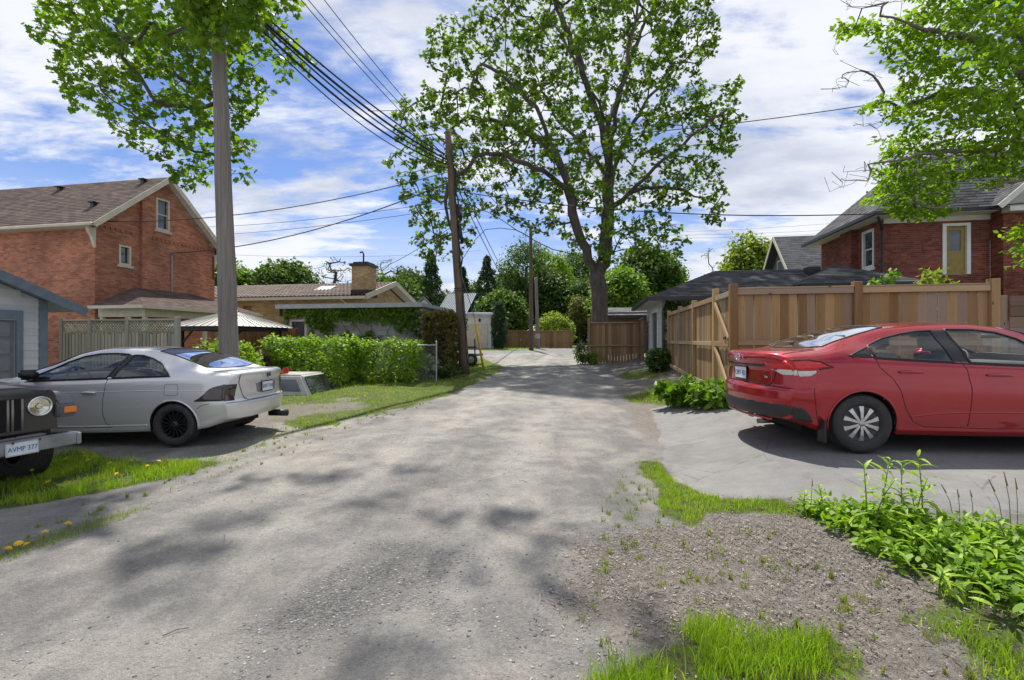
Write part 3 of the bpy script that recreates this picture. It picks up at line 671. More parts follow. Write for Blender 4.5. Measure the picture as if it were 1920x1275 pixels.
# hipped porch
px1, py0, py1, pe, pr = 2.35, -.1, 5.7, 2.78, 3.68
rt = MB(); ee = (px1 + .25, py0 - .2, py1 + .2)
slab(rt, [(.16, ee[1], pe), (ee[0], ee[1], pe), (.16, 1.45, pr)], .08); slab(rt, [(ee[0], ee[1], pe), (ee[0], ee[2], pe), (.16, 4.2, pr), (.16, 1.45, pr)], .08)
prf = rt.build('porch_roof', SH_BR, H)
m = MB(); shingles(m, (.16, ee[1], pe), (ee[0], ee[1], pe), (.165, 1.45, pr), (.16, 1.45, pr)); shingles(m, (ee[0], ee[1], pe), (ee[0], ee[2], pe), (.16, 4.2, pr), (.16, 1.45, pr)); stuff(m.build('shingles', SH_BR, prf))
m = MB(); m.box(.16, ee[0] + .1, ee[1] - .1, ee[1] + .005, pe - .12, pe - .0); m.box(ee[0] + .005, ee[0] + .1, ee[1] + .005, ee[2], pe - .12, pe); m.build('porch_gutter', CREAM, H)
m = MB(); m.box(.16, px1, py0 + .1, py0 + .22, pe - .42, pe - .09); m.box(px1 - .12, px1, py0 + .22, py1 - .1, pe - .42, pe - .09); m.build('porch_beam', CREAM, H)
for x, y in ((.3, py0 + .16), (px1 - .06, py0 + .16), (px1 - .06, 2.8), (px1 - .06, py1 - .3)):
    m = MB(); m.box(x - .07, x + .07, y - .06, y + .06, .3, pe - .43); m.build('porch_column', CREAM, H)
m = MB(); m.box(.16, px1 + .1, py0, py1, 0, .45); m.build('porch_floor', STONE, H)

# ------------------------------------------------------------------ board-clad garage at the far left
Gg = frame(85, 10.5, 'clad_garage'); Gg.rotation_euler.z += R(90); tag(Gg, 'small pale grey clapboard garage with blue grey trim beside the silver coupe', 'garage')
SIDE = woodmat('painted_clapboard', (.50, .52, .53), (.62, .63, .63), 'X', 12, .6, False)
z = .12; i = 0
xr_ = .55; SLg = .42; ze = 2.27
def rz_(x): return ze + (xr_ - x) * SLg * 1.0
bw = .165
def clap(x0, x1, z0, cut=False):
    m = MB(); h = bw
    xa1 = x1 if not cut else min(x1, xr_ - (z0 + h - ze + .08) / SLg)
    m.add([(x0, -.022, z0), (xa1, -.022, z0), (xa1, -.004, z0 + h + .012), (x0, -.004, z0 + h + .012), (x0, .002, z0), (xa1, .002, z0), (xa1, .002, z0 + h + .012), (x0, .002, z0 + h + .012)],
          [(0,1,2,3),(7,6,5,4),(0,4,5,1),(1,5,6,2),(2,6,7,3),(3,7,4,0)]); m.build('clapboard', SIDE, Gg)
DZ = 2.05
while z < 4.2:
    x1 = -.14 if z < 2.35 else xr_ - (z + bw - ze + .1) / SLg
    if x1 < -3.9: break
    if z + bw <= DZ + .02: clap(-.44, x1, z); clap(-6.0, -3.75, z)
    else: clap(-6.0, min(x1, -.14), z)
    z += bw
m = MB(); Pw = wpt((0, .003), (-1, 0), (0, -1)); wall_back(m, Pw, 6, 0, [(0, 2.38), (3.0, 3.62), (6, 2.38)], [(.56, 3.6, .02, DZ - .1)], .1); m.box(-.1, 0, .105, 6, 0, 2.36); m.box(-6, -5.9, .105, 6, 0, 2.36); m.box(-5.9, -.1, 5.9, 6, 0, 2.36); m.build('wall', plain('sheathing', (.45, .46, .47), .7), Gg)
m = MB(); m.box(-.14, .02, -.045, .0, 0, 2.38); m.box(-.0, .025, .0, .16, 0, 2.36); m.build('corner_board', GREYBLUE, Gg)
m = MB(); m.box(-.56, -.44, -.05, .0, .02, DZ + .1); m.box(-3.6, -.56, -.05, 0, DZ - .1, DZ + .1); m.box(-3.74, -3.6, -.05, 0, .02, DZ + .1); m.build('door_frame', GREYBLUE, Gg)
gd = MB(); gd.box(-3.6, -.56, .03, .06, .03, DZ - .1); gd = gd.build('garage_door', plain('grey_door', (.17, .18, .19), .5), Gg)
for r_ in range(5):
    for c_ in range(4):
        m = MB(); a = -3.55 + c_ * .745; b = .08 + r_ * .375; m.box(a, a + .68, .012, .03, b, b + .32); m.build('door_panel', plain('grey_door2', (.2, .21, .22), .5), gd, bevel=.01)
m = MB(); apx = -3.0; az = rz_(apx)
slab(m, [(xr_, -.4, ze), (xr_, 6.4, ze), (apx, 6.4, az), (apx, -.4, az)], .1); slab(m, [(2*apx - xr_, -.5, ze), (2*apx - xr_, 6.4, ze), (apx, 6.4, az), (apx, -.5, az)], .1)
grf = m.build('roof', GREYBLUE, Gg)
m = MB(); shingles(m, (xr_, -.4, ze), (xr_, 6.4, ze), (apx, 6.4, az), (apx, -.4, az)); stuff(m.build('shingles', SH_GR, grf))
m = MB(); m.bar((xr_ + .02, -.415, ze - .1), (apx, -.415, az - .1), .03, .2, (SLg, 0, 1)); m.build('bargeboard', GREYBLUE, Gg)

# ------------------------------------------------------------------ tan brick bungalow with a tiled roof and big chimney
B = frame(688, 26, 'bungalow', .55); tag(B, 'low tan brick bungalow with brown tiled roof and broad chimney', 'house')
be = 4.08 - .55; br_ = 5.3 - .55; D_ = 7.7
Pb = wpt((-.6, .5), (-1, 0), (0, -1)); Pe = wpt((-.6, .5), (0, 1), (1, 0))
ops = [(2.2, 2.6, 2.5, 3.1), (5.0, 5.4, 2.4, 3.1), (7.3, 7.9, 1.2, 3.1), (10.6, 11.4, 1.2, 3.1)]
m = MB(); wall_back(m, Pb, 14, 0, be - .1, ops); wall_back(m, Pe, D_ - 1, 0, [(0, be - .1), ((D_-1)/2, br_ - .3), (D_-1, be - .1)]); m.build('wall', plain('tan_mortar', (.44, .37, .27), .9), B)
m = MB(); bricks(m, Pb, 14, .1, be - .12, ops, .075, .225); bricks(m, Pe, D_ - 1, .1, [(0, be - .12), ((D_-1)/2, br_ - .32), (D_-1, be - .12)], (), .075, .225); stuff(m.build('bricks', BRK_T, B))
for i_, o in enumerate(ops): window(Pb, *o, B, plain('brown_frame', (.2, .11, .05), .5), plain('amber_pane', (.25, .12, .04), .15) if i_ > 1 else GLASS, None, .06, .1, hbars=0)
m = MB(); slab(m, [(-15, -.1, be), (0, -.1, be), (0, D_/2, br_), (-15, D_/2, br_)], .12); slab(m, [(-15, D_+.1, be), (0, D_+.1, be), (0, D_/2, br_), (-15, D_/2, br_)], .12)
brf = m.build('roof', SH_BR, B)
TILE = islandmat('roof_tile', [(0, (.05, .03, .024)), (.5, (.085, .052, .042)), (1, (.125, .08, .065))], .7, .3, 60, .2)
m = MB(); n_ = 58; nr = 9
for i_ in range(n_):
    x0 = -15 + 15 * i_ / n_; x1 = -15 + 15 * (i_ + 1) / n_; wd = x1 - x0
    for j in range(nr):
        t0, t1 = j / nr, (j + 1.1) / nr
        if t1 > 1: t1 = 1
        ya, yb = -.1 + t0 * (D_/2 + .1), -.1 + t1 * (D_/2 + .1); za, zb = be + t0 * (br_ - be), be + t1 * (br_ - be)
        pr_ = [(0, .005), (.2, .01), (.35, .06), (.55, .085), (.75, .06), (.9, .01)]
        vs = [(x0 + a * wd, ya, za + h + .02) for a, h in pr_] + [(x0 + a * wd, yb, zb + h * .8) for a, h in pr_]
        k = len(pr_); m.add(vs, [(q, q+1, k+q+1, k+q) for q in range(k-1)])
stuff(m.build('roof_tiles', TILE, brf))
m = MB(); m.box(-15, 0, -.26, -.1, be - .18, be - .02); m.build('gutter', CREAM, B)
m = MB(); slab(m, [(-15, -.1, be - .13), (0, -.1, be - .13), (0, .5, be - .1), (-15, .5, be - .1)], .02); m.build('soffit', SOFFIT, B)
for sgn, y0 in ((1, -.12), (-1, D_ + .12)):
    m = MB(); m.bar((.02, y0, be - .06), (.02, D_/2, br_ - .06), .05, .3, (0, -.32 * sgn, 1)); m.build('bargeboard', CREAM, B)
    m = MB(); slab(m, [(-.6, y0, be - .14), (-.01, y0, be - .14), (-.01, D_/2, br_ - .14), (-.6, D_/2, br_ - .14)], .02); m.build('soffit', SOFFIT, B)
ch = MB(); ch.box(-1.25, -.25, .55, 1.6, be + .1, 5.35); ch = ch.build('chimney', MORTAR, B)
m = MB()
for o_, d_, n_2, L_ in (((-.25, .55), (-1, 0), (0, -1), 1.0), ((-.25, .55), (0, 1), (1, 0), 1.05)): bricks(m, wpt(o_, d_, n_2), L_, be + .1, 5.35)
stuff(m.build('bricks', BRK_T, ch))
m = MB(); m.box(-1.36, -.14, .44, 1.71, 5.35, 5.5); m.box(-1.2, -.3, .6, 1.55, 5.5, 5.6); m.build('chimney_cap', DARKTRIM, ch)
m = MB(); m.box(-1.3, -.2, .5, 1.65, be + .02, be + .42); m.build('chimney_flashing', DARKTRIM, ch)
m = MB(); m.tube([(-.75, 1.0, 5.6), (-.75, 1.0, 6.15), (-.82, 1.0, 6.25), (-.98, 1.0, 6.22)], .05, 8); m.build('flue_pipe', DARKTRIM, ch)
m = MB(); sl_ = (br_ - be) / (D_/2); yy = 1.7; zz = be + (yy + .1) * sl_; m.add([(-4.6, 1.2, be+.5*sl_+.55*0+.2), (-3.4, 1.2, be+.5*sl_+.2), (-3.2, 2.3, be+2.4*sl_+.12), (-4.4, 2.3, be+2.4*sl_+.12), (-4.6, 1.2, be+.3), (-3.4, 1.2, be+.3), (-3.2, 2.3, be+.5), (-4.4, 2.3, be+.5)], [(0,1,2,3),(0,4,5,1),(1,5,6,2),(2,6,7,3),(3,7,4,0)]); sk = m.build('skylight', DARKTRIM, B)
m = MB(); m.quad((-4.5, 1.26, be+.5*sl_+.24), (-3.45, 1.26, be+.5*sl_+.24), (-3.27, 2.24, be+2.35*sl_+.16), (-4.3, 2.24, be+2.35*sl_+.16)); m.build('pane', plain('skylight_pane', (.75, .78, .8), .1), sk)
m = MB(); m.tube([(-1.6, -.2, be - .15), (-1.3, .3, be - .5), (-1.2, .42, be - .7), (-1.2, .42, .3)], .045, 8); m.build('downspout', CREAM, B)

# ------------------------------------------------------------------ flat-roofed block shed under ivy
S = frame(535, 19.3, 'ivy_shed'); tag(S, 'grey block shed with flat roof and dark blue door, ivy over its wall', 'shed')
sL = 6.0; sh = 2.55
BLK = islandmat('grey_block', [(0, (.20, .195, .18)), (.5, (.27, .265, .25)), (1, (.34, .33, .31))], .95, .4, 60, .25)
Ps = wpt((0, 0), (1, 0), (0, -1)); od = [(.32, .92, 0.0, 2.0)]
m = MB(); wall_back(m, Ps, sL, 0, sh, od, .2); m.box(0, .2, .205, 3.6, 0, sh); m.box(sL - .2, sL, .205, 3.6, 0, sh); m.build('wall', plain('block_joint', (.2, .2, .19), .95), S)
m = MB(); bricks(m, Ps, sL, .02, sh, od, .2, .4, .012, .014); bricks(m, wpt((sL, 0), (0, 1), (1, 0)), 3.6, .02, sh, (), .2, .4, .012, .014); stuff(m.build('blocks', BLK, S))
m = MB(); m.box(.32, .92, .03, .08, .02, 2.0); m.build('door', plain('navy_door', (.018, .025, .05), .4), S)
m = MB(); m.box(.22, .318, -.03, .02, 0, 2.08); m.box(.922, 1.02, -.03, .02, 0, 2.08); m.box(.318, .922, -.03, .02, 2.0, 2.08); m.build('door_frame', plain('weathered_white', (.5, .48, .43), .8), S)
m = MB(); m.box(-.25, sL + .2, -.25, 3.8, sh + .005, sh + .14); m.build('roof', plain('roof_membrane', (.30, .32, .34), .7), S)
m = MB(); m.box(-.27, sL + .22, -.275, -.252, sh - .02, sh + .16); m.build('fascia', plain('fascia_grey', (.36, .38, .4), .6), S)

# ------------------------------------------------------------------ metal-roofed gazebo behind the lattice fence
Z = frame(437, 15.8, 'gazebo'); tag(Z, 'garden gazebo with silver metal hip roof on black posts', 'gazebo')
gw = 1.22; ge = 1.78; gp_ = 2.3
m = MB(); BL = DARKTRIM
for x in (-1, 1):
    for y in (-1, 1):
        q = MB(); q.box(x*(gw-.2) - .05, x*(gw-.2) + .05, y*(gw-.2) - .05, y*(gw-.2) + .05, 0, ge); q.build('post', BL, Z)
        q = MB(); q.bar((x*(gw-.2), y*(gw-.2), ge - .55), (x*(gw-.65), y*(gw-.2), ge - .08), .05, .05); q.build('brace', BL, Z)
q = MB(); q.box(-gw, gw, -gw, -gw + .07, ge - .12, ge + .02); q.box(-gw, gw, gw - .07, gw, ge - .12, ge + .02); q.box(-gw, -gw + .07, -gw + .07, gw - .07, ge - .12, ge + .02); q.box(gw - .07, gw, -gw + .07, gw - .07, ge - .12, ge + .02); q.build('roof_beam', BL, Z)
METAL = plain('galvanised_roof', (.50, .49, .46), .55, .15, .1, 4)
for k in range(4):
    a = k * math.pi / 2; c_, s_ = math.cos(a), math.sin(a); rot = lambda x, y, z: (x*c_ - y*s_, x*s_ + y*c_, z)
    q = MB(); e = gw + .12; n = 10
    for i_ in range(n):
        f0, f1 = -1 + 2*i_/n, -1 + 2*(i_+1)/n
        q.add([rot(e*f0, -e, ge + .02), rot(e*f1, -e, ge + .02), rot(.16*f1, -.16, gp_), rot(.16*f0, -.16, gp_)], [(0,1,2,3)])
        q.bar(rot(e*f0, -e, ge + .03), rot(.16*f0, -.16, gp_ + .01), .02, .035)
    q.build('roof_panel', METAL, Z)
q = MB(); q.lathe([(.22, gp_ - .02), (.2, gp_ + .05), (.05, gp_ + .16), (.0, gp_ + .17)], 8); q.build('roof_cap', BL, Z)

# ------------------------------------------------------------------ white garage on the right of the lane with hipped shingle roof
Gr = frame(1241, 15.8, 'hip_garage'); tag(Gr, 'white garage with dark hipped shingle roof facing the lane', 'garage')
g0 = Gr.location.z; wz = 3.0 - g0
VWHITE = plain('white_siding', (.55, .55, .53), .55, 0, .08, 4)
Pl = wpt((0, 0), (0, 1), (-1, 0)); Pn = wpt((0, 0), (1, 0), (0, -1))
dop = [(1.0, 2.7, 0.0, 2.02)]
m = MB(); wall_back(m, Pl, 4.55, 0, wz, dop, .15); wall_back(m, wpt((0, 0), (1, 0), (0, -1)), 7.5, 0, wz, (), .15); m.build('wall', VWHITE, Gr)
for zz in np.arange(.05, wz - .1, .19):
    for a, b in ((.03, .95), (2.75, 4.5)):
        if zz > 1.95: a, b = (.03, 4.5) if a < .5 else (0, 0)
        if b - a < .1: continue
        m = MB(); m.add([Pl(a, zz, .03), Pl(b, zz, .03), Pl(b, zz + .188, .008), Pl(a, zz + .188, .008), Pl(a, zz, .003), Pl(b, zz, .003), Pl(b, zz + .188, .003), Pl(a, zz + .188, .003)], [(0,1,2,3),(7,6,5,4),(0,4,5,1),(1,5,6,2),(2,6,7,3),(3,7,4,0)]); m.build('siding_board', VWHITE, Gr)
m = MB(); m.add([Pl(1.0, .03, -.06), Pl(2.7, .03, -.06), Pl(2.7, 2.0, -.06), Pl(1.0, 2.0, -.06), Pl(1.0, .03, -.1), Pl(2.7, .03, -.1), Pl(2.7, 2.0, -.1), Pl(1.0, 2.0, -.1)], [(0,1,2,3),(7,6,5,4),(0,4,5,1),(1,5,6,2),(2,6,7,3),(3,7,4,0)]); gd = m.build('garage_door', plain('dark_grey_door', (.07, .075, .085), .45), Gr)
for i_ in range(4):
    m = MB(); a = .06 + i_*.49; m.add([Pl(1.04, a, -.04), Pl(2.66, a, -.04), Pl(2.66, a+.45, -.04), Pl(1.04, a+.45, -.04), Pl(1.04, a, -.06), Pl(2.66, a, -.06), Pl(2.66, a+.45, -.06), Pl(1.04, a+.45, -.06)], [(0,1,2,3),(0,4,5,1),(1,5,6,2),(2,6,7,3),(3,7,4,0)]); m.build('door_panel', plain('dark_grey_door', (.07, .075, .085), .45), gd)
m = MB()
for a, b, c, d in ((.86, .995, 0, 2.16), (2.705, 2.84, 0, 2.16), (.995, 2.705, 2.02, 2.16)): m.add([Pl(a, c, .04), Pl(b, c, .04), Pl(b, d, .04), Pl(a, d, .04), Pl(a, c, -.05), Pl(b, c, -.05), Pl(b, d, -.05), Pl(a, d, -.05)], [(0,1,2,3),(7,6,5,4),(0,4,5,1),(1,5,6,2),(2,6,7,3),(3,7,4,0)])
m.build('door_frame', WHITE, Gr)
oh = .52; e = wz + .0; r2 = e + 1.22; xa, xb, ya, yb = -oh, 7.5 + oh, -oh, 4.55 + oh; hw_ = (yb - ya) / 2; ym = (ya + yb) / 2
m = MB(); pts = {'nl': (xa, ya, e), 'nr': (xb, ya, e), 'fr': (xb, yb, e), 'fl': (xa, yb, e), 'rl': (xa + hw_, ym, r2), 'rr': (xb - hw_, ym, r2)}
pl = [('nl', 'nr', 'rr', 'rl'), ('fl', 'nl', 'rl', 'rl'), ('nr', 'fr', 'rr', 'rr'), ('fr', 'fl', 'rl', 'rr')]
for q in pl: slab(m, [pts[k] for k in dict.fromkeys(q)], .06)
grf = m.build('roof', SH_BK, Gr); m = MB()
for q in pl: shingles(m, *[pts[k] for k in q], course=.17)
stuff(m.build('shingles', SH_BK, grf))
m = MB(); m.box(xa - .02, xb, ya - .12, ya - .0, e - .12, e + .0); m.box(xa - .12, xa - .0, ya - .0, yb, e - .12, e); m.build('gutter', DARKTRIM, Gr)
m = MB(); m.box(xa, xb, ya, 0 - .01, e - .11, e - .085); m.box(xa, -.01, -.01, yb, e - .11, e - .085); m.build('soffit', SOFFIT, Gr)
m = MB(); m.tube([(.1, -.5, e - .1), (.04, -.1, e - .4), (.04, -.06, .1)], .04, 8); m.build('downspout', DARKTRIM, Gr)
m = MB(); m.box(5.2, 5.6, ym - .9, ym - .5, r2 - .45, r2 - .05); m.build('roof_vent', DARKTRIM, Gr)

# ------------------------------------------------------------------ dark red brick house on the right
K = frame(1656, 17, 'dark_brick_house', .6); tag(K, 'dark red brick house with slate grey hip roof behind the board fence', 'house')
ke = 6.25 - .6
Pk = wpt((0, 0), (1, 0), (0, -1)); Ps_ = wpt((0, 0), (0, 1), (-1, 0))
ok = [(1.93, 2.75, 3.37, 5.10)]; osd = [(.55, 1.35, 3.77, 5.27)]
m = MB(); wall_back(m, Pk, 3.4, 0, ke, ok); wall_back(m, Ps_, 4.7, 0, ke, osd); m.build('wall', plain('dark_mortar', (.25, .2, .17), .95), K)
m = MB(); bricks(m, Pk, 3.4, 1.6, ke - .02, ok); bricks(m, Ps_, 4.7, 1.6, ke - .02, osd)
bricks(m, wpt((-.22, 1.72), (0, 1), (-1, 0)), .85, 1.6, ke - .02); bricks(m, wpt((0, 1.72), (-1, 0), (0, -1)), .225, 1.6, ke - .02)
Pw_ = wpt((3.4, -.55), (1, 0), (0, -1)); bricks(m, Pw_, 6, 1.6, ke - .02); bricks(m, wpt((3.4, 0), (0, -1), (-1, 0)), .55, 1.6, ke - .02)
stuff(m.build('bricks', BRK_R, K))
m = MB(); m.box(-.215, -.002, 1.725, 2.565, 0, ke); m.build('pier', plain('dark_mortar', (.25, .2, .17), .95), K)
m = MB(); m.box(3.41, 9.4, -.54, -.01, 0, ke); m.build('wing_wall', plain('dark_mortar', (.25, .2, .17), .95), K)
window(Ps_, *osd[0], K, WHITE, GLASS, WHITE, .1, .08, hbars=1)
wd = empty('window', parent=K)
m = MB()
for a, b, c, d in ((1.9, 2.02, 3.34, 5.1), (2.66, 2.78, 3.34, 5.1), (1.9, 2.78, 5.1, 5.2)): m.add([Pk(a, c, .05), Pk(b, c, .05), Pk(b, d, .05), Pk(a, d, .05), Pk(a, c, -.1), Pk(b, c, -.1), Pk(b, d, -.1), Pk(a, d, -.1)], [(0,1,2,3),(7,6,5,4),(0,4,5,1),(1,5,6,2),(2,6,7,3),(3,7,4,0)])
m.build('window_frame', WHITE, wd)
m = MB(); wall_back(m, wpt((2.02, .04), (1, 0), (0, -1)), .64, 3.37, 5.1, [(.14, .5, 4.2, 4.95)], .05); m.build('plywood_panel', plain('ochre_panel', (.30, .22, .07), .7, 0, .15, 6), wd)
m = MB(); m.quad(Pk(2.16, 4.2, -.06), Pk(2.52, 4.2, -.06), Pk(2.52, 4.95, -.06), Pk(2.16, 4.95, -.06)); m.build('pane', GLASS, wd)
o_ = .55; kx0, kx1, ky0, ky1 = -o_, 9.5, -o_, 5.25; apz = ke + 2.9; hh = (ky1 - ky0) / 2
pts = {'nl': (kx0, ky0, ke - .05), 'nr': (kx1, ky0, ke - .05), 'fr': (kx1, ky1, ke - .05), 'fl': (kx0, ky1, ke - .05), 'rl': (kx0 + hh, (ky0 + ky1)/2, apz), 'rr': (kx1, (ky0 + ky1)/2, apz)}
pl = [('nl', 'nr', 'rr', 'rl'), ('fl', 'nl', 'rl', 'rl'), ('fr', 'fl', 'rl', 'rr')]
m = MB()
for q in pl: slab(m, [pts[k] for k in dict.fromkeys(q)], .07)
krf = m.build('roof', SH_BK, K); m = MB()
for q in pl: shingles(m, *[pts[k] for k in q], course=.2, w=.4)
stuff(m.build('shingles', SH_BK, krf))
m = MB(); m.box(kx0 - .12, 3.3, ky0 - .12, ky0, ke - .16, ke - .04); m.box(kx0 - .12, kx0, ky0, ky1, ke - .16, ke - .04); m.build('gutter', DARKTRIM, K)
m = MB(); m.box(kx0, 3.3, ky0, -.01, ke - .18, ke - .13); m.box(kx0, -.01, -.01, ky1, ke - .18, ke - .13); m.build('soffit', SOFFIT, K)
m = MB(); m.box(-.001, 3.4, -.04, -.012, ke - .36, ke - .18); m.build('frieze_board', SOFFIT, K)
m = MB(); m.tube([(-.4, -.4, ke - .15), (-.3, -.35, ke - .35), (-.1, -.12, ke - .62), (-.1, -.1, .5)], .05, 8); m.build('downspout', DARKTRIM, K)
# gabled wing
m = MB(); m.add([(3.3, -.6, ke - .05), (9.6, -.6, ke - .05), (6.4, -.6, ke + 2.9), (3.3, -.5, ke - .05), (9.6, -.5, ke - .05), (6.4, -.5, ke + 2.9)], [(0,1,2),(5,4,3),(0,3,4,1),(1,4,5,2),(2,5,3,0)]); m.build('gable_cladding', plain('sage_cladding', (.42, .44, .38), .7), K)
m = MB(); slab(m, [(2.95, -1.0, ke - .1), (2.95, 3, ke - .1), (6.4, 3, ke + 3.1), (6.4, -1.0, ke + 3.1)], .08); slab(m, [(9.85, -1.0, ke - .1), (9.85, 3, ke - .1), (6.4, 3, ke + 3.1), (6.4, -1.0, ke + 3.1)], .08); wr = m.build('wing_roof', SH_BK, K)
m = MB(); shingles(m, (2.95, 3, ke - .1), (2.95, -1, ke - .1), (6.4, -1, ke + 3.1), (6.4, 3, ke + 3.1)); stuff(m.build('shingles', SH_BK, wr))
m = MB(); m.bar((2.95, -1.02, ke - .16), (6.4, -1.02, ke + 3.04), .03, .18, (-.93, 0, 1)); m.build('bargeboard', SOFFIT, K)
m = MB(); m.box(3.3, 9.6, -.95, -.61, ke - .3, ke - .14); m.build('cornice', SOFFIT, K)
# single-storey extension with a small hip roof
Q = frame(1560, 14.6, 'hip_extension'); tag(Q, 'low extension with small dark hip roof in front of the dark brick house', 'outbuilding')
q0 = Q.location.z; qe = 3.35 - q0; qr = 4.18 - q0
m = MB(); m.box(-.6, 2.4, .2, 3.0, 0, qe); m.build('wall', plain('dark_mortar', (.25, .2, .17), .95), Q)
pts = {'nl': (-1.0, -.2, qe), 'nr': (2.6, -.2, qe), 'fr': (2.6, 3.4, qe), 'fl': (-1.0, 3.4, qe), 'a': (.75, 1.6, qr), 'b': (.85, 1.6, qr)}
pl = [('nl', 'nr', 'b', 'a'), ('fl', 'nl', 'a', 'a'), ('nr', 'fr', 'b', 'b'), ('fr', 'fl', 'a', 'b')]
m = MB()
for q in pl: slab(m, [pts[k] for k in dict.fromkeys(q)], .06)
qf = m.build('roof', SH_BK, Q); m = MB()
for q in pl: shingles(m, *[pts[k] for k in q], course=.17)
stuff(m.build('shingles', SH_BK, qf))
m = MB(); m.box(-1.02, 2.62, -.3, -.2, qe - .12, qe); m.build('gutter', DARKTRIM, Q)

# ------------------------------------------------------------------ grey gabled house further off on the right
N = frame(1496, 31, 'gabled_house', .8); tag(N, 'distant grey gabled house with charcoal roof and latticed gable window', 'house')
nz = 5.55 - .8 + .8; ne = 6.1 - .8; na = 9.2 - .8
GSH = islandmat('slate_cladding', [(0, (.10, .12, .13)), (1, (.17, .19, .2))], .8, .2, 50, .1)
m = MB(); wall_back(m, wpt((0, 0), (0, 1), (-1, 0)), 5.4, 0, [(0, ne), (2.7, na - .3), (5.4, ne)], (), .2); m.box(.01, 6, 0, .2, 0, ne); m.build('wall', GSH, N)
m = MB(); slab(m, [(-.6, -.5, ne - .5), (8, -.5, ne - .5), (8, 2.7, na), (-.6, 2.7, na)], .1); slab(m, [(-.6, 5.9, ne - .5), (8, 5.9, ne - .5), (8, 2.7, na), (-.6, 2.7, na)], .1); nrf = m.build('roof', SH_BK, N)
m = MB(); shingles(m, (-.6, -.5, ne - .5), (8, -.5, ne - .5), (8, 2.7, na), (-.6, 2.7, na), .2, .4); stuff(m.build('shingles', islandmat('shingle_slate', [(0, (.07, .073, .08)), (1, (.12, .125, .135))], .85, .4, 90, .15), nrf))
for y0 in (-.52, 5.92):
    m = MB(); m.bar((-.62, y0, ne - .58), (-.62, 2.7, na - .08), .05, .22, (0, -1 if y0 < 0 else 1, 1)); m.build('bargeboard', CREAM, N)
window(wpt((0, 1.9), (0, 1), (-1, 0)), 0, 1.6, ne - .2, ne + 1.4, N, CREAM, GLASS, None, .12, .05, hbars=1, frame_out=.05)
m = MB(); m.tube([(6.2, 1.9, na - 1.2), (6.2, 1.9, na + 1.3)], .14, 10); m.build('stove_pipe', DARKTRIM, N)
m = MB(); m.box(2.4, 2.9, 2.0, 2.4, na - .5, na - .1); m.build('roof_vent', DARKTRIM, N)
m = MB(); m.box(-1.8, 1.5, -.4, .0, ne - 1.0, ne - .75); m.build('porch_gutter', CREAM, N)

# ------------------------------------------------------------------ buildings beyond the street
C = frame(884, 36, 'white_garage'); tag(C, 'white garage with cream door seen past the leaning utility pole', 'garage')
m = MB(); c0 = C.location.z; m.box(-3, 1.6, 0, 6, 0, 2.9); m.build('wall', WHITE, C)
m = MB(); m.box(-1.2, 1.35, -.05, -.002, .05, 2.0); gd = m.build('garage_door', plain('cream_door', (.62, .56, .44), .5), C)
for i_ in range(4): q = MB(); q.box(-1.15, 1.3, -.07, -.05, .08 + i_*.48, .5 + i_*.48); q.build('door_panel', plain('cream_door', (.62, .56, .44), .5), gd)
m = MB(); slab(m, [(-3.2, -.4, 3.0), (1.8, -.4, 2.75), (1.8, 6.4, 2.75), (-3.2, 6.4, 3.4)], .12); m.build('roof', plain('pale_roof', (.5, .53, .56), .5), C)
m = MB(); m.box(.6, .75, -.1, -.002, 2.15, 2.4); m.build('wall_lamp', DARKTRIM, C)
C2 = frame(800, 40, 'metal_roof_house'); tag(C2, 'small white gabled house with ribbed silver metal roof', 'house')
m = MB(); m.box(-1.5, 3.6, 0, 6, 0, 3.0); m.build('wall', WHITE, C2)
m = MB(); wall_back(m, wpt((-1.5, 0), (1, 0), (0, -1)), 2.6, 3.0, [(0, 3.0), (1.3, 4.3), (2.6, 3.0)]); m.build('gable', plain('pale_blue_wall', (.5, .55, .58), .6), C2)
m = MB(); 
for i_ in range(16):
    x = 1.0 + i_*.17; m.add([(x, -.4, 2.9), (x+.165, -.4, 2.9), (x+.165, 3, 5.0), (x, 3, 5.0)], [(0,1,2,3)]); m.bar((x, -.4, 2.93), (x, 3, 5.03), .05, .06)
m.build('metal_roof', plain('painted_metal_roof', (.25, .28, .31), .8, 0, .1, 4, 0, .15), C2)
m = MB(); m.bar((-1.8, -.3, 2.8), (-.2, -.3, 4.4), .1, .15); m.bar((1.4, -.3, 2.8), (-.2, -.3, 4.4), .1, .15); m.build('bargeboard', plain('grey_metal', (.16, .16, .17), .5), C2)
T_ = frame(1050, 62, 'dark_garage'); tag(T_, 'far dark garage with wide black door at the end of the lane', 'garage')
m = MB(); m.box(-.4, 3.4, 0, 6, 0, 2.5); m.build('wall', plain('brown_wall', (.1, .075, .06), .8), T_)
m = MB(); m.box(.1, 2.7, -.06, -.002, .02, 2.05); gd = m.build('garage_door', plain('black_door', (.018, .017, .018), .5), T_)
for i_ in range(4): q = MB(); q.box(.16, 2.64, -.08, -.06, .06 + i_*.5, .5 + i_*.5); q.build('door_panel', plain('black_door', (.018, .017, .018), .5), gd)
m = MB(); slab(m, [(-.8, -.5, 2.5), (3.8, -.5, 2.5), (3.2, 3, 3.7), (-.2, 3, 3.7)], .12); m.build('roof', SH_GR, T_)
V_ = frame(1137, 27, 'brown_shed'); tag(V_, 'brown shed with grey shingle roof behind the far board fence', 'shed'); v0 = V_.location.z
m = MB(); m.box(.1, 5, 0, 4, 0, 2.55); m.build('wall', plain('brown_wall', (.1, .075, .06), .8), V_)
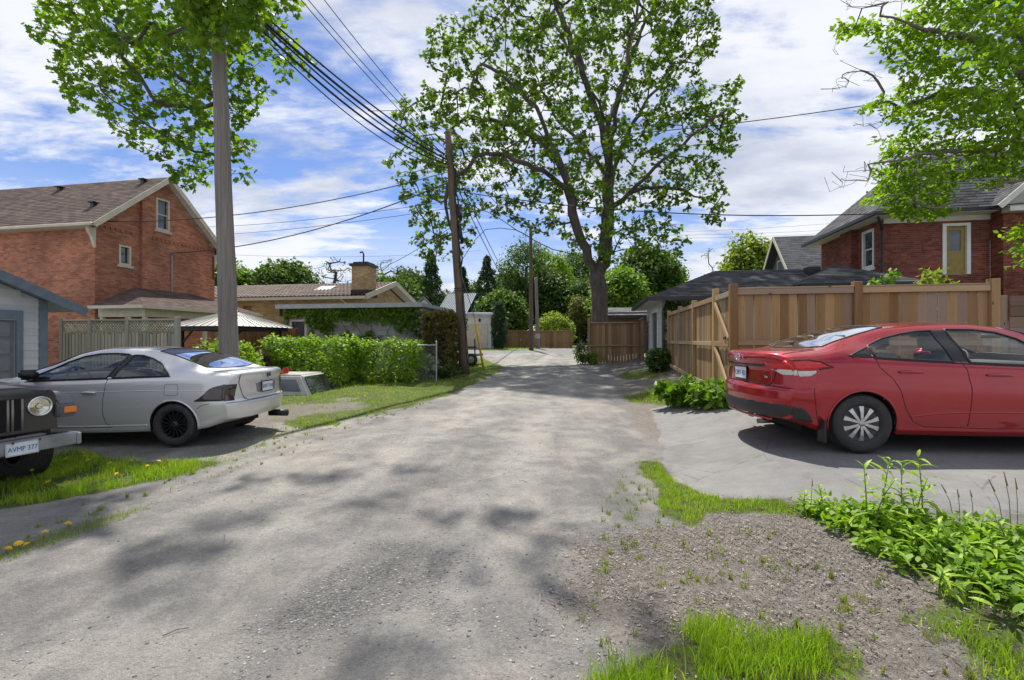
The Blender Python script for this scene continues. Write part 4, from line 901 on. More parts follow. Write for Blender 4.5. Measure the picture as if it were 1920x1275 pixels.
m = MB(); slab(m, [(-.1, -.4, 2.35), (5.2, -.4, 2.35), (5.2, 2, 2.95), (-.1, 2, 2.95)], .1); vr = m.build('roof', SH_GR, V_); m = MB(); shingles(m, (-.1, -.4, 2.35), (5.2, -.4, 2.35), (5.2, 2, 2.95), (-.1, 2, 2.95), .2, .4); stuff(m.build('shingles', SH_GR, vr))
m = MB(); m.box(-.1, 5.2, -.44, -.4, 2.2, 2.34); m.build('fascia', DARKTRIM, V_)
# ------------------------------------------------------------------ fences: every board is a piece of its own
CEDAR = woodmat('cedar_board', (.20, .115, .048), (.43, .285, .135), 'Z', 28, .8, True, (.27, .235, .195))
CEDARX = woodmat('cedar_rail', (.28, .19, .10), (.46, .33, .185), 'X', 28, .8, True, (.28, .25, .21))
OLDW = woodmat('old_grey_board', (.22, .21, .16), (.42, .40, .31), 'Z', 26, .85, False, (.34, .35, .29)); OLDX = woodmat('old_grey_rail', (.24, .225, .16), (.38, .36, .27), 'X', 26, .85, False)
def board_mesh(name, w, t, h, n=3):
    """plain board with eased edges, grain along z, origin at its foot"""
    out_ = []
    for i in range(n):
        m = MB(); m.box(-w/2, w/2, -t/2, t/2, 0, h); out_.append(m.mesh(name, bevel=.003)); out_[-1].materials.append(None)
    return out_
def board_run(par, s0, s1, w, gap, t, z0f, z1f, mat, along='x', off=0.0, name='board', jit=.004, meshes=None):
    """boards side by side from s0 to s1 along the local axis"""
    me = MB().box(-.5, .5, -.5, .5, 0, 1).mesh(name, bevel=.0); me.materials.append(mat)
    w = (s1 - s0) / max(1, round((s1 - s0) / w)); s = s0 + w / 2
    while s + w / 2 <= s1 + .02:
        o = link(me, name, None, par); za, zb = z0f(s), z1f(s)
        o.scale = (w - gap - random.uniform(0, .004), t, zb - za + random.uniform(-jit, jit)); k = off + random.uniform(-.003, .003)
        o.location = (s, k, za) if along == 'x' else (k, s, za)
        if along == 'y': o.rotation_euler = (0, 0, R(90))
        o.rotation_euler.y += R(random.uniform(-.25, .25)); s += w
def rail(par, a, b, w, h, mat, name='rail'):
    a = Vector(a); b = Vector(b); d = b - a; m = MB(); L = d.length; m.box(0, L, -w/2, w/2, -h/2, h/2)
    o = m.build(name, mat, par, bevel=.004); o.location = a; o.rotation_euler = (0, -math.asin(d.z / L), math.atan2(d.y, d.x)); return o
def post(par, x, y, z0, z1, w, mat, cap=True, name='post'):
    m = MB(); m.box(-w/2, w/2, -w/2, w/2, 0, z1 - z0); o = m.build(name, mat, par, bevel=.006, loc=(x, y, z0))
    return o
P0 = np.array((3.96, 8.15)); FZ = .36
Fr = empty('board_fence', (P0[0], P0[1], FZ), -A); tag(Fr, 'tall cedar board fence with capped posts behind the red sedan', 'fence')
TOP = 2.45 - FZ
def gl(par):   # local ground height below a point of a fence frame
    M_ = Matrix.Translation(par.location) @ Matrix.Rotation(par.rotation_euler.z, 4, 'Z')
    def f(x, y): p = M_ @ Vector((x, y, 0)); return gz(p.x, p.y) - par.location.z
    return f
g_ = gl(Fr)
for s in (0.0, 1.98, 3.97): post(Fr, s, 0, g_(s, 0) - .05, TOP + .1, .125, CEDAR)
for a, b in ((.065, 1.915), (2.045, 3.905)):
    rail(Fr, (a, -.02, TOP - .045), (b, -.02, TOP - .045), .05, .1, CEDARX, 'top_rail'); rail(Fr, (a, -.04, 1.14), (b, -.04, 1.14), .04, .085, CEDARX); rail(Fr, (a, -.03, .1), (b, -.03, .1), .04, .1, CEDARX)
    rail(Fr, (a, .02, TOP + .018), (b, .02, TOP + .018), .14, .025, CEDARX, 'cap_rail')
    board_run(Fr, a, b, .1445, .007, .02, lambda s: .03, lambda s: TOP - .01, CEDAR, 'x', .018)
Fl = empty('board_fence', (P0[0] + EU[0]*1.2, P0[1] + EU[1]*1.2, .36), -A); tag(Fl, 'pale cedar board fence running along the lane to the white garage', 'fence')
gl_ = gl(Fl); TL = 2.44 - .36; t_end = 5.95
for s in (0.0, 2.02, 3.95, t_end): post(Fl, 0, s, gl_(0, s) - .05, TL + (.09 if s else .16), .11, CEDAR)
for a, b in ((.06, 1.96), (2.08, 3.89), (4.01, t_end - .06)):
    rail(Fl, (-.02, a, TL - .045), (-.02, b, TL - .045), .05, .1, CEDARX, 'top_rail'); rail(Fl, (-.045, a, 1.12), (-.045, b, 1.12), .04, .09, CEDARX)
    rail(Fl, (-.04, a, gl_(0, a) + .2), (-.04, b, gl_(0, b) + .2), .04, .1, CEDARX)
    board_run(Fl, a, b, .143, .006, .02, lambda s: gl_(0, s) + .1, lambda s: TL - .01, CEDAR, 'y', .016)
Gt = empty('fence_gate', (P0[0], P0[1], .36), -A); tag(Gt, 'cedar board gate with diagonal braces between lane fence and corner post', 'gate')
rail(Gt, (-.02, .09, TL - .05), (-.02, 1.1, TL - .05), .05, .1, CEDARX); rail(Gt, (-.045, .09, 1.12), (-.045, 1.1, 1.12), .04, .1, CEDARX); rail(Gt, (-.04, .09, .22), (-.04, 1.1, .22), .04, .1, CEDARX)
rail(Gt, (-.045, .14, 1.2), (-.045, 1.08, TL - .16), .038, .09, CEDARX, 'brace'); rail(Gt, (-.045, .14, .32), (-.045, 1.08, 1.05), .038, .09, CEDARX, 'brace')
board_run(Gt, .09, 1.1, .142, .006, .02, lambda s: .14, lambda s: TL - .02, CEDAR, 'y', .016)
m = MB(); m.box(-.08, -.05, .2, .32, 1.2, 1.25); m.build('latch', DARKTRIM, Gt)
# horizontal board fence to the right
Hf = empty('slat_fence', (P0[0] + EV[0]*4.06, P0[1] + EV[1]*4.06, .36), -A); tag(Hf, 'weathered fence of wide horizontal boards right of the cedar fence', 'fence')
HB = woodmat('weathered_plank', (.16, .105, .07), (.33, .23, .15), 'X', 26, .85, True, (.28, .25, .22))
post(Hf, .04, .02, 0, 1.92, .1, CEDAR); post(Hf, 2.9, .02, 0, 1.92, .1, CEDAR)
for i in range(11): rail(Hf, (.0 if False else .095, -.05, .1 + i * .172), (3.4, -.05, .1 + i * .172), .025, .16, HB, 'plank')
# far board fence under the big tree
Ff = frame(1104, 21.5, 'board_fence'); tag(Ff, 'low brown board fence under the big spreading tree', 'fence'); TF = 2.36 - Ff.location.z
BRW = woodmat('brown_board', (.18, .11, .06), (.36, .24, .135), 'Z', 24, .8, False); BRX = woodmat('brown_rail', (.22, .14, .07), (.34, .22, .12), 'X', 24, .8, False)
post(Ff, 0, 0, -.1, TF + .25, .12, BRW); post(Ff, 2.35, 0, -.1, TF + .08, .12, BRW)
rail(Ff, (.06, -.03, TF), (2.3, -.03, TF), .09, .06, BRX, 'top_rail'); rail(Ff, (.06, -.05, TF * .44), (2.3, -.05, TF * .44), .04, .07, BRX)
board_run(Ff, .06, 2.3, .14, .008, .02, lambda s: .0, lambda s: TF - .03, BRW, 'x', .0)
board_run(Ff, -1.6, -.05, .14, .008, .02, lambda s: -.05, lambda s: TF + .1, BRW, 'y', 2.35); rail(Ff, (2.3, -.06, TF + .12), (2.3, -1.6, TF + .12), .06, .06, BRX, 'top_rail'); rail(Ff, (2.3, -.06, TF * .44), (2.3, -1.6, TF * .44), .04, .07, BRX)
# fence beyond the street
Fs = frame(916, 38.5, 'board_fence'); tag(Fs, 'distant brown board fence behind the columnar cedar', 'fence')
for s in np.arange(0, 7.1, 1.75): post(Fs, s, -.06, 0, 1.5, .1, BRX)
rail(Fs, (0, -.02, 1.42), (7, -.02, 1.42), .08, .07, BRX, 'top_rail')
board_run(Fs, 0, 7, .25, .012, .02, lambda s: .02, lambda s: 1.42, BRX, 'x', .03)
# old lattice-topped fence on the left
Lf = frame(117, 12.4, 'lattice_fence'); tag(Lf, 'weathered grey green board fence with lattice top behind the silver coupe', 'fence'); LT = 2.10 - Lf.location.z
for s in (0, .95, 2.15, 3.68): post(Lf, s, 0, 0, LT + (.05 if s != .95 else .02), .1, OLDW)
for a, b in ((.05, .9), (1.0, 2.1), (2.2, 3.63)):
    rail(Lf, (a, -.0, LT - .02), (b, -.0, LT - .02), .07, .045, OLDX, 'top_rail'); rail(Lf, (a, 0, LT - .34), (b, 0, LT - .34), .06, .05, OLDX); rail(Lf, (a, 0, .15), (b, 0, .15), .06, .06, OLDX)
    for d in (-1, 1):
        x = a - .25
        while x < b + .25:
            x0, x1 = x, x + .27 * d
            lo, hi = LT - .315, LT - .045
            f0, f1 = 0.0, 1.0
            for lim, sg in ((a, 1), (b, -1)):
                if x1 != x0:
                    t_ = (lim - x0) / (x1 - x0); ins0 = (x0 - lim) * sg >= 0; ins1 = (x1 - lim) * sg >= 0
                    if not ins0 and not ins1: f0, f1 = 1, 0
                    elif not ins0: f0 = max(f0, t_)
                    elif not ins1: f1 = min(f1, t_)
            if f1 - f0 > .15:
                q = MB(); q.bar((x0 + (x1-x0)*f0, .006*d, lo + (hi-lo)*f0), (x0 + (x1-x0)*f1, .006*d, lo + (hi-lo)*f1), .01, .028, (0, 1, 0)); q.build('lattice_slat', OLDW, Lf)
            x += .085
    board_run(Lf, a, b, .112, .022, .018, lambda s: .06, lambda s: LT - .365, OLDW, 'x', -.03, jit=.02)
    board_run(Lf, a + .056, b, .112, .03, .018, lambda s: .06, lambda s: LT - .365, OLDW, 'x', .03, jit=.02)
# brown privacy fence behind the gazebo
Bf = frame(455, 17.6, 'privacy_fence'); tag(Bf, 'brown stained board fence behind the metal roofed gazebo', 'fence')
STN = woodmat('stained_board', (.16, .075, .035), (.30, .16, .085), 'Z', 20, .75, False)
for s in (-1.5, .4, 2.3): post(Bf, s, .07, 0, 1.75, .1, STN)
rail(Bf, (-1.5, 0, 1.68), (2.3, 0, 1.68), .04, .09, STN); rail(Bf, (-1.5, 0, .3), (2.3, 0, .3), .04, .09, STN)
board_run(Bf, -1.5, 2.3, .15, .01, .02, lambda s: .03, lambda s: 1.7, STN, 'x', -.03)
# chain-link fence in front of the hedge
Cl = frame(500, 15.6, 'chain_link_fence'); tag(Cl, 'galvanised chain link fence running through the hedge', 'fence'); gcl = gl(Cl)
GALV = plain('galvanised', (.38, .41, .43), .4, .8)
CH = 1.18; Lc = 6.1
for s in np.arange(0, Lc + .1, Lc / 3):
    m = MB(); m.tube([(s, 0, gcl(s, 0)), (s, 0, gcl(s, 0) + CH + .08)], .028, 8); p_ = m.build('post', GALV, Cl); m = MB(); m.lathe([(.034, gcl(s, 0) + CH + .07), (.03, gcl(s, 0) + CH + .12), (0.001, gcl(s, 0) + CH + .14)], 8); c_ = m.build('post_cap', GALV, p_, loc=(s, 0, 0))
m = MB(); m.tube([(s, 0, gcl(s, 0) + CH) for s in np.linspace(0, Lc, 8)], .021, 8); m.build('top_rail', GALV, Cl)
def chain(par, s0, s1, h, base, ax='x'):
    m = MB(); st = .09
    for d in (1, -1):
        for c in np.arange(s0 - h, s1 + h, st):
            a, b = (c, 0.0), (c + d*h, h); lo, hi = max(min(a[0], b[0]), s0), min(max(a[0], b[0]), s1)
            if hi - lo < .05: continue
            pt = lambda s: (s, .004*d, base(s) + abs(s - a[0])) if ax == 'x' else (.004*d, s, base(s) + abs(s - a[0]))
            m.tube([pt(lo), pt(hi)], .0028, 3, False)
    return stuff(m.build('chain_mesh', GALV, par))
chain(Cl, 0, Lc, CH - .05, lambda s: gcl(s, 0) + .03)
Cg = frame(846, 16.6, 'chain_link_gate'); tag(Cg, 'open chain link gate with galvanised frame beside the clipped cedar', 'gate'); gcg = gl(Cg)
for s in (0, 1.0): m = MB(); m.tube([(0, s, 0), (0, s, 1.3)], .026, 8); m.build('gate_post', GALV, Cg)
for z_ in (.06, .68, 1.26): m = MB(); m.tube([(0, 0, z_), (0, 1.0, z_)], .018, 8); m.build('gate_rail', GALV, Cg)
chain(Cg, 0, 1.0, 1.2, lambda s: .06, 'y')
# ------------------------------------------------------------------ car bodies
def curve(keys):
    xs = np.array([k[0] for k in keys], float); ys = np.array([k[1] for k in keys], float)
    h = np.diff(xs); d = np.diff(ys) / h; mm = np.zeros(len(xs)); mm[0] = d[0]; mm[-1] = d[-1]
    for i in range(1, len(xs) - 1):
        mm[i] = 0 if d[i-1] * d[i] <= 0 else 2 * d[i-1] * d[i] / (d[i-1] + d[i])
    def f(x):
        x = np.clip(x, xs[0], xs[-1]); i = np.clip(np.searchsorted(xs, x) - 1, 0, len(h) - 1); t = (x - xs[i]) / h[i]
        return (2*t**3 - 3*t**2 + 1)*ys[i] + (t**3 - 2*t**2 + t)*h[i]*mm[i] + (-2*t**3 + 3*t**2)*ys[i+1] + (t**3 - t**2)*h[i]*mm[i+1]
    return f
def catmull(P, n):
    P = np.asarray(P, float); Q = np.vstack([2*P[0]-P[1], P, 2*P[-1]-P[-2]]); out_ = []
    for i in range(1, len(Q) - 2):
        t = np.linspace(0, 1, n, endpoint=False)[:, None]; a, b, c, d = Q[i-1:i+3]
        out_.append(.5*((2*b) + (-a+c)*t + (2*a-5*b+4*c-d)*t*t + (-a+3*b-3*c+d)*t**3))
    return np.vstack(out_ + [P[-1:]])
class CarBody:
    """lofted shell: sections across the car, x forward, y left, z up"""
    def __init__(s, sp):
        s.sp = sp; s.zt = curve(sp['top']); s.zb = curve(sp['bottom']); s.hw = curve(sp['half']); s.belt = curve(sp['belt']); s.rh = sp['roof_half']
        s.x0, s.x1 = sp['top'][0][0], sp['top'][-1][0]; s.cache = {}
    def sect(s, x):
        k = round(x, 5)
        if k in s.cache: return s.cache[k]
        zt, zb, hw, bl = float(s.zt(x)), float(s.zb(x)), float(s.hw(x)), float(s.belt(x)); sp = s.sp
        bl = min(bl, zt - .035); gh = zt - bl; g = float(sm(.05, .36, gh)); hb = hw * .955
        ry = hb * .90 * (1 - g) + s.rh * g; rz = bl + gh * (.72 + .13 * g)
        H_ = bl - zb
        C = [(0, zb + .02), (hw*.72, zb + .012), (hw*.90, zb + .0), (hw*.955, zb + .035), (hw*.968, zb + .11), (hw*.985, zb + .19*H_ + .06), (hw, zb + .48*H_), (hw*.998, zb + .64*H_),
             (hw*.987, zb + .80*H_), (hw*.978, bl - .05), (hb, bl), (hb*.975*(1-g) + (hb + (ry - hb)*.33)*g, bl + gh*(.34)), (hb*.945*(1-g) + (hb + (ry - hb)*.67)*g, bl + gh*(.55+.02*g)), (ry, rz), (ry*.86, zt - gh*.075), (ry*.5, zt - gh*.018), (0, zt)]
        Q = catmull(C, 6); s.cache[k] = Q; return Q
    def Wd(s, x, z):
        Q = s.sect(round(x / .01) * .01); j0 = 18; j1 = 6*14; zz = Q[j0:j1, 1]; yy = Q[j0:j1, 0]
        o = np.maximum.accumulate(zz + np.arange(len(zz))*1e-7); return float(np.interp(z, o, yy))
    def Tp(s, x, y):
        Q = s.sect(round(x / .01) * .01); j0 = 6*10; yy = Q[j0:, 0][::-1]; zz = Q[j0:, 1][::-1]
        return float(np.interp(abs(y), np.maximum.accumulate(yy + np.arange(len(yy))*1e-7), zz))
    def defm(s, V):
        V = np.array(V, float).reshape(-1, 3); x, y, z = V[:, 0].copy(), np.abs(V[:, 1]), V[:, 2]; sp = s.sp
        w = sm(s.x0 + .62, s.x0, x); x2 = x + w * (sp['rear_round'] * np.clip(y / s.hw(0.0), 0, 1.1)**2.6 + np.interp(z, *zip(*sp['rear_prof'])))
        w = sm(s.x1 - .7, s.x1, x); x2 = x2 - w * (sp['front_round'] * np.clip(y / s.hw(0.0), 0, 1.1)**2.2 + np.interp(z, *zip(*sp['front_prof'])))
        return np.column_stack([x2, V[:, 1], V[:, 2]])
    def side(s, x, z, off=0.0, sg=1):
        """a point on the flank (sg +1 left, -1 right)"""
        return tuple(s.defm([(x, sg * (s.Wd(x, z) + off), z)])[0])
    def topp(s, x, y, off=0.0): return tuple(s.defm([(x, y, s.Tp(x, y) + off)])[0])
    def rear(s, y, z, off=0.0): return tuple(s.defm([(s.x0, y, z)])[0] - np.array((off, 0, 0)))
    def shell(s, inner=0.0):
        sp = s.sp; n = 210; X = np.linspace(s.x0, s.x1, n); S = np.array([s.sect(x) for x in X]); ns = S.shape[1]
        Y = S[:, :, 0].copy(); Zz = S[:, :, 1].copy(); Xg = np.repeat(X[:, None], ns, 1)
        side_j = np.zeros(ns, bool); side_j[14:6*13+3] = True
        # ease mesh points onto the outlines of the windows and wheel arches so the cuts are clean
        def snap(poly, jm, use_y):
            nonlocal Xg, Y, Zz
            B_ = Y if use_y else Zz; P = np.stack([Xg[:, jm].ravel(), B_[:, jm].ravel()], 1); poly = np.asarray(poly, float)
            best = np.full(len(P), 1e9); Qp = P.copy()
            for i in range(len(poly)):
                a, b = poly[i], poly[(i+1) % len(poly)]; e = b - a; t = np.clip(((P - a) @ e) / max(e @ e, 1e-9), 0, 1); q = a + t[:, None]*e; d = np.hypot(*(P - q).T)
                k = d < best; best[k] = d[k]; Qp[k] = q[k]
            mv = best < .0125; idx = np.where(jm)[0]; nz_ = Xg.shape[0]
            xx = Xg[:, jm].ravel(); yy = Y[:, jm].ravel(); zz = Zz[:, jm].ravel()
            for i in np.where(mv)[0]:
                x, b = Qp[i]; xx[i] = x
                if use_y: yy[i] = b; zz[i] = s.Tp(x, b)
                else: zz[i] = b; yy[i] = s.Wd(x, b)
            Xg[:, jm] = xx.reshape(nz_, -1); Y[:, jm] = yy.reshape(nz_, -1); Zz[:, jm] = zz.reshape(nz_, -1)
        top_j = np.zeros(ns, bool); top_j[6*13-2:] = True
        circ = []
        for xw in sp['wheels']:
            circ.append([(xw + sp['arch']*math.cos(t), sp['wheel_z'] + sp['arch']*math.sin(t)) for t in np.linspace(0, 2*math.pi, 40, endpoint=False)])
        low_j = np.zeros(ns, bool); low_j[8:6*9] = True
        if not inner:
            for c in circ: snap(c, low_j, False)
            for p in sp['side_glass']: snap(p, side_j, False)
            for p in sp['top_glass']: snap(p, top_j, True)
        i = np.arange(n*ns).reshape(n, ns); Fq = np.stack([i[:-1, :-1].ravel(), i[1:, :-1].ravel(), i[1:, 1:].ravel(), i[:-1, 1:].ravel()], 1)
        jf = np.tile(np.arange(ns-1), n-1)
        V = np.stack([Xg.ravel(), Y.ravel(), Zz.ravel()], 1); C = V[Fq].mean(1)
        kind = np.zeros(len(Fq), int)
        for k, p in enumerate(sp['side_glass']): kind[(poly_sdf(C[:, [0, 2]], p) < 0) & (jf > 50) & (jf < 6*13+3)] = 2 + k
        for k, p in enumerate(sp['top_glass']): kind[(poly_sdf(C[:, [0, 1]], p) < 0) & (jf >= 6*12)] = 20 + k
        for c in circ: kind[(poly_sdf(C[:, [0, 2]], c) < 0) & (jf >= 6) & (jf < 6*9)] = 1
        for xw in sp['wheels']: kind[(np.abs(C[:, 0] - xw) < sp['arch']) & (jf < 16) & (C[:, 1] > .45) & (C[:, 2] < .5)] = 1
        if inner:
            Cy = V.copy(); Cy[:, 1] *= (1 - inner / .8); Cy[:, 2] -= inner*(Cy[:, 2] > .8); V = Cy
        VL = s.defm(V); VR = VL * (1, -1, 1); nv = len(V)
        out_ = {}
        for k in np.unique(kind):
            f = Fq[kind == k]
            if k == 0:
                # end caps
                caps = []; base = 2*nv; ext = []
                for r, rev in ((0, False), (n-1, True)):
                    m_ = 9; ring = i[r]; P = V[ring]
                    for q in range(m_ + 1):
                        fr = 1 - 2*q/m_; pp = P.copy(); pp[:, 1] *= fr; ext.append(s.defm(pp))
                    for q in range(m_):
                        a = base + q*ns + np.arange(ns-1); b = a + ns; Fc = np.stack([a, a+1, b+1, b], 1); caps.append(Fc if rev else Fc[:, ::-1])
                    base += (m_ + 1)*ns
                VV = np.vstack([VL, VR] + ext); FF = np.vstack([f[:, ::-1], f + nv] + caps)
            else: VV = np.vstack([VL, VR]); FF = np.vstack([f[:, ::-1], f + nv])
            u = np.unique(FF); mp = -np.ones(len(VV), int); mp[u] = np.arange(len(u)); out_[int(k)] = (VV[u], mp[FF])
        return out_
def np_obj(name, VF, mat, par, smooth=True, merge=True):
    me = np_mesh(name, VF[0], VF[1], smooth)
    if merge:
        bm = bmesh.new(); bm.from_mesh(me); bmesh.ops.remove_doubles(bm, verts=bm.verts, dist=.0004); bmesh.ops.recalc_face_normals(bm, faces=bm.faces); bm.to_mesh(me); bm.free()
        me.polygons.foreach_set('use_smooth', np.ones(len(me.polygons), bool))
    return link(me, name, mat, par)
def densify(poly, st=.03, closed=True):
    out_ = []; n = len(poly)
    for i in range(n if closed else n-1):
        a = np.array(poly[i], float); b = np.array(poly[(i+1) % n], float); k = max(1, int(np.linalg.norm(b-a)/st))
        out_ += [tuple(a + (b-a)*q/k) for q in range(k)]
    if not closed: out_.append(tuple(poly[-1]))
    return out_
def side_tube(b, poly, r, name, mat, par, sg, off=.0, closed=True, n=6): return MB().tube([b.side(x, z, off, sg) for x, z in densify(poly, .03, closed)], r, n, True, closed).build(name, mat, par, True)
def side_patch(b, poly, name, mat, par, sg, off=.006, st=.02):
    """thin raised panel following the flank inside a polygon"""
    P = np.array(poly, float); lo, hi = P.min(0), P.max(0); nx = max(2, int((hi[0]-lo[0])/st)); nz = max(2, int((hi[1]-lo[1])/st)); m = MB(); idx = {}
    bmx = bmesh.new(); vs = [bmx.verts.new((x, 0, z)) for x, z in densify(poly, .05)]; f = bmx.faces.new(vs)
    for k in range(1, nx): bmesh.ops.bisect_plane(bmx, geom=bmx.verts[:] + bmx.edges[:] + bmx.faces[:], plane_co=(lo[0] + (hi[0]-lo[0])*k/nx, 0, 0), plane_no=(1, 0, 0))
    for k in range(1, nz): bmesh.ops.bisect_plane(bmx, geom=bmx.verts[:] + bmx.edges[:] + bmx.faces[:], plane_co=(0, 0, lo[1] + (hi[1]-lo[1])*k/nz), plane_no=(0, 0, 1))
    bnd = {v for e in bmx.edges if len(e.link_faces) == 1 for v in e.verts}
    for v in bmx.verts: v.co = b.side(v.co.x, v.co.z, off if v not in bnd else -.002, sg)
    bmesh.ops.recalc_face_normals(bmx, faces=bmx.faces)
    me = bpy.data.meshes.new(name); bmx.to_mesh(me); bmx.free(); me.polygons.foreach_set('use_smooth', np.ones(len(me.polygons), bool)); return link(me, name, mat, par)
def rear_patch(b, poly, name, mat, par, off=.006, st=.04):
    P = np.array(poly, float); lo, hi = P.min(0), P.max(0); nx = max(2, int((hi[0]-lo[0])/st)); nz = max(2, int((hi[1]-lo[1])/st))
    bmx = bmesh.new(); bmx.faces.new([bmx.verts.new((0, y, z)) for y, z in densify(poly, .05)])
    for k in range(1, nx): bmesh.ops.bisect_plane(bmx, geom=bmx.verts[:] + bmx.edges[:] + bmx.faces[:], plane_co=(0, lo[0] + (hi[0]-lo[0])*k/nx, 0), plane_no=(0, 1, 0))
    for k in range(1, nz): bmesh.ops.bisect_plane(bmx, geom=bmx.verts[:] + bmx.edges[:] + bmx.faces[:], plane_co=(0, 0, lo[1] + (hi[1]-lo[1])*k/nz), plane_no=(0, 0, 1))
    bnd = {v for e in bmx.edges if len(e.link_faces) == 1 for v in e.verts}
    for v in bmx.verts: v.co = b.rear(v.co.y, v.co.z, off if v not in bnd else -.003)
    bmesh.ops.recalc_face_normals(bmx, faces=bmx.faces)
    me = bpy.data.meshes.new(name); bmx.to_mesh(me); bmx.free(); me.polygons.foreach_set('use_smooth', np.ones(len(me.polygons), bool)); return link(me, name, mat, par)
def rear_tube(b, pts, r, name, mat, par, off=.002): return MB().tube([b.rear(y, z, off) for y, z in densify(pts, .04, False)], r, 6).build(name, mat, par, True)
def plate(par, loc, rot, text, frame_mat, tilt=0.0):
    """licence plate lying in its local xz plane, facing -y"""
    e_ = empty('licence_plate', loc, 0, par); e_.rotation_euler = rot
    m = MB(); m.box(-.165, .165, .001, .008, -.085, .085); m.build('plate_frame', frame_mat, e_, bevel=.004)
    m = MB(); m.box(-.15, .15, -.003, .001, -.07, .07); m.build('plate_face', plain('plate_white', (.68, .72, .76), .4), e_)
    o = link(text_mesh(text, .085, .001), 'plate_lettering', plain('plate_blue', (.03, .09, .32), .5), e_); o.location = (0, -.0045, -.003); o.rotation_euler = (R(90), 0, 0); o.scale = (.8, 1, 1)
    return e_
RUBBER = plain('tyre_rubber', (.035, .033, .032), .82, 0, .25, 9, .2); LINER = plain('wheel_well', (.008, .008, .008), .9)
SILVER = plain('alloy_silver', (.55, .55, .56), .28, .9, .05); DISC = plain('brake_disc', (.16, .15, .145), .45, .8); DARKW = plain('wheel_dark', (.02, .02, .021), .42, .3); CHROME = plain('chrome', (.7, .7, .72), .1, 1.0, .03)
def tyre_mesh(r, rr, w, tread=False):
    m = MB(); pr = [(rr, -w*.42), (rr + .012, -w*.47), (rr + .03, -w*.5), ((r + rr)/2, -w*.515), (r - .035, -w*.49), (r - .014, -w*.44), (r - .003, -w*.36)]
    gro = []
    for k in range(-3, 4):
        c = k * w * .105; gro += [(r, c - w*.036), (r, c + w*.022), (r - .009, c + w*.03), (r - .009, c + w*.062)]
    pr = pr + gro + [(a, -h) for a, h in pr[::-1]]; pr += [(rr - .015, w*.3), (rr - .015, -w*.3)]
    return m.lathe(pr, 56, Matrix.Rotation(R(90), 4, 'X'), True).mesh('tyre', True)
def wheel(par, x, y, z, sg, r, rr, w, style):
    """sg = side the face looks to"""
    e_ = empty('wheel', (x, y, z), 0, par)
    if sg > 0: e_.rotation_euler = (0, 0, math.pi)            # face looks along -y when unrotated
    link(tyre_mesh(r, rr, w), 'tyre', RUBBER, e_)
    Fm = Matrix.Rotation(R(90), 4, 'X'); f = w*.40            # axis z -> -y ; +z of the lathe is the outer side
    rim = MB().lathe([(rr + .008, f), (rr + .01, f - .008), (rr - .006, f - .012), (rr - .018, f - .03), (rr - .03, .01), (rr - .035, -f), (rr + .008, -f)], 56, Fm).build('rim', SILVER if style == 'split' else DARKW, e_, True)
    MB().lathe([(rr - .05, f - .085), (rr*.62, f - .08), (.06, f - .07), (.001, f - .07)], 40, Fm).build('brake_disc', DISC if style == 'split' else DARKW, e_, True)
    def P(rad, ang, h): return (rad*math.cos(ang), -h, rad*math.sin(ang))
    if style == 'split':
        # dark hub-cap shell with paired silver spokes
        MB().lathe([(rr - .012, f - .022), (rr*.7, f - .03), (rr*.3, f - .02), (.001, f - .016)], 48, Fm).build('wheel_cover', plain('cover_dark', (.035, .035, .037), .45), e_, True)
        for k in range(10):
            a = 2*math.pi*k/10 + .31; d = .1 if k % 2 else -.1; m = MB()
            a0 = a + d*.9; pts = []
            for rad, wd, h in ((.03, .013, f - .004), (rr*.35, .017, f - .002), (rr*.62, .021, f - .004), (rr*.93, .031, f - .012)):
                aa = a0 + (a - a0)*(rad/rr)**.7; dl = wd/rad if rad > .05 else .4
                pts.append([P(rad, aa - dl, h - .016), P(rad, aa - dl*.8, h), P(rad, aa + dl*.8, h), P(rad, aa + dl, h - .016)])
            vs = [p for q in pts for p in q]; fs = []
            for q in range(len(pts) - 1):
                for s_ in range(3): fs.append((q*4+s_, q*4+s_+1, q*4+s_+5, q*4+s_+4))
            fs.append((12, 13, 14, 15)); m.add(vs, fs); m.build('spoke', SILVER, e_)
        MB().lathe([(.001, f + .004), (.026, f + .004), (.03, f - .001), (.032, f - .02)], 20, Fm).build('hub_cap', plain('hub_silver', (.42, .42, .44), .35, .8), e_, True)
    elif style == 'multi':
        for k in range(15):
            a = 2*math.pi*k/15; m = MB(); dl = .0085
            vs = []
            for rad, wd, h in ((.04, .011, f - .012), (rr*.55, .0095, f - .012), (rr*.93, .012, f - .006)):
                q = wd/rad; vs += [P(rad, a - q, h - .03), P(rad, a - q*.7, h), P(rad, a + q*.7, h), P(rad, a + q, h - .03)]
            fs = [];
            for q in range(2):
                for s_ in range(3): fs.append((q*4+s_, q*4+s_+1, q*4+s_+5, q*4+s_+4))
            m.add(vs, fs); m.build('spoke', DARKW, e_)
        MB().lathe([(.001, f - .002), (.028, f - .002), (.045, f - .01), (.055, f - .04)], 20, Fm).build('hub_cap', plain('hub_black', (.04, .04, .042), .35, .5), e_, True)
    else:
        MB().lathe([(rr - .02, f - .05), (rr*.7, f - .06), (rr*.6, f - .02), (.08, f - .02), (.07, f + .01), (.001, f + .01)], 40, Fm).build('wheel_disc', plain('steel_wheel', (.2, .2, .2), .4, .8), e_, True)
    return e_
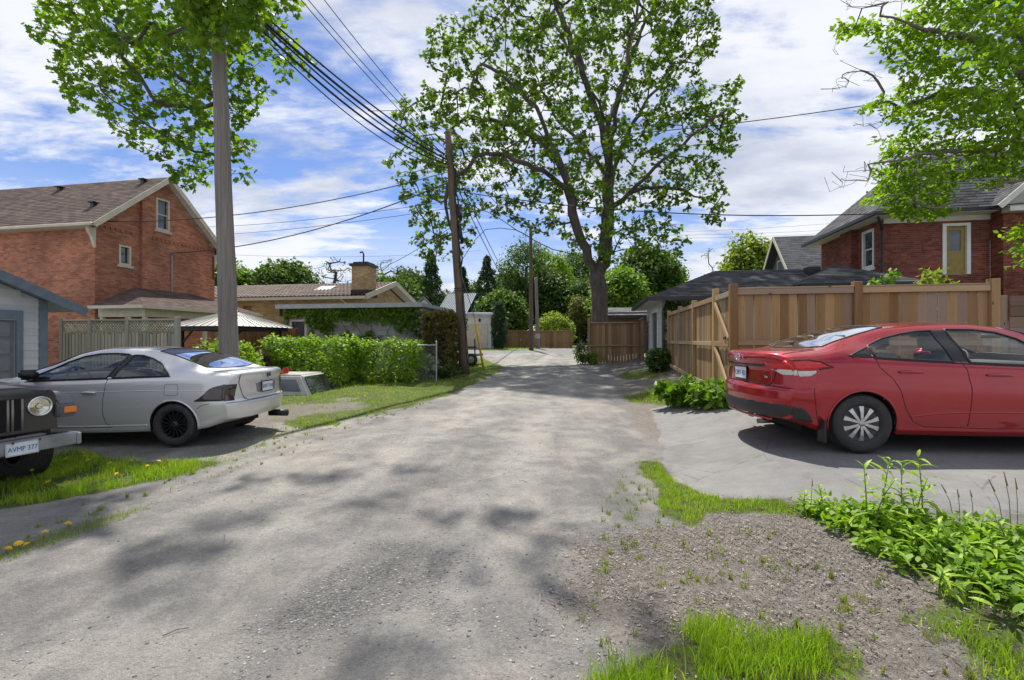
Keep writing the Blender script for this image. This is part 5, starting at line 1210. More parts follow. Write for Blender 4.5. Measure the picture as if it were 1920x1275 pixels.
def paint(name, col, metal, rough=.32, flake=.04):
    if name in _MC: return _MC[name]
    t = NT(name); co = t.coord(); n = t.noise(co, 900, 1, .5); d = t.noise(co, 2.3, 5, .6)
    c = t.hsv(t.mix(0.0, col, col), .5, 1, t.rng(n, .3, .7, 1 - flake*2, 1 + flake*2)); c = t.mix(t.rng(d, .5, .85, 0, .04), c, (.32, .29, .25))
    _MC[name] = t.done(t.pbr(c, t.rng(d, .3, .8, rough, rough + .12), metal, None, Coat_Weight=1.0, Coat_Roughness=t.rng(d, .3, .8, .04, .12), Coat_IOR=1.5)); return _MC[name]
def capsule_handle(b, x0, x1, z, name, mat, par, sg, r=.016, out_=.03):
    n = 12; pts = []; rs = []
    for k in range(n + 1):
        t = k / n; x = x0 + (x1 - x0)*t; o = out_*math.sin(math.pi*t)**.45 if 0 < t < 1 else .0; pts.append(b.side(x, z + .004*math.sin(math.pi*t), o, sg)); rs.append(r*(.65 + .35*math.sin(math.pi*t)))
    return MB().tube(pts, rs, 8).build(name, mat, par, True)
def seat(par, x, y, z, mat, rake=-12, name='seat'):
    e_ = empty(name, (x, y, z), 0, par)
    m = MB(); m.box(-.28, .24, -.25, .25, 0, .16); m.build('cushion', mat, e_, True, .05, 3)
    m = MB(); m.box(-.08, .07, -.25, .25, 0, .60); m.build('backrest', mat, e_, True, .05, 3, loc=(-.26, 0, .1), rot=(0, R(rake), 0))
    m = MB(); m.box(-.05, .05, -.13, .13, 0, .19); m.build('headrest', mat, e_, True, .045, 3, loc=(-.40, 0, .73), rot=(0, R(rake*.6), 0))
SEATM = plain('seat_grey', (.10, .105, .115), .9, 0, .1, 20); TRIMM = plain('cabin_trim', (.10, .10, .105), .85); CGLASS = glassmat('car_glass', (.86, .91, .89), 1.0); DGLASS = glassmat('tinted_glass', (.42, .46, .46), 1.2); SEAM = plain('panel_gap', (.006, .006, .006), .9); TAILRED = plain('tail_red', (.55, .008, .012), .12, 0, .05, 6, 0, .7); TAILCLR = plain('tail_clear', (.62, .62, .6), .15, 0, .1, 40)
def cabin(b, par, sp):
    sh = b.shell(.025)
    for k, (V, Fc) in sh.items():
        if k == 0:
            c = V[Fc].mean(1); kp = (c[:, 0] > sp['cabin'][0]) & (c[:, 0] < sp['cabin'][1]) & (c[:, 2] > .3); fs_ = Fc[kp]; u_ = np.unique(fs_); mp_ = -np.ones(len(V), int); mp_[u_] = np.arange(len(u_)); np_obj('cabin_lining', (V[u_], mp_[fs_]), TRIMM, par)
    x0, x1 = sp['cabin']; m = MB(); m.box(x0, x1, -.66, .66, .27, .34); m.build('cabin_floor', TRIMM, par)
    m = MB(); m.box(x0 - .02, x0 + .55, -.62, .62, .8, .97); m.build('parcel_shelf', TRIMM, par, bevel=.03)
    m = MB(); m.box(x1 - .55, x1 + .05, -.64, .64, .55, .96); m.build('dashboard', TRIMM, par, True, .07, 3)
    for y in (-.37, .37): seat(par, sp['seats'][0], y, .36, SEATM)
    for y in (-.40, .40): seat(par, sp['seats'][1], y, sp.get('rear_seat_z', .36), SEATM, -20)
    st = MB(); fr = Matrix.Translation((sp['seats'][0] + .52, .37, .93)) @ Matrix.Rotation(R(-65), 4, 'Y'); st.tube([fr @ Vector((.18*math.cos(t), .18*math.sin(t), 0)) for t in np.linspace(0, 2*math.pi, 24, endpoint=False)], .014, 8, True, True); sw = st.build('steering_wheel', BLACK, par, True)
    q = MB(); q.tube([fr @ Vector((-.17, 0, 0)), fr @ Vector((.17, 0, 0))], .02, 6); q.build('wheel_spoke', BLACK, sw)
    m = MB(); xm = x1 - .42; m.box(xm, xm + .03, -.12, .12, 1.24, 1.30); m.build('rear_view_mirror', BLACK, par, bevel=.01)
def finish_car(b, par, sp, pm, glass_side, glass_top, style, hole):
    sh = b.shell()
    np_obj('body', sh[0], pm, par)
    for k in sh:
        if 2 <= k < 20:
            V, Fc = sh[k]; c = V[Fc].mean(1)
            for sg in (1, -1):
                fs_ = Fc[c[:, 1]*sg > 0]; u_ = np.unique(fs_); mp_ = -np.ones(len(V), int); mp_[u_] = np.arange(len(u_))
                o = np_obj('side_window', (V[u_], mp_[fs_]), glass_side, par)
        elif k >= 20: np_obj('windshield' if k == 20 else 'rear_window', sh[k], glass_top if k == 20 else sp.get('rear_glass', glass_top), par)
    for sg in (1, -1):
        for p in sp['side_glass']: side_tube(b, p, .011, 'window_trim', BLACK, par, sg, .002)
        for xw in sp['wheels']:
            a0 = math.asin(max(-1, (float(b.zb(xw)) + .03 - sp['wheel_z'])/sp['arch']))
            arc = [(xw + sp['arch']*math.cos(t), sp['wheel_z'] + sp['arch']*math.sin(t)) for t in np.linspace(a0, math.pi - a0, 30)]
            m = MB()
            for x, z in arc: pass
            ins = [b.side(x, z, -.0, sg) for x, z in arc]
            m.tube([b.side(x, z, .001, sg) for x, z in arc], .011, 8); m.build('wheel_arch_lip', pm, par, True)
            w_ = MB(); n = len(arc); inn = [(p[0], p[1] - sg*.24, p[2]) for p in ins]; w_.add(ins + inn, [(i, i+1, n+i+1, n+i) for i in range(n-1)] + [tuple(range(n, 2*n))]); w_.build('wheel_well', LINER, par)
            wheel(par, xw, sg*(hole - sp['tyre_w']/2), sp['wheel_z'], sg, sp['tyre_r'], sp['rim_r'], sp['tyre_w'], style)
    for p, nm in zip(sp['top_glass'], ('windshield_trim', 'rear_window_trim')):
        MB().tube([b.topp(x, y, .001) for x, y in densify(p, .04)], .010, 6, True, True).build(nm, BLACK, par, True)
    m = MB(); m.box(b.x0 + .5, b.x1 - .5, -.55, .55, .17, .27); m.build('underbody', LINER, par)
    cabin(b, par, sp)

# ------------------------------------------------------------------ red sedan
SED = dict(
    top=[(-2.32, .985), (-2.27, 1.075), (-2.16, 1.098), (-1.98, 1.10), (-1.74, 1.118), (-1.45, 1.225), (-1.12, 1.335), (-.82, 1.397), (-.45, 1.43), (-.1, 1.437), (.25, 1.41), (.5, 1.355), (.85, 1.215), (1.2, 1.045), (1.32, 1.005), (1.7, .945), (2.05, .85), (2.25, .74), (2.32, .62)],
    bottom=[(-2.32, .34), (-2.15, .29), (-1.9, .24), (-1.5, .205), (0, .185), (1.5, .19), (2.1, .22), (2.32, .30)],
    half=[(-2.32, .84), (-2.1, .872), (-1.7, .892), (-1.36, .895), (-.6, .882), (.5, .882), (1.34, .892), (1.8, .88), (2.32, .80)],
    belt=[(-2.32, .93), (-2.0, .985), (-1.5, 1.005), (-1.0, .99), (-.3, .965), (.6, .93), (1.2, .90), (1.8, .83), (2.32, .58)],
    roof_half=.575, rear_round=.26, front_round=.5,
    rear_prof=[(.2, .10), (.30, .065), (.42, .02), (.56, .0), (.66, .012), (.70, .06), (.86, .075), (.965, .045), (1.02, .018), (1.06, .01), (1.10, .03)], front_prof=[(.2, .05), (.5, 0), (.7, .03), (.9, .1)],
    wheels=(-1.36, 1.34), wheel_z=.317, arch=.358, tyre_r=.317, rim_r=.203, tyre_w=.205, cabin=(-1.62, 1.15), seats=(.12, -.86),
    side_glass=[[(-1.47, 1.045), (-1.22, 1.035), (-1.235, 1.135), (-1.36, 1.09)],
                [(-1.195, 1.03), (-.40, .985), (-.455, 1.325), (-.62, 1.315), (-.80, 1.285), (-1.0, 1.235), (-1.20, 1.155)],
                [(-.24, .978), (.72, .935), (.78, .95), (.62, 1.10), (.42, 1.235), (.22, 1.305), (-.02, 1.335), (-.30, 1.338)]],
    top_glass=[[(.44, -.50), (.60, -.565), (1.16, -.66), (1.22, -.3), (1.235, 0), (1.22, .3), (1.16, .66), (.60, .565), (.44, .50), (.40, 0)],
               [(-.88, -.47), (-1.1, -.52), (-1.62, -.60), (-1.70, -.3), (-1.715, 0), (-1.70, .3), (-1.62, .60), (-1.1, .52), (-.88, .47), (-.84, 0)]])
RED = paint('red_paint', (.34, .001, .010), .5, .28)
b = CarBody(SED)
CX, CY = 5.18, 5.68
car = empty('red_sedan', (CX, CY, gz(CX, CY) + .022), R(-3.5)); tag(car, 'shiny red four door sedan parked on the asphalt driveway', 'car')
SED['rear_glass'] = glassmat('rear_glass_sky', (.62, .68, .68), 2.4)
finish_car(b, car, SED, RED, CGLASS, CGLASS, 'split', .885)
for sg in (1, -1):
    side_patch(b, [(-.405, .985), (-.24, .978), (-.295, 1.34), (-.455, 1.328)], 'door_pillar', BLACK, car, sg, .004)
    side_patch(b, [(-1.475, 1.04), (-1.21, 1.03), (-1.225, 1.14), (-1.36, 1.095)], 'quarter_panel_glass', plain('gloss_black', (.008, .008, .009), .08), car, sg, .006)
    for nm, pl_ in (('door_seam', [(-1.21, 1.03), (-1.19, .93), (-1.05, .80), (-.98, .68), (-.93, .50), (-.84, .345), (-.72, .29)]), ('door_seam', [(-.33, .985), (-.29, .90), (-.255, .7), (-.265, .52), (-.28, .30)]), ('door_seam', [(.78, .94), (.90, .80), (.93, .55), (.84, .29)]), ('sill_seam', [(-.72, .29), (.0, .275), (.84, .29)]), ('bumper_seam', [(-2.02, .70), (-1.96, .62), (-1.90, .42), (-1.83, .27)])):
        side_tube(b, pl_, .0045, nm, SEAM, car, sg, -.0015, False, 5)
    side_tube(b, [(-1.22, 1.02), (-.4, .972), (.74, .922)], .007, 'belt_molding', BLACK, car, sg, .003, False)
    capsule_handle(b, -.99, -.73, .875, 'door_handle', RED, car, sg); capsule_handle(b, -.10, .16, .845, 'door_handle', RED, car, sg)
    # tail lamp: pointed wrap-around, red above, clear below
    side_patch(b, [(-2.30, .985), (-2.05, .995), (-1.82, .975), (-1.68, .925), (-1.86, .905), (-2.05, .892), (-2.30, .885)], 'tail_lamp', TAILRED, car, sg, .014)
    side_patch(b, [(-2.30, .88), (-2.06, .885), (-1.90, .895), (-2.0, .855), (-2.15, .825), (-2.30, .815)], 'reversing_lamp', TAILCLR, car, sg, .010)
    side_tube(b, [(-2.28, .995), (-2.05, 1.005), (-1.80, .983), (-1.66, .923), (-1.86, .898)], .006, 'lamp_trim', BLACK, car, sg, .004, False)
    rear_patch(b, [(sg*.50, .965), (sg*.70, .978), (sg*.835, .985), (sg*.835, .885), (sg*.66, .89), (sg*.56, .91)], 'tail_lamp', TAILRED, car, .014)
    rear_patch(b, [(sg*.57, .885), (sg*.835, .892), (sg*.835, .835), (sg*.70, .83)], 'reversing_lamp', TAILCLR, car, .010)
    side_tube(b, [(-2.312, .892), (-2.312, .978)], .024, 'lamp_corner', TAILRED, car, sg, -.010, False, 8); side_tube(b, [(-2.312, .83), (-2.312, .876)], .022, 'lamp_corner', TAILCLR, car, sg, -.010, False, 8)
    m = MB(); p_ = b.side(-1.80, .24, -.02, sg); m.box(p_[0] - .012, p_[0] + .012, p_[1] - .10, p_[1] + .02, .12, .36); m.build('mud_flap', BLACK, car)
    # lower crease and bumper corner
    side_tube(b, [(-.86, .40), (-.6, .435), (-.3, .45), (.2, .452), (.7, .44), (.95, .40)], .010, 'door_crease', RED, car, sg, -.004, False, 8)
    m = MB(); p1 = b.side(.66, .99, .0, sg); m.box(-.05, .1, -.10, .10, -.055, .07); o = m.build('door_mirror', RED, car, True, .035, 3, loc=(p1[0] - .02, p1[1] + sg*.10, p1[2] + .04))
    front = side_patch(b, [(2.28, .70), (2.0, .73), (1.72, .74), (1.95, .63), (2.28, .62)], 'headlamp', TAILCLR, car, sg, .01)
rear_patch(b, [(-.50, .938), (.50, .938), (.50, .902), (-.50, .902)], 'trunk_garnish', plain('gloss_black', (.008, .008, .009), .08), car, .012)
rear_patch(b, [(-.835, .50), (.835, .50), (.835, .40), (.70, .345), (.55, .335), (-.55, .335), (-.70, .345), (-.835, .40)], 'bumper_insert', plain('black_trim', (.022, .022, .024), .55), car, .01)
for sg in (1, -1): side_patch(b, [(-2.30, .50), (-2.16, .47), (-2.06, .40), (-2.0, .32), (-2.12, .315), (-2.30, .345)], 'bumper_insert', plain('black_trim', (.022, .022, .024), .55), car, sg, .008)
rear_tube(b, [(-.6, .315), (0, .31), (.6, .315)], .016, 'bumper_strip', RED, car, .0)
rear_tube(b, [(-.64, .90), (-.60, .74), (-.56, .705), (.56, .705), (.60, .74), (.64, .90)], .0045, 'trunk_seam', SEAM, car, -.001)
for sg in (1, -1): MB().tube([b.topp(x, sg*.69*(1 - .06*(x+2.25)), .0) for x in np.linspace(-2.24, -1.74, 14)], .0045, 5).build('trunk_seam', SEAM, car)
rear_tube(b, [(-.84, .685), (0, .70), (.84, .685)], .004, 'bumper_seam', SEAM, car, -.001)
pr_ = b.rear(0, .81, .0); plate(car, (pr_[0] - .012, 0, .81), (R(0), 0, R(-90)), 'CFRY 452', BLACK)
m = MB(); fr = Matrix.Translation((b.rear(0, 1.0, .004)[0], 0, 1.005)) @ Matrix.Rotation(R(90), 4, 'Y')
m.tube([fr @ Vector((.04*math.cos(t), .06*math.sin(t), 0)) for t in np.linspace(0, 6.283, 24, endpoint=False)], .006, 6, True, True); em = m.build('emblem', CHROME, car, True)
m = MB(); m.tube([fr @ Vector((.018*math.cos(t) - .012, .05*math.sin(t), 0)) for t in np.linspace(0, 6.283, 20, endpoint=False)], .005, 6, True, True); m.tube([fr @ Vector((.036*math.cos(t), .018*math.sin(t), 0)) for t in np.linspace(0, 6.283, 20, endpoint=False)], .005, 6, True, True); m.build('emblem_rings', CHROME, em, True)
o = link(text_mesh('HYBRID', .045, .002), 'badge_lettering', CHROME, car); o.rotation_euler = (R(90), 0, R(-98)); o.location = b.rear(-.50, .79, .008)
m = MB(); m.tube([(-2.1, -.45, .27), (-2.26, -.45, .265)], .028, 10); m.build('exhaust_pipe', DISC, car, True)

# ------------------------------------------------------------------ silver coupe
CPE = dict(
    top=[(-2.22, .90), (-2.19, 1.015), (-2.10, 1.05), (-1.95, 1.045), (-1.80, 1.052), (-1.69, 1.075), (-1.41, 1.19), (-1.08, 1.30), (-.73, 1.37), (-.38, 1.398), (-.08, 1.395), (.15, 1.365), (.44, 1.28), (.79, 1.13), (1.08, .99), (1.2, .955), (1.7, .91), (2.0, .83), (2.15, .74), (2.22, .60)],
    bottom=[(-2.22, .36), (-2.05, .29), (-1.8, .25), (-1.3, .21), (0, .175), (1.3, .185), (2.0, .21), (2.22, .28)],
    half=[(-2.22, .79), (-2.0, .828), (-1.6, .848), (-1.29, .852), (-.5, .845), (.5, .842), (1.33, .85), (1.8, .83), (2.22, .74)],
    belt=[(-2.22, .85), (-2.0, .925), (-1.5, .96), (-1.0, .945), (-.3, .915), (.6, .88), (1.3, .85), (1.8, .78), (2.22, .55)],
    roof_half=.545, rear_round=.24, front_round=.45,
    rear_prof=[(.2, .12), (.34, .06), (.44, .015), (.55, .0), (.60, .008), (.635, .05), (.70, .06), (.88, .06), (.96, .03), (1.02, .0), (1.06, .02)], front_prof=[(.2, .05), (.5, 0), (.7, .04), (.9, .12)],
    wheels=(-1.29, 1.33), wheel_z=.302, arch=.345, tyre_r=.302, rim_r=.203, tyre_w=.195, cabin=(-1.62, 1.05), seats=(-.06, -.72), rear_seat_z=.19,
    side_glass=[[(-1.20, .99), (-.39, .96), (-.54, 1.275), (-.67, 1.27), (-.83, 1.225), (-.99, 1.15), (-1.13, 1.05)],
                [(-.31, .957), (.80, .915), (.84, .93), (.65, 1.05), (.41, 1.175), (.19, 1.255), (-.04, 1.295), (-.27, 1.30), (-.47, 1.288)]],
    top_glass=[[(.27, -.48), (.45, -.54), (1.01, -.63), (1.09, -.3), (1.105, 0), (1.09, .3), (1.01, .63), (.45, .54), (.27, .48), (.23, 0)],
               [(-.83, -.455), (-1.12, -.51), (-1.60, -.60), (-1.69, -.3), (-1.71, 0), (-1.69, .3), (-1.60, .60), (-1.12, .51), (-.83, .455), (-.77, 0)]])
SLV = paint('silver_paint', (.64, .638, .635), .4, .36, .06)
b = CarBody(CPE); CX, CY = -6.06, 7.24
car = empty('silver_coupe', (CX, CY, gz(CX, CY) + .008), R(180)); tag(car, 'silver two door coupe with black wheels parked beside the grey garage', 'car')
CPE['rear_glass'] = glassmat('rear_glass_bright', (.62, .68, .68), 3.0)
finish_car(b, car, CPE, SLV, glassmat('coupe_glass', (.70, .76, .75), 1.3), CGLASS, 'multi', .845)
SMOKE = plain('smoked_lamp', (.045, .03, .028), .08, 0, .2, 14, 0, .8)
for sg in (1, -1):
    side_patch(b, [(-.39, .96), (-.31, .957), (-.48, 1.29), (-.54, 1.278)], 'door_pillar', BLACK, car, sg, .003)
    for nm, pl_ in (('door_seam', [(-.34, .95), (-.31, .7), (-.30, .45), (-.34, .32), (-.42, .265)]), ('door_seam', [(.92, .90), (.98, .7), (.95, .45), (.86, .25)]), ('door_seam', [(-.42, .265), (.3, .25), (.86, .25)]), ('bumper_seam', [(-1.93, .60), (-1.72, .575), (-1.63, .53)])):
        side_tube(b, pl_, .0045, nm, SEAM, car, sg, -.0015, False, 5)
    side_tube(b, [(-1.22, .977), (-.38, .945), (.84, .902)], .007, 'belt_molding', BLACK, car, sg, .003, False)
    side_tube(b, [(-1.9, .775), (-1.2, .785), (-.2, .765), (.9, .735), (1.7, .70)], .007, 'body_crease', SLV, car, sg, -.003, False, 8)
    side_tube(b, [(-.92, .295), (0, .27), (.96, .275)], .012, 'sill_strip', SLV, car, sg, -.002, False, 8)
    capsule_handle(b, -.20, .0, .755, 'door_handle', SLV, car, sg, .018)
    o = side_patch(b, [(-1.56, .625), (-1.70, .70), (-1.95, .80), (-2.21, .865), (-2.21, .625)], 'tail_lamp', SMOKE, car, sg, .010)
    rear_patch(b, [(sg*.60, .855), (sg*.785, .865), (sg*.785, .625), (sg*.66, .625)], 'tail_lamp', SMOKE, car, .010)
    side_tube(b, [(-2.214, .635), (-2.214, .855)], .022, 'lamp_corner', SMOKE, car, sg, -.010, False, 8)
    m = MB(); p1 = b.side(.72, .97, .0, sg); m.box(-.05, .11, -.095, .095, -.06, .075); m.build('door_mirror', BLACK, car, True, .035, 3, loc=(p1[0] - .02, p1[1] + sg*.11, p1[2] + .03))
    side_patch(b, [(2.18, .66), (1.9, .70), (1.6, .72), (1.8, .6), (2.18, .57)], 'headlamp', TAILCLR, car, sg, .01)
side_tube(b, [(-1.36, .86), (-1.33, .875), (-1.20, .875), (-1.17, .86), (-1.17, .73), (-1.20, .715), (-1.33, .715), (-1.36, .73)], .003, 'fuel_door_seam', SEAM, car, 1, -.0005, True, 5)
rear_tube(b, [(-.60, .99), (-.585, .86), (-.52, .66), (-.48, .615), (.48, .615), (.52, .66), (.585, .86), (.60, .99)], .0045, 'trunk_seam', SEAM, car, -.001)
rear_tube(b, [(-.42, .885), (0, .895), (.42, .885)], .012, 'trunk_garnish', SLV, car, .0)
rear_patch(b, [(-.30, .86), (.30, .86), (.27, .69), (-.27, .69)], 'plate_recess', plain('recess_grey', (.25, .25, .26), .4, .6), car, .002)
for sg in (1, -1): MB().tube([b.topp(x, sg*(.655 - .02*(x+2.1)), 0) for x in np.linspace(-2.14, -1.72, 14)], .0045, 5).build('trunk_seam', SEAM, car)
rear_tube(b, [(-.79, .60), (-.4, .605), (0, .607), (.4, .605), (.79, .60)], .004, 'bumper_seam', SEAM, car, -.001)
pr_ = b.rear(0, .775, .0); plate(car, (pr_[0] - .014, 0, .775), (0, 0, R(-90)), 'BVKT 018', BLACK)
xe = b.rear(0, .95, .006)[0]; m = MB()
for y in (-.032, .032): m.bar((xe, y, .915), (xe, y*1.15, .985), .014, .012, (1, 0, 0))
m.bar((xe, -.03, .945), (xe, .03, .945), .012, .012, (1, 0, 0)); m.build('emblem', plain('emblem_dark', (.06, .06, .065), .3, .8), car)
m = MB(); m.tube([(-1.95, -.48, .27), (-2.25, -.48, .265)], .055, 14); m.build('exhaust_tip', plain('exhaust_black', (.012, .011, .011), .5), car, True)
# dark sun strip at the top of the rear window
bmx = MB(); n = 14
g0 = [[b.topp(x, y, .005) for y in np.linspace(-.44 - (-.81 - x)*.3, .44 + (-.81 - x)*.3, n)] for x in (-.81, -.89, -.97, -1.05)]
vs = [p for r_ in g0 for p in r_]; bmx.add(vs, [(i*n+k, i*n+k+1, (i+1)*n+k+1, (i+1)*n+k) for i in range(3) for k in range(n-1)]); bmx.build('sun_strip', plain('sun_strip', (.03, .03, .034), .25), car, True)

# ------------------------------------------------------------------ black off-roader, only its nose in view
JK = plain('jeep_black', (.03, .03, .028), .22, 0, .2, 3, 0, .7); JG = plain('flare_grey', (.13, .134, .14), .6, 0, .15, 9, .1); JB = plain('bumper_grey', (.27, .275, .285), .55, .3, .3, 5, .1)
th = R(-16); hx, hy = math.cos(th), math.sin(th)
JX, JY = -4.88 - 1.95*hx, 4.28 - 1.95*hy
jp = empty('off_roader', (JX, JY, gz(JX, JY) - .02), th); jp.scale = (.95, .95, .95); tag(jp, 'black boxy off-roader with round headlamp and scuffed grey bumper', 'car')
m = MB(); m.prism([(-.72, .62), (.72, .62), (.70, 1.02), (.66, 1.075), (-.66, 1.075), (-.70, 1.02)], lambda a, b_, d: (d, a, b_), 1.62, 1.70); gr_ = m.build('grille', JK, jp, bevel=.012, seg=2)
for k in range(7):
    y = (k - 3)*.118; m = MB(); m.box(1.697, 1.712, y - .036, y + .036, .66, 1.0); m.build('grille_slot', plain('slot_dark', (.004, .004, .004), .9), gr_, bevel=.006)
    for s_ in (-1, 1): q = MB(); q.tube([(1.708, y + s_*.04, .66), (1.712, y + s_*.04, .83), (1.708, y + s_*.04, 1.0)], .012, 6); q.build('grille_bar', plain('grille_olive', (.24, .225, .19), .35, .3), gr_, True)
for s_ in (-1, 1):
    Fm = Matrix.Translation((1.70, s_*.545, .90)) @ Matrix.Rotation(R(90), 4, 'Y'); hl = empty('headlamp', (0, 0, 0), 0, jp)
    MB().lathe([(.112, 0), (.112, .028), (.098, .034), (.09, .02)], 32, Fm).build('headlamp_ring', CHROME, hl, True)
    MB().lathe([(.09, .012), (.05, .004), (.02, -.004), (.001, -.004)], 32, Fm).build('reflector', plain('reflector', (.75, .74, .68), .12, .9), hl, True)
    MB().lathe([(.03, .006), (.028, .02), (.001, .024)], 16, Fm).build('bulb', plain('bulb', (.8, .75, .55), .15), hl, True)
    MB().lathe([(.092, .022), (.07, .034), (.035, .042), (.001, .045)], 32, Fm).build('lens', glassmat('lamp_lens', (.93, .93, .88), .9), hl, True)
    # fender and flare with the orange signal lamp
    m = MB(); m.prism([(1.64, .94), (1.45, 1.0), (.80, 1.0), (.62, .90), (.52, .62), (.60, .62), (.70, .84), (.84, .92), (1.42, .92), (1.56, .86), (1.66, .78), (1.70, .80)], lambda a, b_, d: (a, d, b_), s_*.60, s_*.70); m.build('fender', JK, jp, bevel=.01)
    m = MB(); m.prism([(1.76, .90), (1.62, 1.0), (1.44, 1.03), (.80, 1.03), (.60, .92), (.48, .60), (.56, .60), (.68, .84), (.84, .93), (1.42, .93), (1.58, .84), (1.70, .74), (1.77, .76)], lambda a, b_, d: (a, d, b_), s_*.69, s_*.87); m.build('fender_flare', JG, jp, bevel=.02, seg=2)
    m = MB(); m.prism([(0, .0), (.0, .10), (.16, .10), (.16, .0)], lambda a, b_, d: (d, s_*(.70 + a), .785 + b_), 1.70, 1.785); sl = m.build('lamp_housing', JG, jp, bevel=.015, seg=2)
    m = MB(); m.box(1.786, 1.797, min(s_*.725, s_*.845), max(s_*.725, s_*.845), .80, .87); m.build('turn_signal', plain('amber_lens', (.85, .22, .02), .2), sl, bevel=.006)
    for xw in (1.12, -1.25): wheel(jp, xw, s_*.70, .365, s_, .365, .2, .24, 'steel')
    m = MB(); m.box(-.35, .60, min(s_*.66, s_*.72), max(s_*.66, s_*.72), .55, 1.12); dr = m.build('door', JK, jp, bevel=.02); m = MB(); m.box(-.25, -.10, s_*.73 - .012, s_*.73 + .012, .95, .99); m.build('handle', BLACK, dr)
m = MB()
hood = [(-.66, 1.05), (-.62, 1.10), (-.40, 1.125), (0, 1.135), (.40, 1.125), (.62, 1.10), (.66, 1.05)]
vs = [(x, y*(.98 if x > 1 else 1.04), z + dz) for x, dz in ((1.72, -.035), (1.66, .0), (1.2, .03), (.62, .06)) for y, z in hood]; k = len(hood)
m.add(vs, [(i*k+j, i*k+j+1, (i+1)*k+j+1, (i+1)*k+j) for i in range(3) for j in range(k-1)] + [tuple(range(k))]); m.build('hood', JK, jp, True)
m = MB(); m.box(-1.75, 1.60, -.66, .66, .50, 1.04); m.build('tub', JK, jp, bevel=.03, seg=2)
m = MB(); m.prism([(.60, 1.10), (.66, 1.10), (.42, 1.68), (.36, 1.68)], lambda a, b_, d: (a, d, b_), -.70, -.62); m.build('windshield_frame', JK, jp, bevel=.01)
m = MB(); m.prism([(.60, 1.10), (.66, 1.10), (.42, 1.68), (.36, 1.68)], lambda a, b_, d: (a, d, b_), .62, .70); m.build('windshield_frame', JK, jp, bevel=.01)
m = MB(); m.quad((.63, -.62, 1.10), (.63, .62, 1.10), (.39, .62, 1.66), (.39, -.62, 1.66)); m.build('windshield', CGLASS, jp)
m = MB(); m.prism([(.42, 1.68), (.36, 1.76), (-1.65, 1.74), (-1.75, 1.12), (-1.65, 1.12), (-.40, 1.12), (-.40, 1.60), (.36, 1.66)], lambda a, b_, d: (a, d, b_), -.70, .70); m.build('soft_top', plain('canvas', (.02, .02, .02), .9), jp, bevel=.03)
m = MB(); m.box(1.78, 1.95, -.76, .76, .447, .573); bp = m.build('bumper', JB, jp, bevel=.012, seg=2)
m = MB(); m.box(1.70, 1.79, -.56, .56, .573, .60); m.build('bumper_cover', JG, bp, bevel=.008)
for s_ in (-1, 1): m = MB(); m.box(1.775, 1.957, min(s_*.755, s_*.80), max(s_*.755, s_*.80), .44, .58); m.build('bumper_end', plain('end_grey', (.3, .3, .31), .6), bp, bevel=.012)
o = link(text_mesh('jeep', .085, .002), 'lettering', plain('letter_dark', (.02, .02, .022), .5), bp); o.rotation_euler = (R(0), 0, R(90)); o.location = (1.745, .26, .603)
pl_ = plate(jp, (1.962, .27, .505), (R(-4), 0, R(90)), 'AVMP 377', plain('plate_rim', (.5, .5, .48), .6)); pl_.scale = (.82, 1, .82)
for y in (.19, .41): m = MB(); m.lathe([(.014, 0), (.012, .006), (.001, .008)], 10, Matrix.Translation((1.967, y, .575)) @ Matrix.Rotation(R(90), 4, 'Y')); m.build('rusty_bolt', plain('rust', (.16, .06, .03), .9), jp)
m = MB(); m.tube([(1.12, -.7, .36), (1.12, .7, .36)], .045, 10); m.build('axle', LINER, jp)
m = MB(); m.box(-1.6, 1.7, -.4, .4, .40, .5); m.build('chassis', LINER, jp)
# ------------------------------------------------------------------ fibreglass truck cap lying on the lawn
TX, TY = -5.95, 12.6
tcp = empty('truck_cap', (TX, TY, gz(TX, TY) - .07), R(-4)); tag(tcp, 'white pickup truck cap with dark windows set down on the lawn', 'truck cap')
FG = plain('white_fibreglass', (.40, .40, .37), .4, 0, .15, 4)
m = MB(); base = [(-.95, -.75), (.80, -.75), (.80, .75), (-.95, .75)]; topq = [(-.95, -.60), (.45, -.60), (.45, .60), (-.95, .60)]
m.add([(x, y, 0) for x, y in base] + [(x, y, .58) for x, y in topq], [(0,1,5,4),(1,2,6,5),(2,3,7,6),(3,0,4,7),(4,5,6,7)]); m.build('shell', FG, tcp, bevel=.05, seg=3)
m = MB(); m.add([(.745, -.66, .07), (.745, .66, .07), (.50, .54, .52), (.50, -.54, .52), (.765, -.66, .08), (.765, .66, .08), (.52, .54, .53), (.52, -.54, .53)], [(4,5,6,7),(0,1,5,4),(1,2,6,5),(2,3,7,6),(3,0,4,7)]); m.build('rear_window', winmat('cap_glass', (.02, .022, .025)), tcp)
m = MB(); m.add([(-.20, -.735, .16), (.50, -.735, .16), (.32, -.648, .46), (-.20, -.648, .46), (-.20, -.70, .16), (.50, -.70, .16), (.32, -.62, .46), (-.20, -.62, .46)], [(0,1,2,3),(0,4,5,1),(1,5,6,2),(2,6,7,3),(3,7,4,0)]); m.build('side_window', winmat(), tcp, bevel=.008)
rc = empty('fuel_can', (TX - .25, TY - .35, gz(TX, TY) + .515), R(12)); tag(rc, 'orange red plastic fuel can lying on the truck cap', 'fuel can')
m = MB(); m.add([(-.28, -.09, 0), (.08, -.10, 0), (.08, .10, 0), (-.28, .09, 0), (-.28, -.07, .03), (.08, -.09, .14), (.08, .09, .14), (-.28, .07, .03)], [(3,2,1,0),(4,5,6,7),(0,1,5,4),(1,2,6,5),(2,3,7,6),(3,0,4,7)]); m.build('body', plain('orange_red_plastic', (.70, .10, .02), .4), rc, bevel=.015, seg=2)
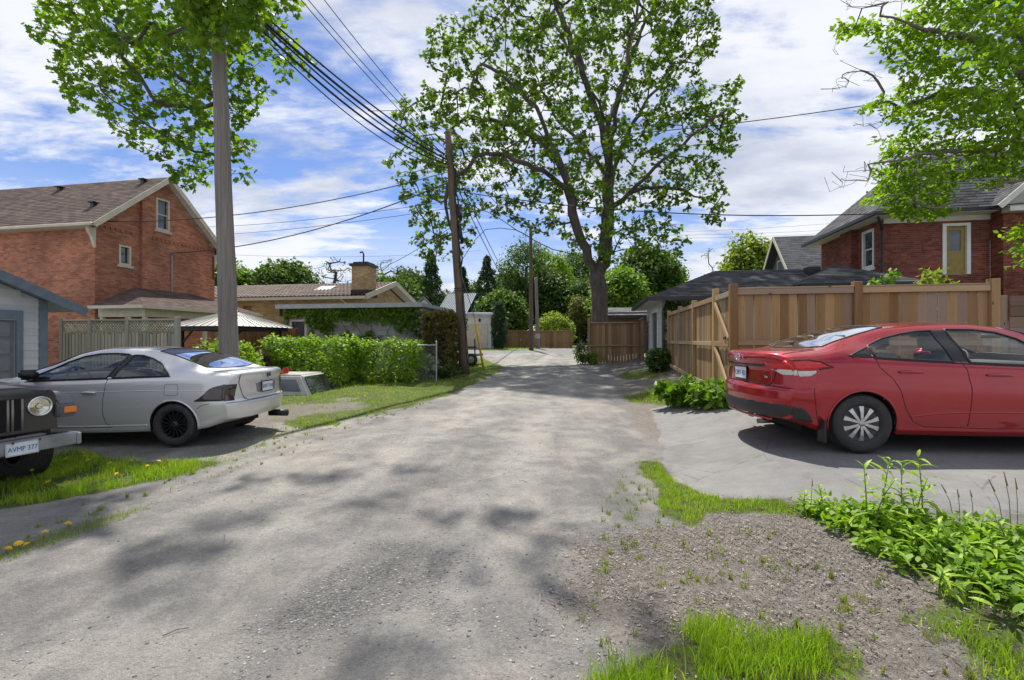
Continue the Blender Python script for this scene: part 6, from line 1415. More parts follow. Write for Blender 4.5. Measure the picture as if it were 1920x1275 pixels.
m = MB(); m.box(.08, .17, -.075, .075, .01, .17); m.build('cap', plain('red_plastic', (.42, .015, .015), .4), rc, bevel=.02, seg=2)
# ------------------------------------------------------------------ trees
def grow(limbs, targets, step=.45, wig=.12, seed=1, rbase=.4, rtip=.012, power=2.1, up=.15):
    """limbs: list of polylines (first is the trunk), targets (N,3): twig ends. Returns nodes, parents, radii, tip ids"""
    rg = np.random.default_rng(seed); P = []; par = []
    for li, L in enumerate(limbs):
        L = np.array(L, float); pts = []
        cm = catmull(L, 8) if len(L) > 2 else L
        d = np.r_[0, np.cumsum(np.linalg.norm(np.diff(cm, axis=0), axis=1))]; n = max(2, int(d[-1]/step)); q = np.linspace(0, d[-1], n + 1)
        pts = np.stack([np.interp(q, d, cm[:, i]) for i in range(3)], 1)
        if li: pts[1:-1] += (rg.random((len(pts)-2, 3)) - .5)*wig
        if li == 0: last = -1; st = 0
        else:
            A_ = np.array(P); last = int(np.argmin(np.linalg.norm(A_ - pts[0], axis=1))); st = 1
        for p in pts[st:]: P.append(p); par.append(last); last = len(P) - 1
    nmain = len(P); cap = nmain + len(targets)*12 + 50; N = np.zeros((cap, 3)); N[:nmain] = P; par = list(par); n = nmain
    T = np.array(targets, float)
    if len(T):
        dm = np.array([np.min(np.linalg.norm(N[:nmain] - t, axis=1)) for t in T]); order = np.argsort(dm)
    tips = np.zeros(len(T), int)
    for ti in (order if len(T) else []):
        t = T[ti]; D = N[:n] - t; d = np.sqrt((D*D).sum(1)); pen = d + .35*np.maximum(0, N[:n, 2] - t[2] + .2*d); j = int(np.argmin(pen)); d0 = d[j]
        if d0 < .08: tips[ti] = j; continue
        k = int(np.clip(round(d0/step), 1, 9)); a = N[j]; pj = par[j]; dirp = (a - N[pj]) if pj >= 0 else np.array((0, 0, 1.)); dirp = dirp/(np.linalg.norm(dirp) + 1e-9)
        c = a + dirp*d0*.35 + np.array((0, 0, up*d0)); last = j
        for q in range(1, k + 1):
            s_ = q/k; p = (1-s_)**2*a + 2*s_*(1-s_)*c + s_*s_*t
            if q < k: p = p + (rg.random(3) - .5)*wig*min(1, d0)
            N[n] = p; par.append(last); last = n; n += 1
        tips[ti] = last
    N = N[:n]; par = np.array(par); w = np.zeros(n)
    ch = np.bincount(par[par >= 0], minlength=n); w[ch == 0] = 1.0
    for i in range(n - 1, 0, -1):
        if par[i] >= 0: w[par[i]] += w[i] if w[i] else 1
    rr = rtip*np.maximum(w, 1)**(1/power); rr *= 1.0; sc = rbase/rr[0]; rr = np.where(w > 3, rr*(1 + (sc - 1)*sm(math.log(2), math.log(max(w[0], 9)), np.log(np.maximum(w, 1)))), rr)
    return N, par, rr, tips
def branch_mesh(name, N, par, rr, rmin=0.0, rmax=9.0, flare=None):
    n = len(N); kids = [[] for _ in range(n)]
    for i, p in enumerate(par):
        if p >= 0: kids[p].append(i)
    V = []; Fq = []; nb = 0; stack = [(0, -1)]
    while stack:
        st, frm = stack.pop(); ch = [frm, st] if frm >= 0 else [st]
        cur = st
        while kids[cur]:
            ks = sorted(kids[cur], key=lambda q: -rr[q]); stack += [(q, cur) for q in ks[1:]]; cur = ks[0]; ch.append(cur)
        pts = N[ch]; r = rr[ch].copy()
        if frm >= 0: r[0] = min(r[0], r[1]*1.15)
        if len(ch) < 2: continue
        k = 10 if r.max() > .15 else 7 if r.max() > .06 else 5 if r.max() > .025 else 3
        tg = np.gradient(pts, axis=0); tg /= np.linalg.norm(tg, axis=1)[:, None] + 1e-9
        u = np.cross(tg[0], (0.3, 0.2, .93)); u = u/(np.linalg.norm(u) + 1e-9); a = np.arange(k)*2*np.pi/k
        for i in range(len(ch)):
            u = u - tg[i]*(u @ tg[i]); u /= np.linalg.norm(u) + 1e-9; w = np.cross(tg[i], u)
            V.append(pts[i] + (np.cos(a)[:, None]*u + np.sin(a)[:, None]*w)*r[i])
        ar = np.arange(k); b2 = (ar + 1) % k
        for i in range(len(ch) - 1): Fq.append(np.stack([nb + i*k + ar, nb + i*k + b2, nb + (i+1)*k + b2, nb + (i+1)*k + ar], 1))
        nb += k*len(ch)
    return np_mesh(name, np.vstack(V), np.vstack(Fq), True)
MAPLE = np.array([(0, -.5), (.12, -.22), (.42, -.30), (.36, -.05), (.52, .16), (.24, .17), (.20, .38), (0, .55), (-.20, .38), (-.24, .17), (-.52, .16), (-.36, -.05), (-.42, -.30), (-.12, -.22)])
OVAL = np.array([(0, -.5), (.26, -.22), (.28, .12), (0, .55), (-.28, .12), (-.26, -.22)])
DIAM = np.array([(0, -.5), (.30, 0), (0, .5), (-.30, 0)])
def leaves(name, C, per, spread, size, mat, tmpl, seed=3, droop=.5, flat=.75, parent=None, svar=.5, smooth_n=False):
    rg = np.random.default_rng(seed); n = len(C)*per; ctr = np.repeat(C, per, 0); o = rg.normal(size=(n, 3)); o /= np.linalg.norm(o, axis=1)[:, None]; o *= (spread*rg.random(n)**.6)[:, None]; o[:, 2] *= flat
    p = ctr + o; p[:, 2] -= droop*spread*.25
    # leaf frame: points outward and down
    d = o/(np.linalg.norm(o, axis=1)[:, None] + 1e-9)*.7 + rg.normal(size=(n, 3))*.5; d[:, 2] -= droop; d /= np.linalg.norm(d, axis=1)[:, None]
    up = rg.normal(size=(n, 3))*.45 + np.array((0, 0, 1.)); sx = np.cross(d, up); sx /= np.linalg.norm(sx, axis=1)[:, None] + 1e-9; nn = np.cross(sx, d)
    s = size*(1 - svar/2 + svar*rg.random(n)); k = len(tmpl); fold = -.22*np.abs(tmpl[:, 0])
    V = p[:, None] + (tmpl[None, :, :1]*sx[:, None] + tmpl[None, :, 1:2]*d[:, None] + fold[None, :, None]*nn[:, None])*s[:, None, None]
    Fq = np.arange(n*k).reshape(n, k); me = np_mesh(name, V.reshape(-1, 3), Fq); return link(me, name, mat, parent)
def bark(name, c1, c2, sc=9):
    if name in _MC: return _MC[name]
    t = NT(name); co = t.coord(scale=(1, 1, .22)); n = t.noise(co, sc, 7, .65, .6); n2 = t.noise(t.coord(), 1.2, 3); c = t.ramp(t.math('ADD', t.math('MULTIPLY', n, .75), t.math('MULTIPLY', n2, .25)), (.32, c1), (.68, c2))
    _MC[name] = t.done(t.pbr(c, .9, 0, t.bump(n, .8, .05), Specular_IOR_Level=.2)); return _MC[name]
BARK = bark('maple_bark', (.045, .037, .032), (.15, .13, .115)); BARKG = bark('grey_bark', (.09, .08, .07), (.22, .2, .18))
def in_outline(poly, dist, n, seed, tmax, k=1.0, t0=.8, dens=None, yrange=None):
    """points filling a crown whose silhouette in plan view of the camera is poly (photo pixels); thickness grows inward"""
    rg = np.random.default_rng(seed); poly = np.array(poly, float); lo, hi = poly.min(0), poly.max(0); out_ = []
    tot = 0
    while tot < n:
        q = rg.random((n*2, 2))*(hi - lo) + lo; d = poly_sdf(q, poly); q = q[d < 0]; e_ = -d[d < 0]*dist/F
        th_ = np.minimum(tmax, t0 + k*e_); y = dist + (rg.random(len(q))*2 - 1)*th_
        p = np.stack([(q[:, 0] - 960)/F*y, y, EYE - (q[:, 1] - 637.5)/F*y], 1)
        if dens is not None: p = p[rg.random(len(p)) < dens(q)]
        out_.append(p); tot += len(p)
    return np.vstack(out_)[:n]
def thin(P, r):
    """drop points closer than r to an earlier one"""
    keep = []; 
    for i in range(len(P)):
        if not keep or np.min(((P[keep] - P[i])**2).sum(1)) > r*r: keep.append(i)
    return P[keep]

def crown_pts(n, rx, rz, zc, seed, shape='round', lump=.28):
    rg = np.random.default_rng(seed); q = rg.normal(size=(n, 3)); q /= np.linalg.norm(q, axis=1)[:, None]
    lobes = rg.normal(size=(7, 3)); lobes /= np.linalg.norm(lobes, axis=1)[:, None]
    f = 1 + lump*np.max([np.exp(-6*(1 - q @ l)) for l in lobes], 0) - lump*.5; r = (.45 + .55*rg.random(n)**.5)*f; p = q*r[:, None]
    if shape == 'cone': t = rg.random(n); a = rg.random(n)*6.28; rad = (1 - t)**.85*(.35 + .65*rg.random(n)**.4)*(.8 + .2*np.sin(t*40)); return np.stack([np.cos(a)*rad*rx, np.sin(a)*rad*rx, zc - rz + t*2*rz], 1)
    if shape == 'column': t = rg.random(n); a = rg.random(n)*6.28; rad = np.sin(np.pi*np.clip(t*.93 + .07, 0, 1))**.45*(.5 + .5*rg.random(n)**.5); return np.stack([np.cos(a)*rad*rx, np.sin(a)*rad*rx, zc - rz + t*2*rz], 1)
    return p*np.array((rx, rx, rz)) + np.array((0, 0, zc))
# --- the big spreading maple in the middle
D0 = 23.5
def tp(px, py, dd=0.0): return at(px, py, D0 + dd)
bx, by = tp(1124, 600)[:2]; gzb = gz(bx, by)
limbs = [[(bx - .05, by, gzb - .1), tp(1124, 600), tp(1124, 545), tp(1118, 520), ],
         [tp(1119, 522), tp(1098, 470, -.4), tp(1082, 430, -.9), tp(1072, 385, -1.1), tp(1058, 330, -1.4), tp(1040, 290, -1.6), tp(1015, 220, -1.8), tp(965, 160, -2), tp(905, 120, -2.4)],
         [tp(1122, 525), tp(1133, 470, .3), tp(1140, 400, .6), tp(1142, 330, .8), tp(1132, 250, .8), tp(1108, 180, .5), tp(1080, 100, .2), tp(1050, 30, 0), tp(1030, -60, 0)],
         [tp(1142, 350, .8), tp(1160, 290, 1.4), tp(1190, 225, 2), tp(1225, 175, 2.3), tp(1290, 105, 2.5), tp(1330, 50, 2.7)],
         [tp(1140, 400, .6), tp(1175, 365, -.4), tp(1215, 330, -1.2), tp(1270, 280, -1.8), tp(1320, 235, -2.2), tp(1370, 200, -2.4)],
         [tp(1088, 480, -.2), tp(1040, 470, -1.5), tp(1000, 448, -2.6), tp(960, 430, -3.2), tp(930, 405, -3.6), tp(885, 385, -4), tp(830, 370, -4.2)],
         [tp(960, 430, -3.2), tp(915, 432, -3.4), tp(890, 450, -3.6), tp(868, 485, -3.8)],
         [tp(1062, 350, -1.3), tp(1010, 315, -2.6), tp(960, 300, -3.4), tp(900, 300, -4.2), tp(820, 320, -4.8)],
         [tp(1035, 280, -1.6), tp(985, 245, 0), tp(935, 230, 1.2), tp(860, 215, 2.2), tp(790, 200, 3)],
         [tp(1140, 330, .8), tp(1090, 270, 2.6), tp(1040, 215, 3.6), tp(1000, 130, 4.2), tp(960, 40, 4.6)],
         [tp(1142, 340, .8), tp(1150, 250, -1.6), tp(1165, 160, -3), tp(1185, 70, -3.6), tp(1200, -30, -4)],
         [tp(1132, 260, .8), tp(1160, 180, 2.2), tp(1190, 90, 3), tp(1230, 0, 3.6)],
         [tp(1180, 360, -.5), tp(1240, 350, .4), tp(1300, 365, 1), tp(1350, 390, 1.2)],
         [tp(1139, 430, .5), tp(1170, 440, 1.8), tp(1215, 430, 2.8), tp(1270, 420, 3.4)],
         [tp(1150, 260, -.9), tp(1100, 150, -3.4), tp(1040, 50, -4.2), tp(990, -40, -4.6)]]
CROWN = [(800, 60), (830, 25), (875, 30), (890, -40), (960, -130), (1100, -190), (1230, -160), (1320, -60), (1348, 20), (1345, 95), (1305, 140), (1345, 165), (1385, 145), (1392, 210), (1385, 280), (1350, 300), (1365, 370), (1350, 425), (1310, 400), (1255, 385), (1290, 450), (1262, 485), (1195, 470), (1160, 505), (1100, 480), (1060, 455), (1000, 430), (950, 400), (905, 410), (870, 470), (825, 500), (775, 470), (768, 400), (745, 350), (715, 305), (750, 270), (735, 215), (748, 180), (790, 190), (800, 140), (790, 100)]
TG = in_outline(CROWN, D0, 2300, 21, 5.2, .9, .5); TG = thin(TG, .40)
N_, pr_, rr_, tips_ = grow(limbs, TG, .5, .16, 4, .42, .016, 1.95)
big = empty('maple_tree', (0, 0, 0)); tag(big, 'big spreading maple with forked dark trunk behind the low board fence', 'tree')
me = branch_mesh('trunk', N_, pr_, rr_); link(me, 'trunk', BARK, big)
LF = leafmat('maple_leaf', (.055, .105, .011), (.10, .18, .016), .46, .5, (.2, .29, .03))
rg_ = np.random.default_rng(8); extra = N_[len(N_)//5:]; extra = extra[(rr_[len(N_)//5:] < .03)]; extra = extra[rg_.random(len(extra)) < .35]
leaves('crown', np.vstack([TG, extra]), 11, .33, .205, LF, MAPLE, 5, .55, .8, big)

# --- the maple standing right behind the near utility pole
D0 = 11.6
bx, by = at(428, 640, D0)[:2]
limbs = [[(bx, by, gz(bx, by) - .1), at(432, 560, D0), at(424, 400, D0), at(416, 250, D0), at(408, 100, D0), at(404, -60, D0)],
         [at(418, 285, D0), at(360, 283, D0 - .3), at(300, 250, D0 - .6), at(250, 215, D0 - .8), at(190, 170, D0 - 1)],
         [at(412, 180, D0), at(320, 140, D0 + .3), at(230, 70, D0 + .6), at(130, 30, D0 + .8)],
         [at(412, 200, D0), at(300, 195, D0 - 1), at(270, 150, D0 - 1.2), at(230, 110, D0 - 1.2)],
         [at(410, 140, D0), at(450, 110, D0 + .3), at(500, 90, D0 + .5), at(560, 110, D0 + .6)],
         [at(408, 60, D0), at(330, 0, D0 - .8), at(240, -60, D0 - 1.2)], [at(406, 30, D0), at(470, -10, D0 - .6), at(520, -60, D0 - .8)], [at(404, -60, D0), (-5.9, 10.8, 11.2), (-4.6, 10.2, 11.8), (-3, 9.6, 12.2)]]
LC = [(65, 20), (90, -60), (240, -160), (420, -180), (540, -120), (560, 10), (535, 40), (555, 85), (590, 120), (550, 140), (500, 135), (498, 195), (478, 225), (460, 270), (465, 325), (440, 345), (420, 300), (395, 345), (345, 350), (320, 318), (290, 290), (240, 270), (225, 235), (180, 215), (130, 195), (110, 140), (100, 90), (60, 65)]
def hole(q):   # gaps where the sky shows through
    g_h = [(280, 165, 26), (335, 215, 24), (215, 120, 16), (110, 40, 14), (480, 70, 18), (440, 230, 16), (310, 20, 16), (250, 60, 12)]
    w = np.ones(len(q))
    for x, y, r in g_h: w *= sm(r*.7, r*1.2, np.hypot(q[:, 0] - x, q[:, 1] - y))
    return w
TG = in_outline(LC, D0, 700, 5, 2.3, .9, .2, hole); TG = thin(TG, .34)
TG = np.vstack([TG, in_outline([(330, -110), (500, -110), (485, 40), (450, 70), (420, 85), (385, 75), (350, 40)], 8.1, 60, 6, .35)])
# the upper crown, above the view, spreads over the lane and dapples it
UP = crown_pts(46, 3.3, 2.0, 0, 77) + np.array((-3.4, 9.4, 11.6)); UP = UP[UP[:, 2] > EYE + .80*UP[:, 1]]
TG = np.vstack([TG, UP])
TG[:, 2] += .25 * (fbm(TG[:, 0] * 1.3, TG[:, 1] * 1.3, 3) - .5)
N_, pr_, rr_, tips_ = grow(limbs, TG, .28, .08, 6, .15, .006, 2.2)
t2 = empty('maple_tree', (0, 0, 0)); tag(t2, 'dense leafy maple growing right behind the near utility pole', 'tree')
link(branch_mesh('trunk', N_, pr_, rr_), 'trunk', BARK, t2)
LF2 = leafmat('maple_leaf_dense', (.06, .125, .012), (.12, .215, .018), .52, .45, (.23, .33, .035))
leaves('crown', TG, 19, .33, .155, LF2, MAPLE, 9, .6, .8, t2)

# --- the tree overhanging from the right
D0 = 9.6
RC = [(1640, 70), (1570, 62), (1590, 25), (1660, 45), (1720, 10), (1700, -60), (1850, -140), (2080, -140), (2150, 100), (2150, 330), (1960, 330), (1925, 330), (1890, 345), (1850, 350), (1800, 330), (1770, 400), (1720, 412), (1680, 412), (1665, 385), (1622, 385), (1640, 345), (1640, 305), (1665, 285), (1640, 265), (1690, 250), (1660, 205), (1600, 210), (1650, 185), (1690, 160), (1665, 110)]
limbs = [[(12.6, 9.9, .4), (12.55, 9.9, 2.5), (12.4, 9.8, 4.5), (12.1, 9.7, 6.5), (11.6, 9.6, 9)],
         [(12.5, 9.9, 3.0), at(1940, 280, 9.6), at(1850, 282, 9.3), at(1760, 285, 9), at(1690, 300, 8.8), at(1640, 306, 8.7)],
         [(12.3, 9.8, 4.6), at(1930, 160, 9.6), at(1840, 80, 9.2), at(1760, 60, 9), at(1650, 30, 8.8)],
         [(12.4, 9.8, 4.0), at(1900, 200, 9.4), at(1800, 170, 9.8), at(1720, 190, 9.9), at(1660, 215, 10)],
         [(12.0, 9.7, 6.6), at(1850, 0, 9.9), at(1780, -20, 10.2)], [(12.5, 9.9, 2.8), at(1980, 350, 9.2), at(1880, 345, 8.8), at(1760, 390, 8.6)]]
def rdens(q):
    w = np.ones(len(q))
    for x, y, r in [(1760, 240, 18), (1710, 130, 14), (1840, 250, 16), (1870, 160, 14), (1800, 310, 12), (1745, 300, 12), (1700, 225, 12)]: w *= sm(r*.7, r*1.3, np.hypot(q[:, 0] - x, q[:, 1] - y))
    return w
TG = in_outline(RC, D0, 1900, 14, 1.7, .8, .3, rdens); TG = np.vstack([TG, in_outline([(1865, 480), (1920, 410), (2010, 430), (2000, 490), (1920, 500)], 9.3, 40, 2, .4), in_outline([(1895, 425), (1930, 415), (1960, 460), (1910, 470)], 9.3, 18, 3, .3)])
TG = thin(TG, .15)
BT = np.vstack([in_outline(p, d, n, s, .5) for p, d, n, s in (([(1545, 70), (1575, 120), (1660, 140), (1660, 150), (1560, 175), (1530, 165), (1600, 130)], 9.3, 46, 31), ([(1545, 330), (1600, 300), (1640, 300), (1625, 350), (1555, 370)], 8.8, 30, 32), ([(1560, 0), (1580, 20), (1700, 10), (1690, -10)], 9, 22, 33), ([(1590, 230), (1660, 225), (1660, 235), (1580, 240)], 9.6, 10, 34))])
N_, pr_, rr_, tips_ = grow(limbs, np.vstack([TG, BT]), .26, .07, 9, .24, .0045, 2.2, .02)
t3 = empty('overhanging_tree', (0, 0, 0)); tag(t3, 'leafy tree reaching in over the dark brick house with bare twigs', 'tree')
link(branch_mesh('trunk', N_, pr_, rr_), 'trunk', BARKG, t3)
LF3 = leafmat('ash_leaf', (.085, .17, .012), (.17, .29, .018), .5, .5, (.28, .40, .04))
leaves('crown', TG, 17, .26, .105, LF3, OVAL, 12, .3, .38, t3)

# --- background trees
def bg_tree(name, label, px, base_d, top_py, rx, mat, seed, n=150, per=20, spread=.95, size=.42, shape='round', bot=.25, bk=BARK, group=None, leafy=True, trunk_r=.22, tm=DIAM, flat=.8):
    X = (px - 960)/F*base_d; g = gz(X, base_d); Ht = EYE - (top_py - 637.5)/F*base_d - g
    o = empty(name, (X, base_d, g)); tag(o, label, 'tree', group)
    zb_ = Ht*bot; rz = (Ht - zb_)/2; TGt = crown_pts(n, rx, rz*.96, zb_ + rz, seed, shape); TGt[:, 2] = np.minimum(TGt[:, 2], Ht)
    rgx = np.random.default_rng(seed + 99)
    sub = TGt[rgx.random(len(TGt)) < (.55 if leafy else 1)]
    tk = [[(0, 0, -.1), (.05, 0, Ht*.2), (rgx.normal()*.2, rgx.normal()*.2, Ht*.5), (rgx.normal()*.3, rgx.normal()*.3, Ht*(.95 if shape != 'round' else .7))]]
    N_, pr_, rr_, _ = grow(tk, sub, .9, .2, seed, trunk_r, .016 if leafy else .028, 2.2)
    link(branch_mesh('trunk', N_, pr_, rr_), 'trunk', bk, o)
    if not leafy: leaves('crown', TGt, 5, .45, .16, mat, tm, seed, .45, flat, o)
    if leafy: n2 = int(1.6*n); TGt = np.vstack([TGt, np.minimum(crown_pts(n2, rx, rz*.96, zb_ + rz, seed + 7, shape), (99, 99, Ht))]); leaves('crown', TGt, per, spread, size, mat, tm, seed, .45, flat, o)
    return o
L_MID = leafmat('foliage_mid', (.04, .085, .013), (.08, .15, .02), .3, .6, (.10, .17, .03)); L_LT = leafmat('foliage_light', (.075, .15, .016), (.14, .25, .022), .35, .6, (.18, .28, .035))
L_DK = leafmat('foliage_dark', (.04, .08, .015), (.075, .135, .024), .25, .6, (.07, .12, .03)); L_CON = leafmat('conifer', (.022, .05, .022), (.045, .085, .034), .15, .7, (.08, .13, .05)); L_YEL = leafmat('foliage_yellow', (.12, .17, .02), (.21, .28, .03), .35, .6, (.30, .36, .06)); L_OLV = leafmat('foliage_olive', (.09, .11, .03), (.15, .17, .05), .3, .6, (.24, .25, .1))
GB = 'trees in the gardens beyond the houses'
bg_tree('leafy_tree', 'bright green tree between the orange brick house and the bungalow', 430, 42, 482, 3.0, L_LT, 41, 150, group=GB)
bg_tree('leafy_tree', 'round dark green tree over the bungalow roof next to its skylight', 530, 42, 486, 3.0, L_MID, 42, 170, group=GB)
bg_tree('bare_tree', 'thinly leaved bare tree just left of the bungalow chimney', 627, 44, 468, 2.2, L_MID, 43, 120, leafy=False, group=GB)
bg_tree('bare_tree', 'thinly leaved bare tree just right of the bungalow chimney', 722, 46, 472, 2.6, L_MID, 44, 150, leafy=False, group=GB)
bg_tree('leafy_tree', 'olive green tree behind the right end of the bungalow', 735, 44, 515, 2.6, L_MID, 45, 120, group=GB)
bg_tree('spruce_tree', 'dark narrow spruce standing behind the leaning utility pole', 808, 47, 468, 2.8, L_CON, 46, 300, 12, .3, .24, 'cone', .05, group=GB)
bg_tree('spruce_tree', 'slim dark spruce close against the leaning utility pole', 868, 50, 500, 2.4, L_CON, 47, 260, 12, .3, .24, 'cone', .05, group=GB)
bg_tree('spruce_tree', 'pointed spruce rising over the columnar cedar', 913, 50, 478, 3.6, L_CON, 48, 340, 12, .3, .24, 'cone', .05, group=GB)
bg_tree('leafy_tree', 'tall pale green tree behind the far utility pole', 985, 58, 440, 3.6, L_MID, 49, 240, 12, .8, .32, group=GB, bot=.15)
bg_tree('leafy_tree', 'weeping green tree behind the distant board fence', 940, 46, 545, 2.4, L_MID, 50, 190, group=GB, bot=.05)
bg_tree('leafy_tree', 'full mid green tree between far pole and dark garage', 1040, 56, 505, 3.2, L_DK, 51, 220, group=GB, bot=.05)
bg_tree('leafy_tree', 'light green tree filling the gap under the big maple fork', 1030, 66, 470, 4.2, L_LT, 52, 260, group=GB, bot=.1)
bg_tree('leafy_tree', 'dark green tree directly behind the big maple trunk', 1095, 54, 520, 3.0, L_DK, 53, 200, group=GB, bot=.05)
bg_tree('blossom_tree', 'cream flowering tree beside the far dark garage', 1086, 50, 548, 1.2, L_OLV, 54, 90, 16, .5, .2, group=GB, bot=.1)
bg_tree('leafy_tree', 'bright green tree right of the big maple trunk', 1165, 44, 500, 2.6, L_LT, 55, 190, group=GB, bot=.1)
bg_tree('leafy_tree', 'full mid green tree over the brown shed roof', 1215, 50, 452, 3.6, L_MID, 56, 260, group=GB, bot=.1)
bg_tree('leafy_tree', 'pale green tree behind the hipped garage roof', 1240, 58, 470, 3.2, L_LT, 57, 200, group=GB, bot=.1)
bg_tree('bare_tree', 'thin spindly young tree over the hipped garage roof', 1327, 52, 460, 1.0, L_MID, 58, 60, leafy=False, group=GB, trunk_r=.1)
bg_tree('leafy_tree', 'yellow green tree beside the distant gabled house', 1402, 44, 438, 2.6, L_YEL, 59, 190, group=GB, bot=.2)
bg_tree('leafy_tree', 'mid green tree behind the metal roofed house', 775, 60, 500, 3.0, L_DK, 60, 150, group=GB)
bg_tree('leafy_tree', 'broad dark tree closing the view behind the street', 900, 70, 520, 5.0, L_DK, 61, 260, 14, 1.0, .4, group=GB, bot=.03)
bg_tree('leafy_tree', 'broad mid green tree behind the brown shed', 1130, 72, 500, 5.0, L_MID, 62, 260, 14, 1.0, .4, group=GB, bot=.03)
bg_tree('leafy_tree', 'soft green tree between the spruce and the far pole', 960, 62, 500, 3.6, L_MID, 64, 220, group=GB, bot=.03)
bg_tree('leafy_tree', 'tall mid green tree rising behind the big maple fork', 1080, 78, 455, 5.0, L_MID, 65, 280, 20, 1.1, .45, group=GB, bot=.03)
bg_tree('leafy_tree', 'broad light green tree left of the hipped garage roof', 1190, 60, 480, 4.0, L_LT, 66, 240, group=GB, bot=.03)
bg_tree('leafy_tree', 'dark green tree behind the white garage across the street', 850, 58, 545, 3.6, L_DK, 67, 200, group=GB, bot=.03)
bg_tree('leafy_tree', 'bright green tree behind the dark garage at the lane end', 1055, 74, 540, 4.2, L_LT, 68, 220, group=GB, bot=.03)
cd_ = bg_tree('columnar_cedar', 'slim dark green columnar cedar on the lawn across the street', 936, 35.5, 566, .55, L_CON, 63, 190, 16, .22, .13, 'column', .0, trunk_r=.06)
def shrub(name, label, px, d, top_py, rx, ry, mat, seed, n=120, per=18, spread=.3, size=.12, base_z=None, cat='bush', group=None, tm=OVAL, shape='round', flat=.85):
    X = (px - 960)/F*d; g = gz(X, d); Ht = EYE - (top_py - 637.5)/F*d - g
    o = empty(name, (X, d, g), -A); tag(o, label, cat, group); rg = np.random.default_rng(seed)
    if shape == 'box':
        q = rg.random((n, 3))*2 - 1; f = rg.random(n); k = rg.integers(0, 3, n); s_ = np.sign(rg.random(n) - .5); sel = f < .75; q[np.arange(n)[sel], k[sel]] = (s_*(.85 + .15*rg.random(n)))[sel]
        P = np.stack([q[:, 0]*rx, q[:, 1]*ry, (q[:, 2]*.5 + .5)*(Ht - .1) + .05], 1); P[:, 2] *= 1 - .10*rg.random(n) + .1*(fbm(P[:, 0]*1.3 + seed, P[:, 1]) - .5)
    else: P = crown_pts(n, 1, Ht*.5, Ht*.52, seed, shape)*np.array((rx, ry, 1))
    tk = [[(0, 0, -.05), (0, .03, Ht*.5)]]; sub = P[rg.random(n) < .4]
    N_, pr_, rr_, _ = grow(tk, sub, .25, .1, seed, .035, .006, 2.2); link(branch_mesh('stems', N_, pr_, rr_), 'stems', BARK, o)
    leaves('foliage', P, per, spread, size, mat, tm, seed, .3, flat, o); return o
L_HDG = leafmat('hedge_leaf', (.10, .19, .014), (.20, .33, .024), .4, .5, (.22, .31, .04))
shrub('hedge', 'rounded hedge bush in front of the gazebo, cut by the near utility pole', 432, 13.4, 634, 1.0, .7, L_HDG, 71, 170, 16, .22, .11, group='hedge bushes')
shrub('hedge', 'full leafy hedge in front of the navy door of the shed', 583, 14.6, 630, 1.42, .55, L_HDG, 72, 430, 15, .22, .11, group='hedge bushes', shape='box')
shrub('hedge', 'ragged leafy hedge in front of the ivy covered wall', 728, 15.0, 637, 1.1, .5, L_HDG, 73, 330, 15, .2, .11, group='hedge bushes', shape='box')
shrub('purple_shrub', 'small purple leaved shrub between two hedge bushes', 492, 14.0, 655, .28, .28, leafmat('purple_leaf', (.05, .018, .03), (.11, .04, .06), .2), 74, 40, 14, .14, .08)
shrub('clipped_cedar', 'broad clipped cedar with browned face beside the chain link gate', 825, 16.3, 578, .50, .5, leafmat('browned_cedar', (.10, .065, .02), (.13, .11, .022), .15, .8, (.14, .19, .025)), 75, 650, 30, .12, .075, shape='box', tm=DIAM)
shrub('clipped_cedar', 'darker green clipped cedar behind the browned one', 797, 17.6, 578, .26, .4, L_CON, 76, 200, 24, .12, .08, shape='box', tm=DIAM)
shrub('clipped_cedar', 'narrow green clipped cedar right behind the leaning pole', 856, 17.6, 580, .28, .4, L_CON, 77, 200, 24, .12, .08, shape='box', tm=DIAM)
shrub('variegated_hosta', 'low pale variegated plant at the foot of the clipped cedar', 803, 15.4, 668, .4, .3, leafmat('hosta', (.20, .24, .12), (.36, .40, .26), .3), 78, 40, 12, .14, .12, cat='plant')
shrub('dark_groundcover', 'low dark green plants under the clipped cedar', 818, 15.6, 682, .9, .3, L_DK, 79, 60, 14, .14, .08, cat='plant')
shrub('bright_bush', 'bright yellow green bush at the far side of the street', 1040, 41, 590, 1.9, 1.5, L_YEL, 80, 170, 18, .42, .22)
shrub('low_bush', 'dark low bush under the far utility pole', 1030, 44, 628, 2.4, .8, L_DK, 81, 90, 14, .35, .2)
shrub('lilac_bush', 'small bush with lilac flowers at the end of the low board fence', 1092, 20.8, 640, .35, .3, leafmat('lilac_leaf', (.06, .12, .02), (.12, .2, .03), .3, .5, (.38, .24, .44)), 82, 50, 16, .18, .1)
shrub('garden_weeds', 'green weeds at the corner post of the low board fence', 1105, 20.6, 658, .6, .3, L_LT, 83, 50, 14, .16, .1, cat='plant')
shrub('dark_shrub', 'dark leafy shrub at the foot of the white garage', 1236, 15.0, 655, .45, .35, L_DK, 84, 110, 16, .16, .1)
shrub('garden_shrub', 'light green shrub peering over the cedar fence', 1745, 10.5, 497, .75, .6, L_YEL, 85, 130, 16, .2, .12)
shrub('garden_shrub', 'low light green shrub at the fence top near the downspout', 1660, 10.6, 515, .35, .4, L_LT, 86, 60, 16, .16, .11)
shrub('broadleaf_weeds', 'broad leaved weeds at the foot of the gate post', 1300, 8.9, 712, .75, .35, leafmat('broad_leaf', (.07, .14, .015), (.13, .24, .02), .35, .45, (.2, .32, .04)), 87, 90, 9, .2, .17, cat='plant', tm=OVAL)
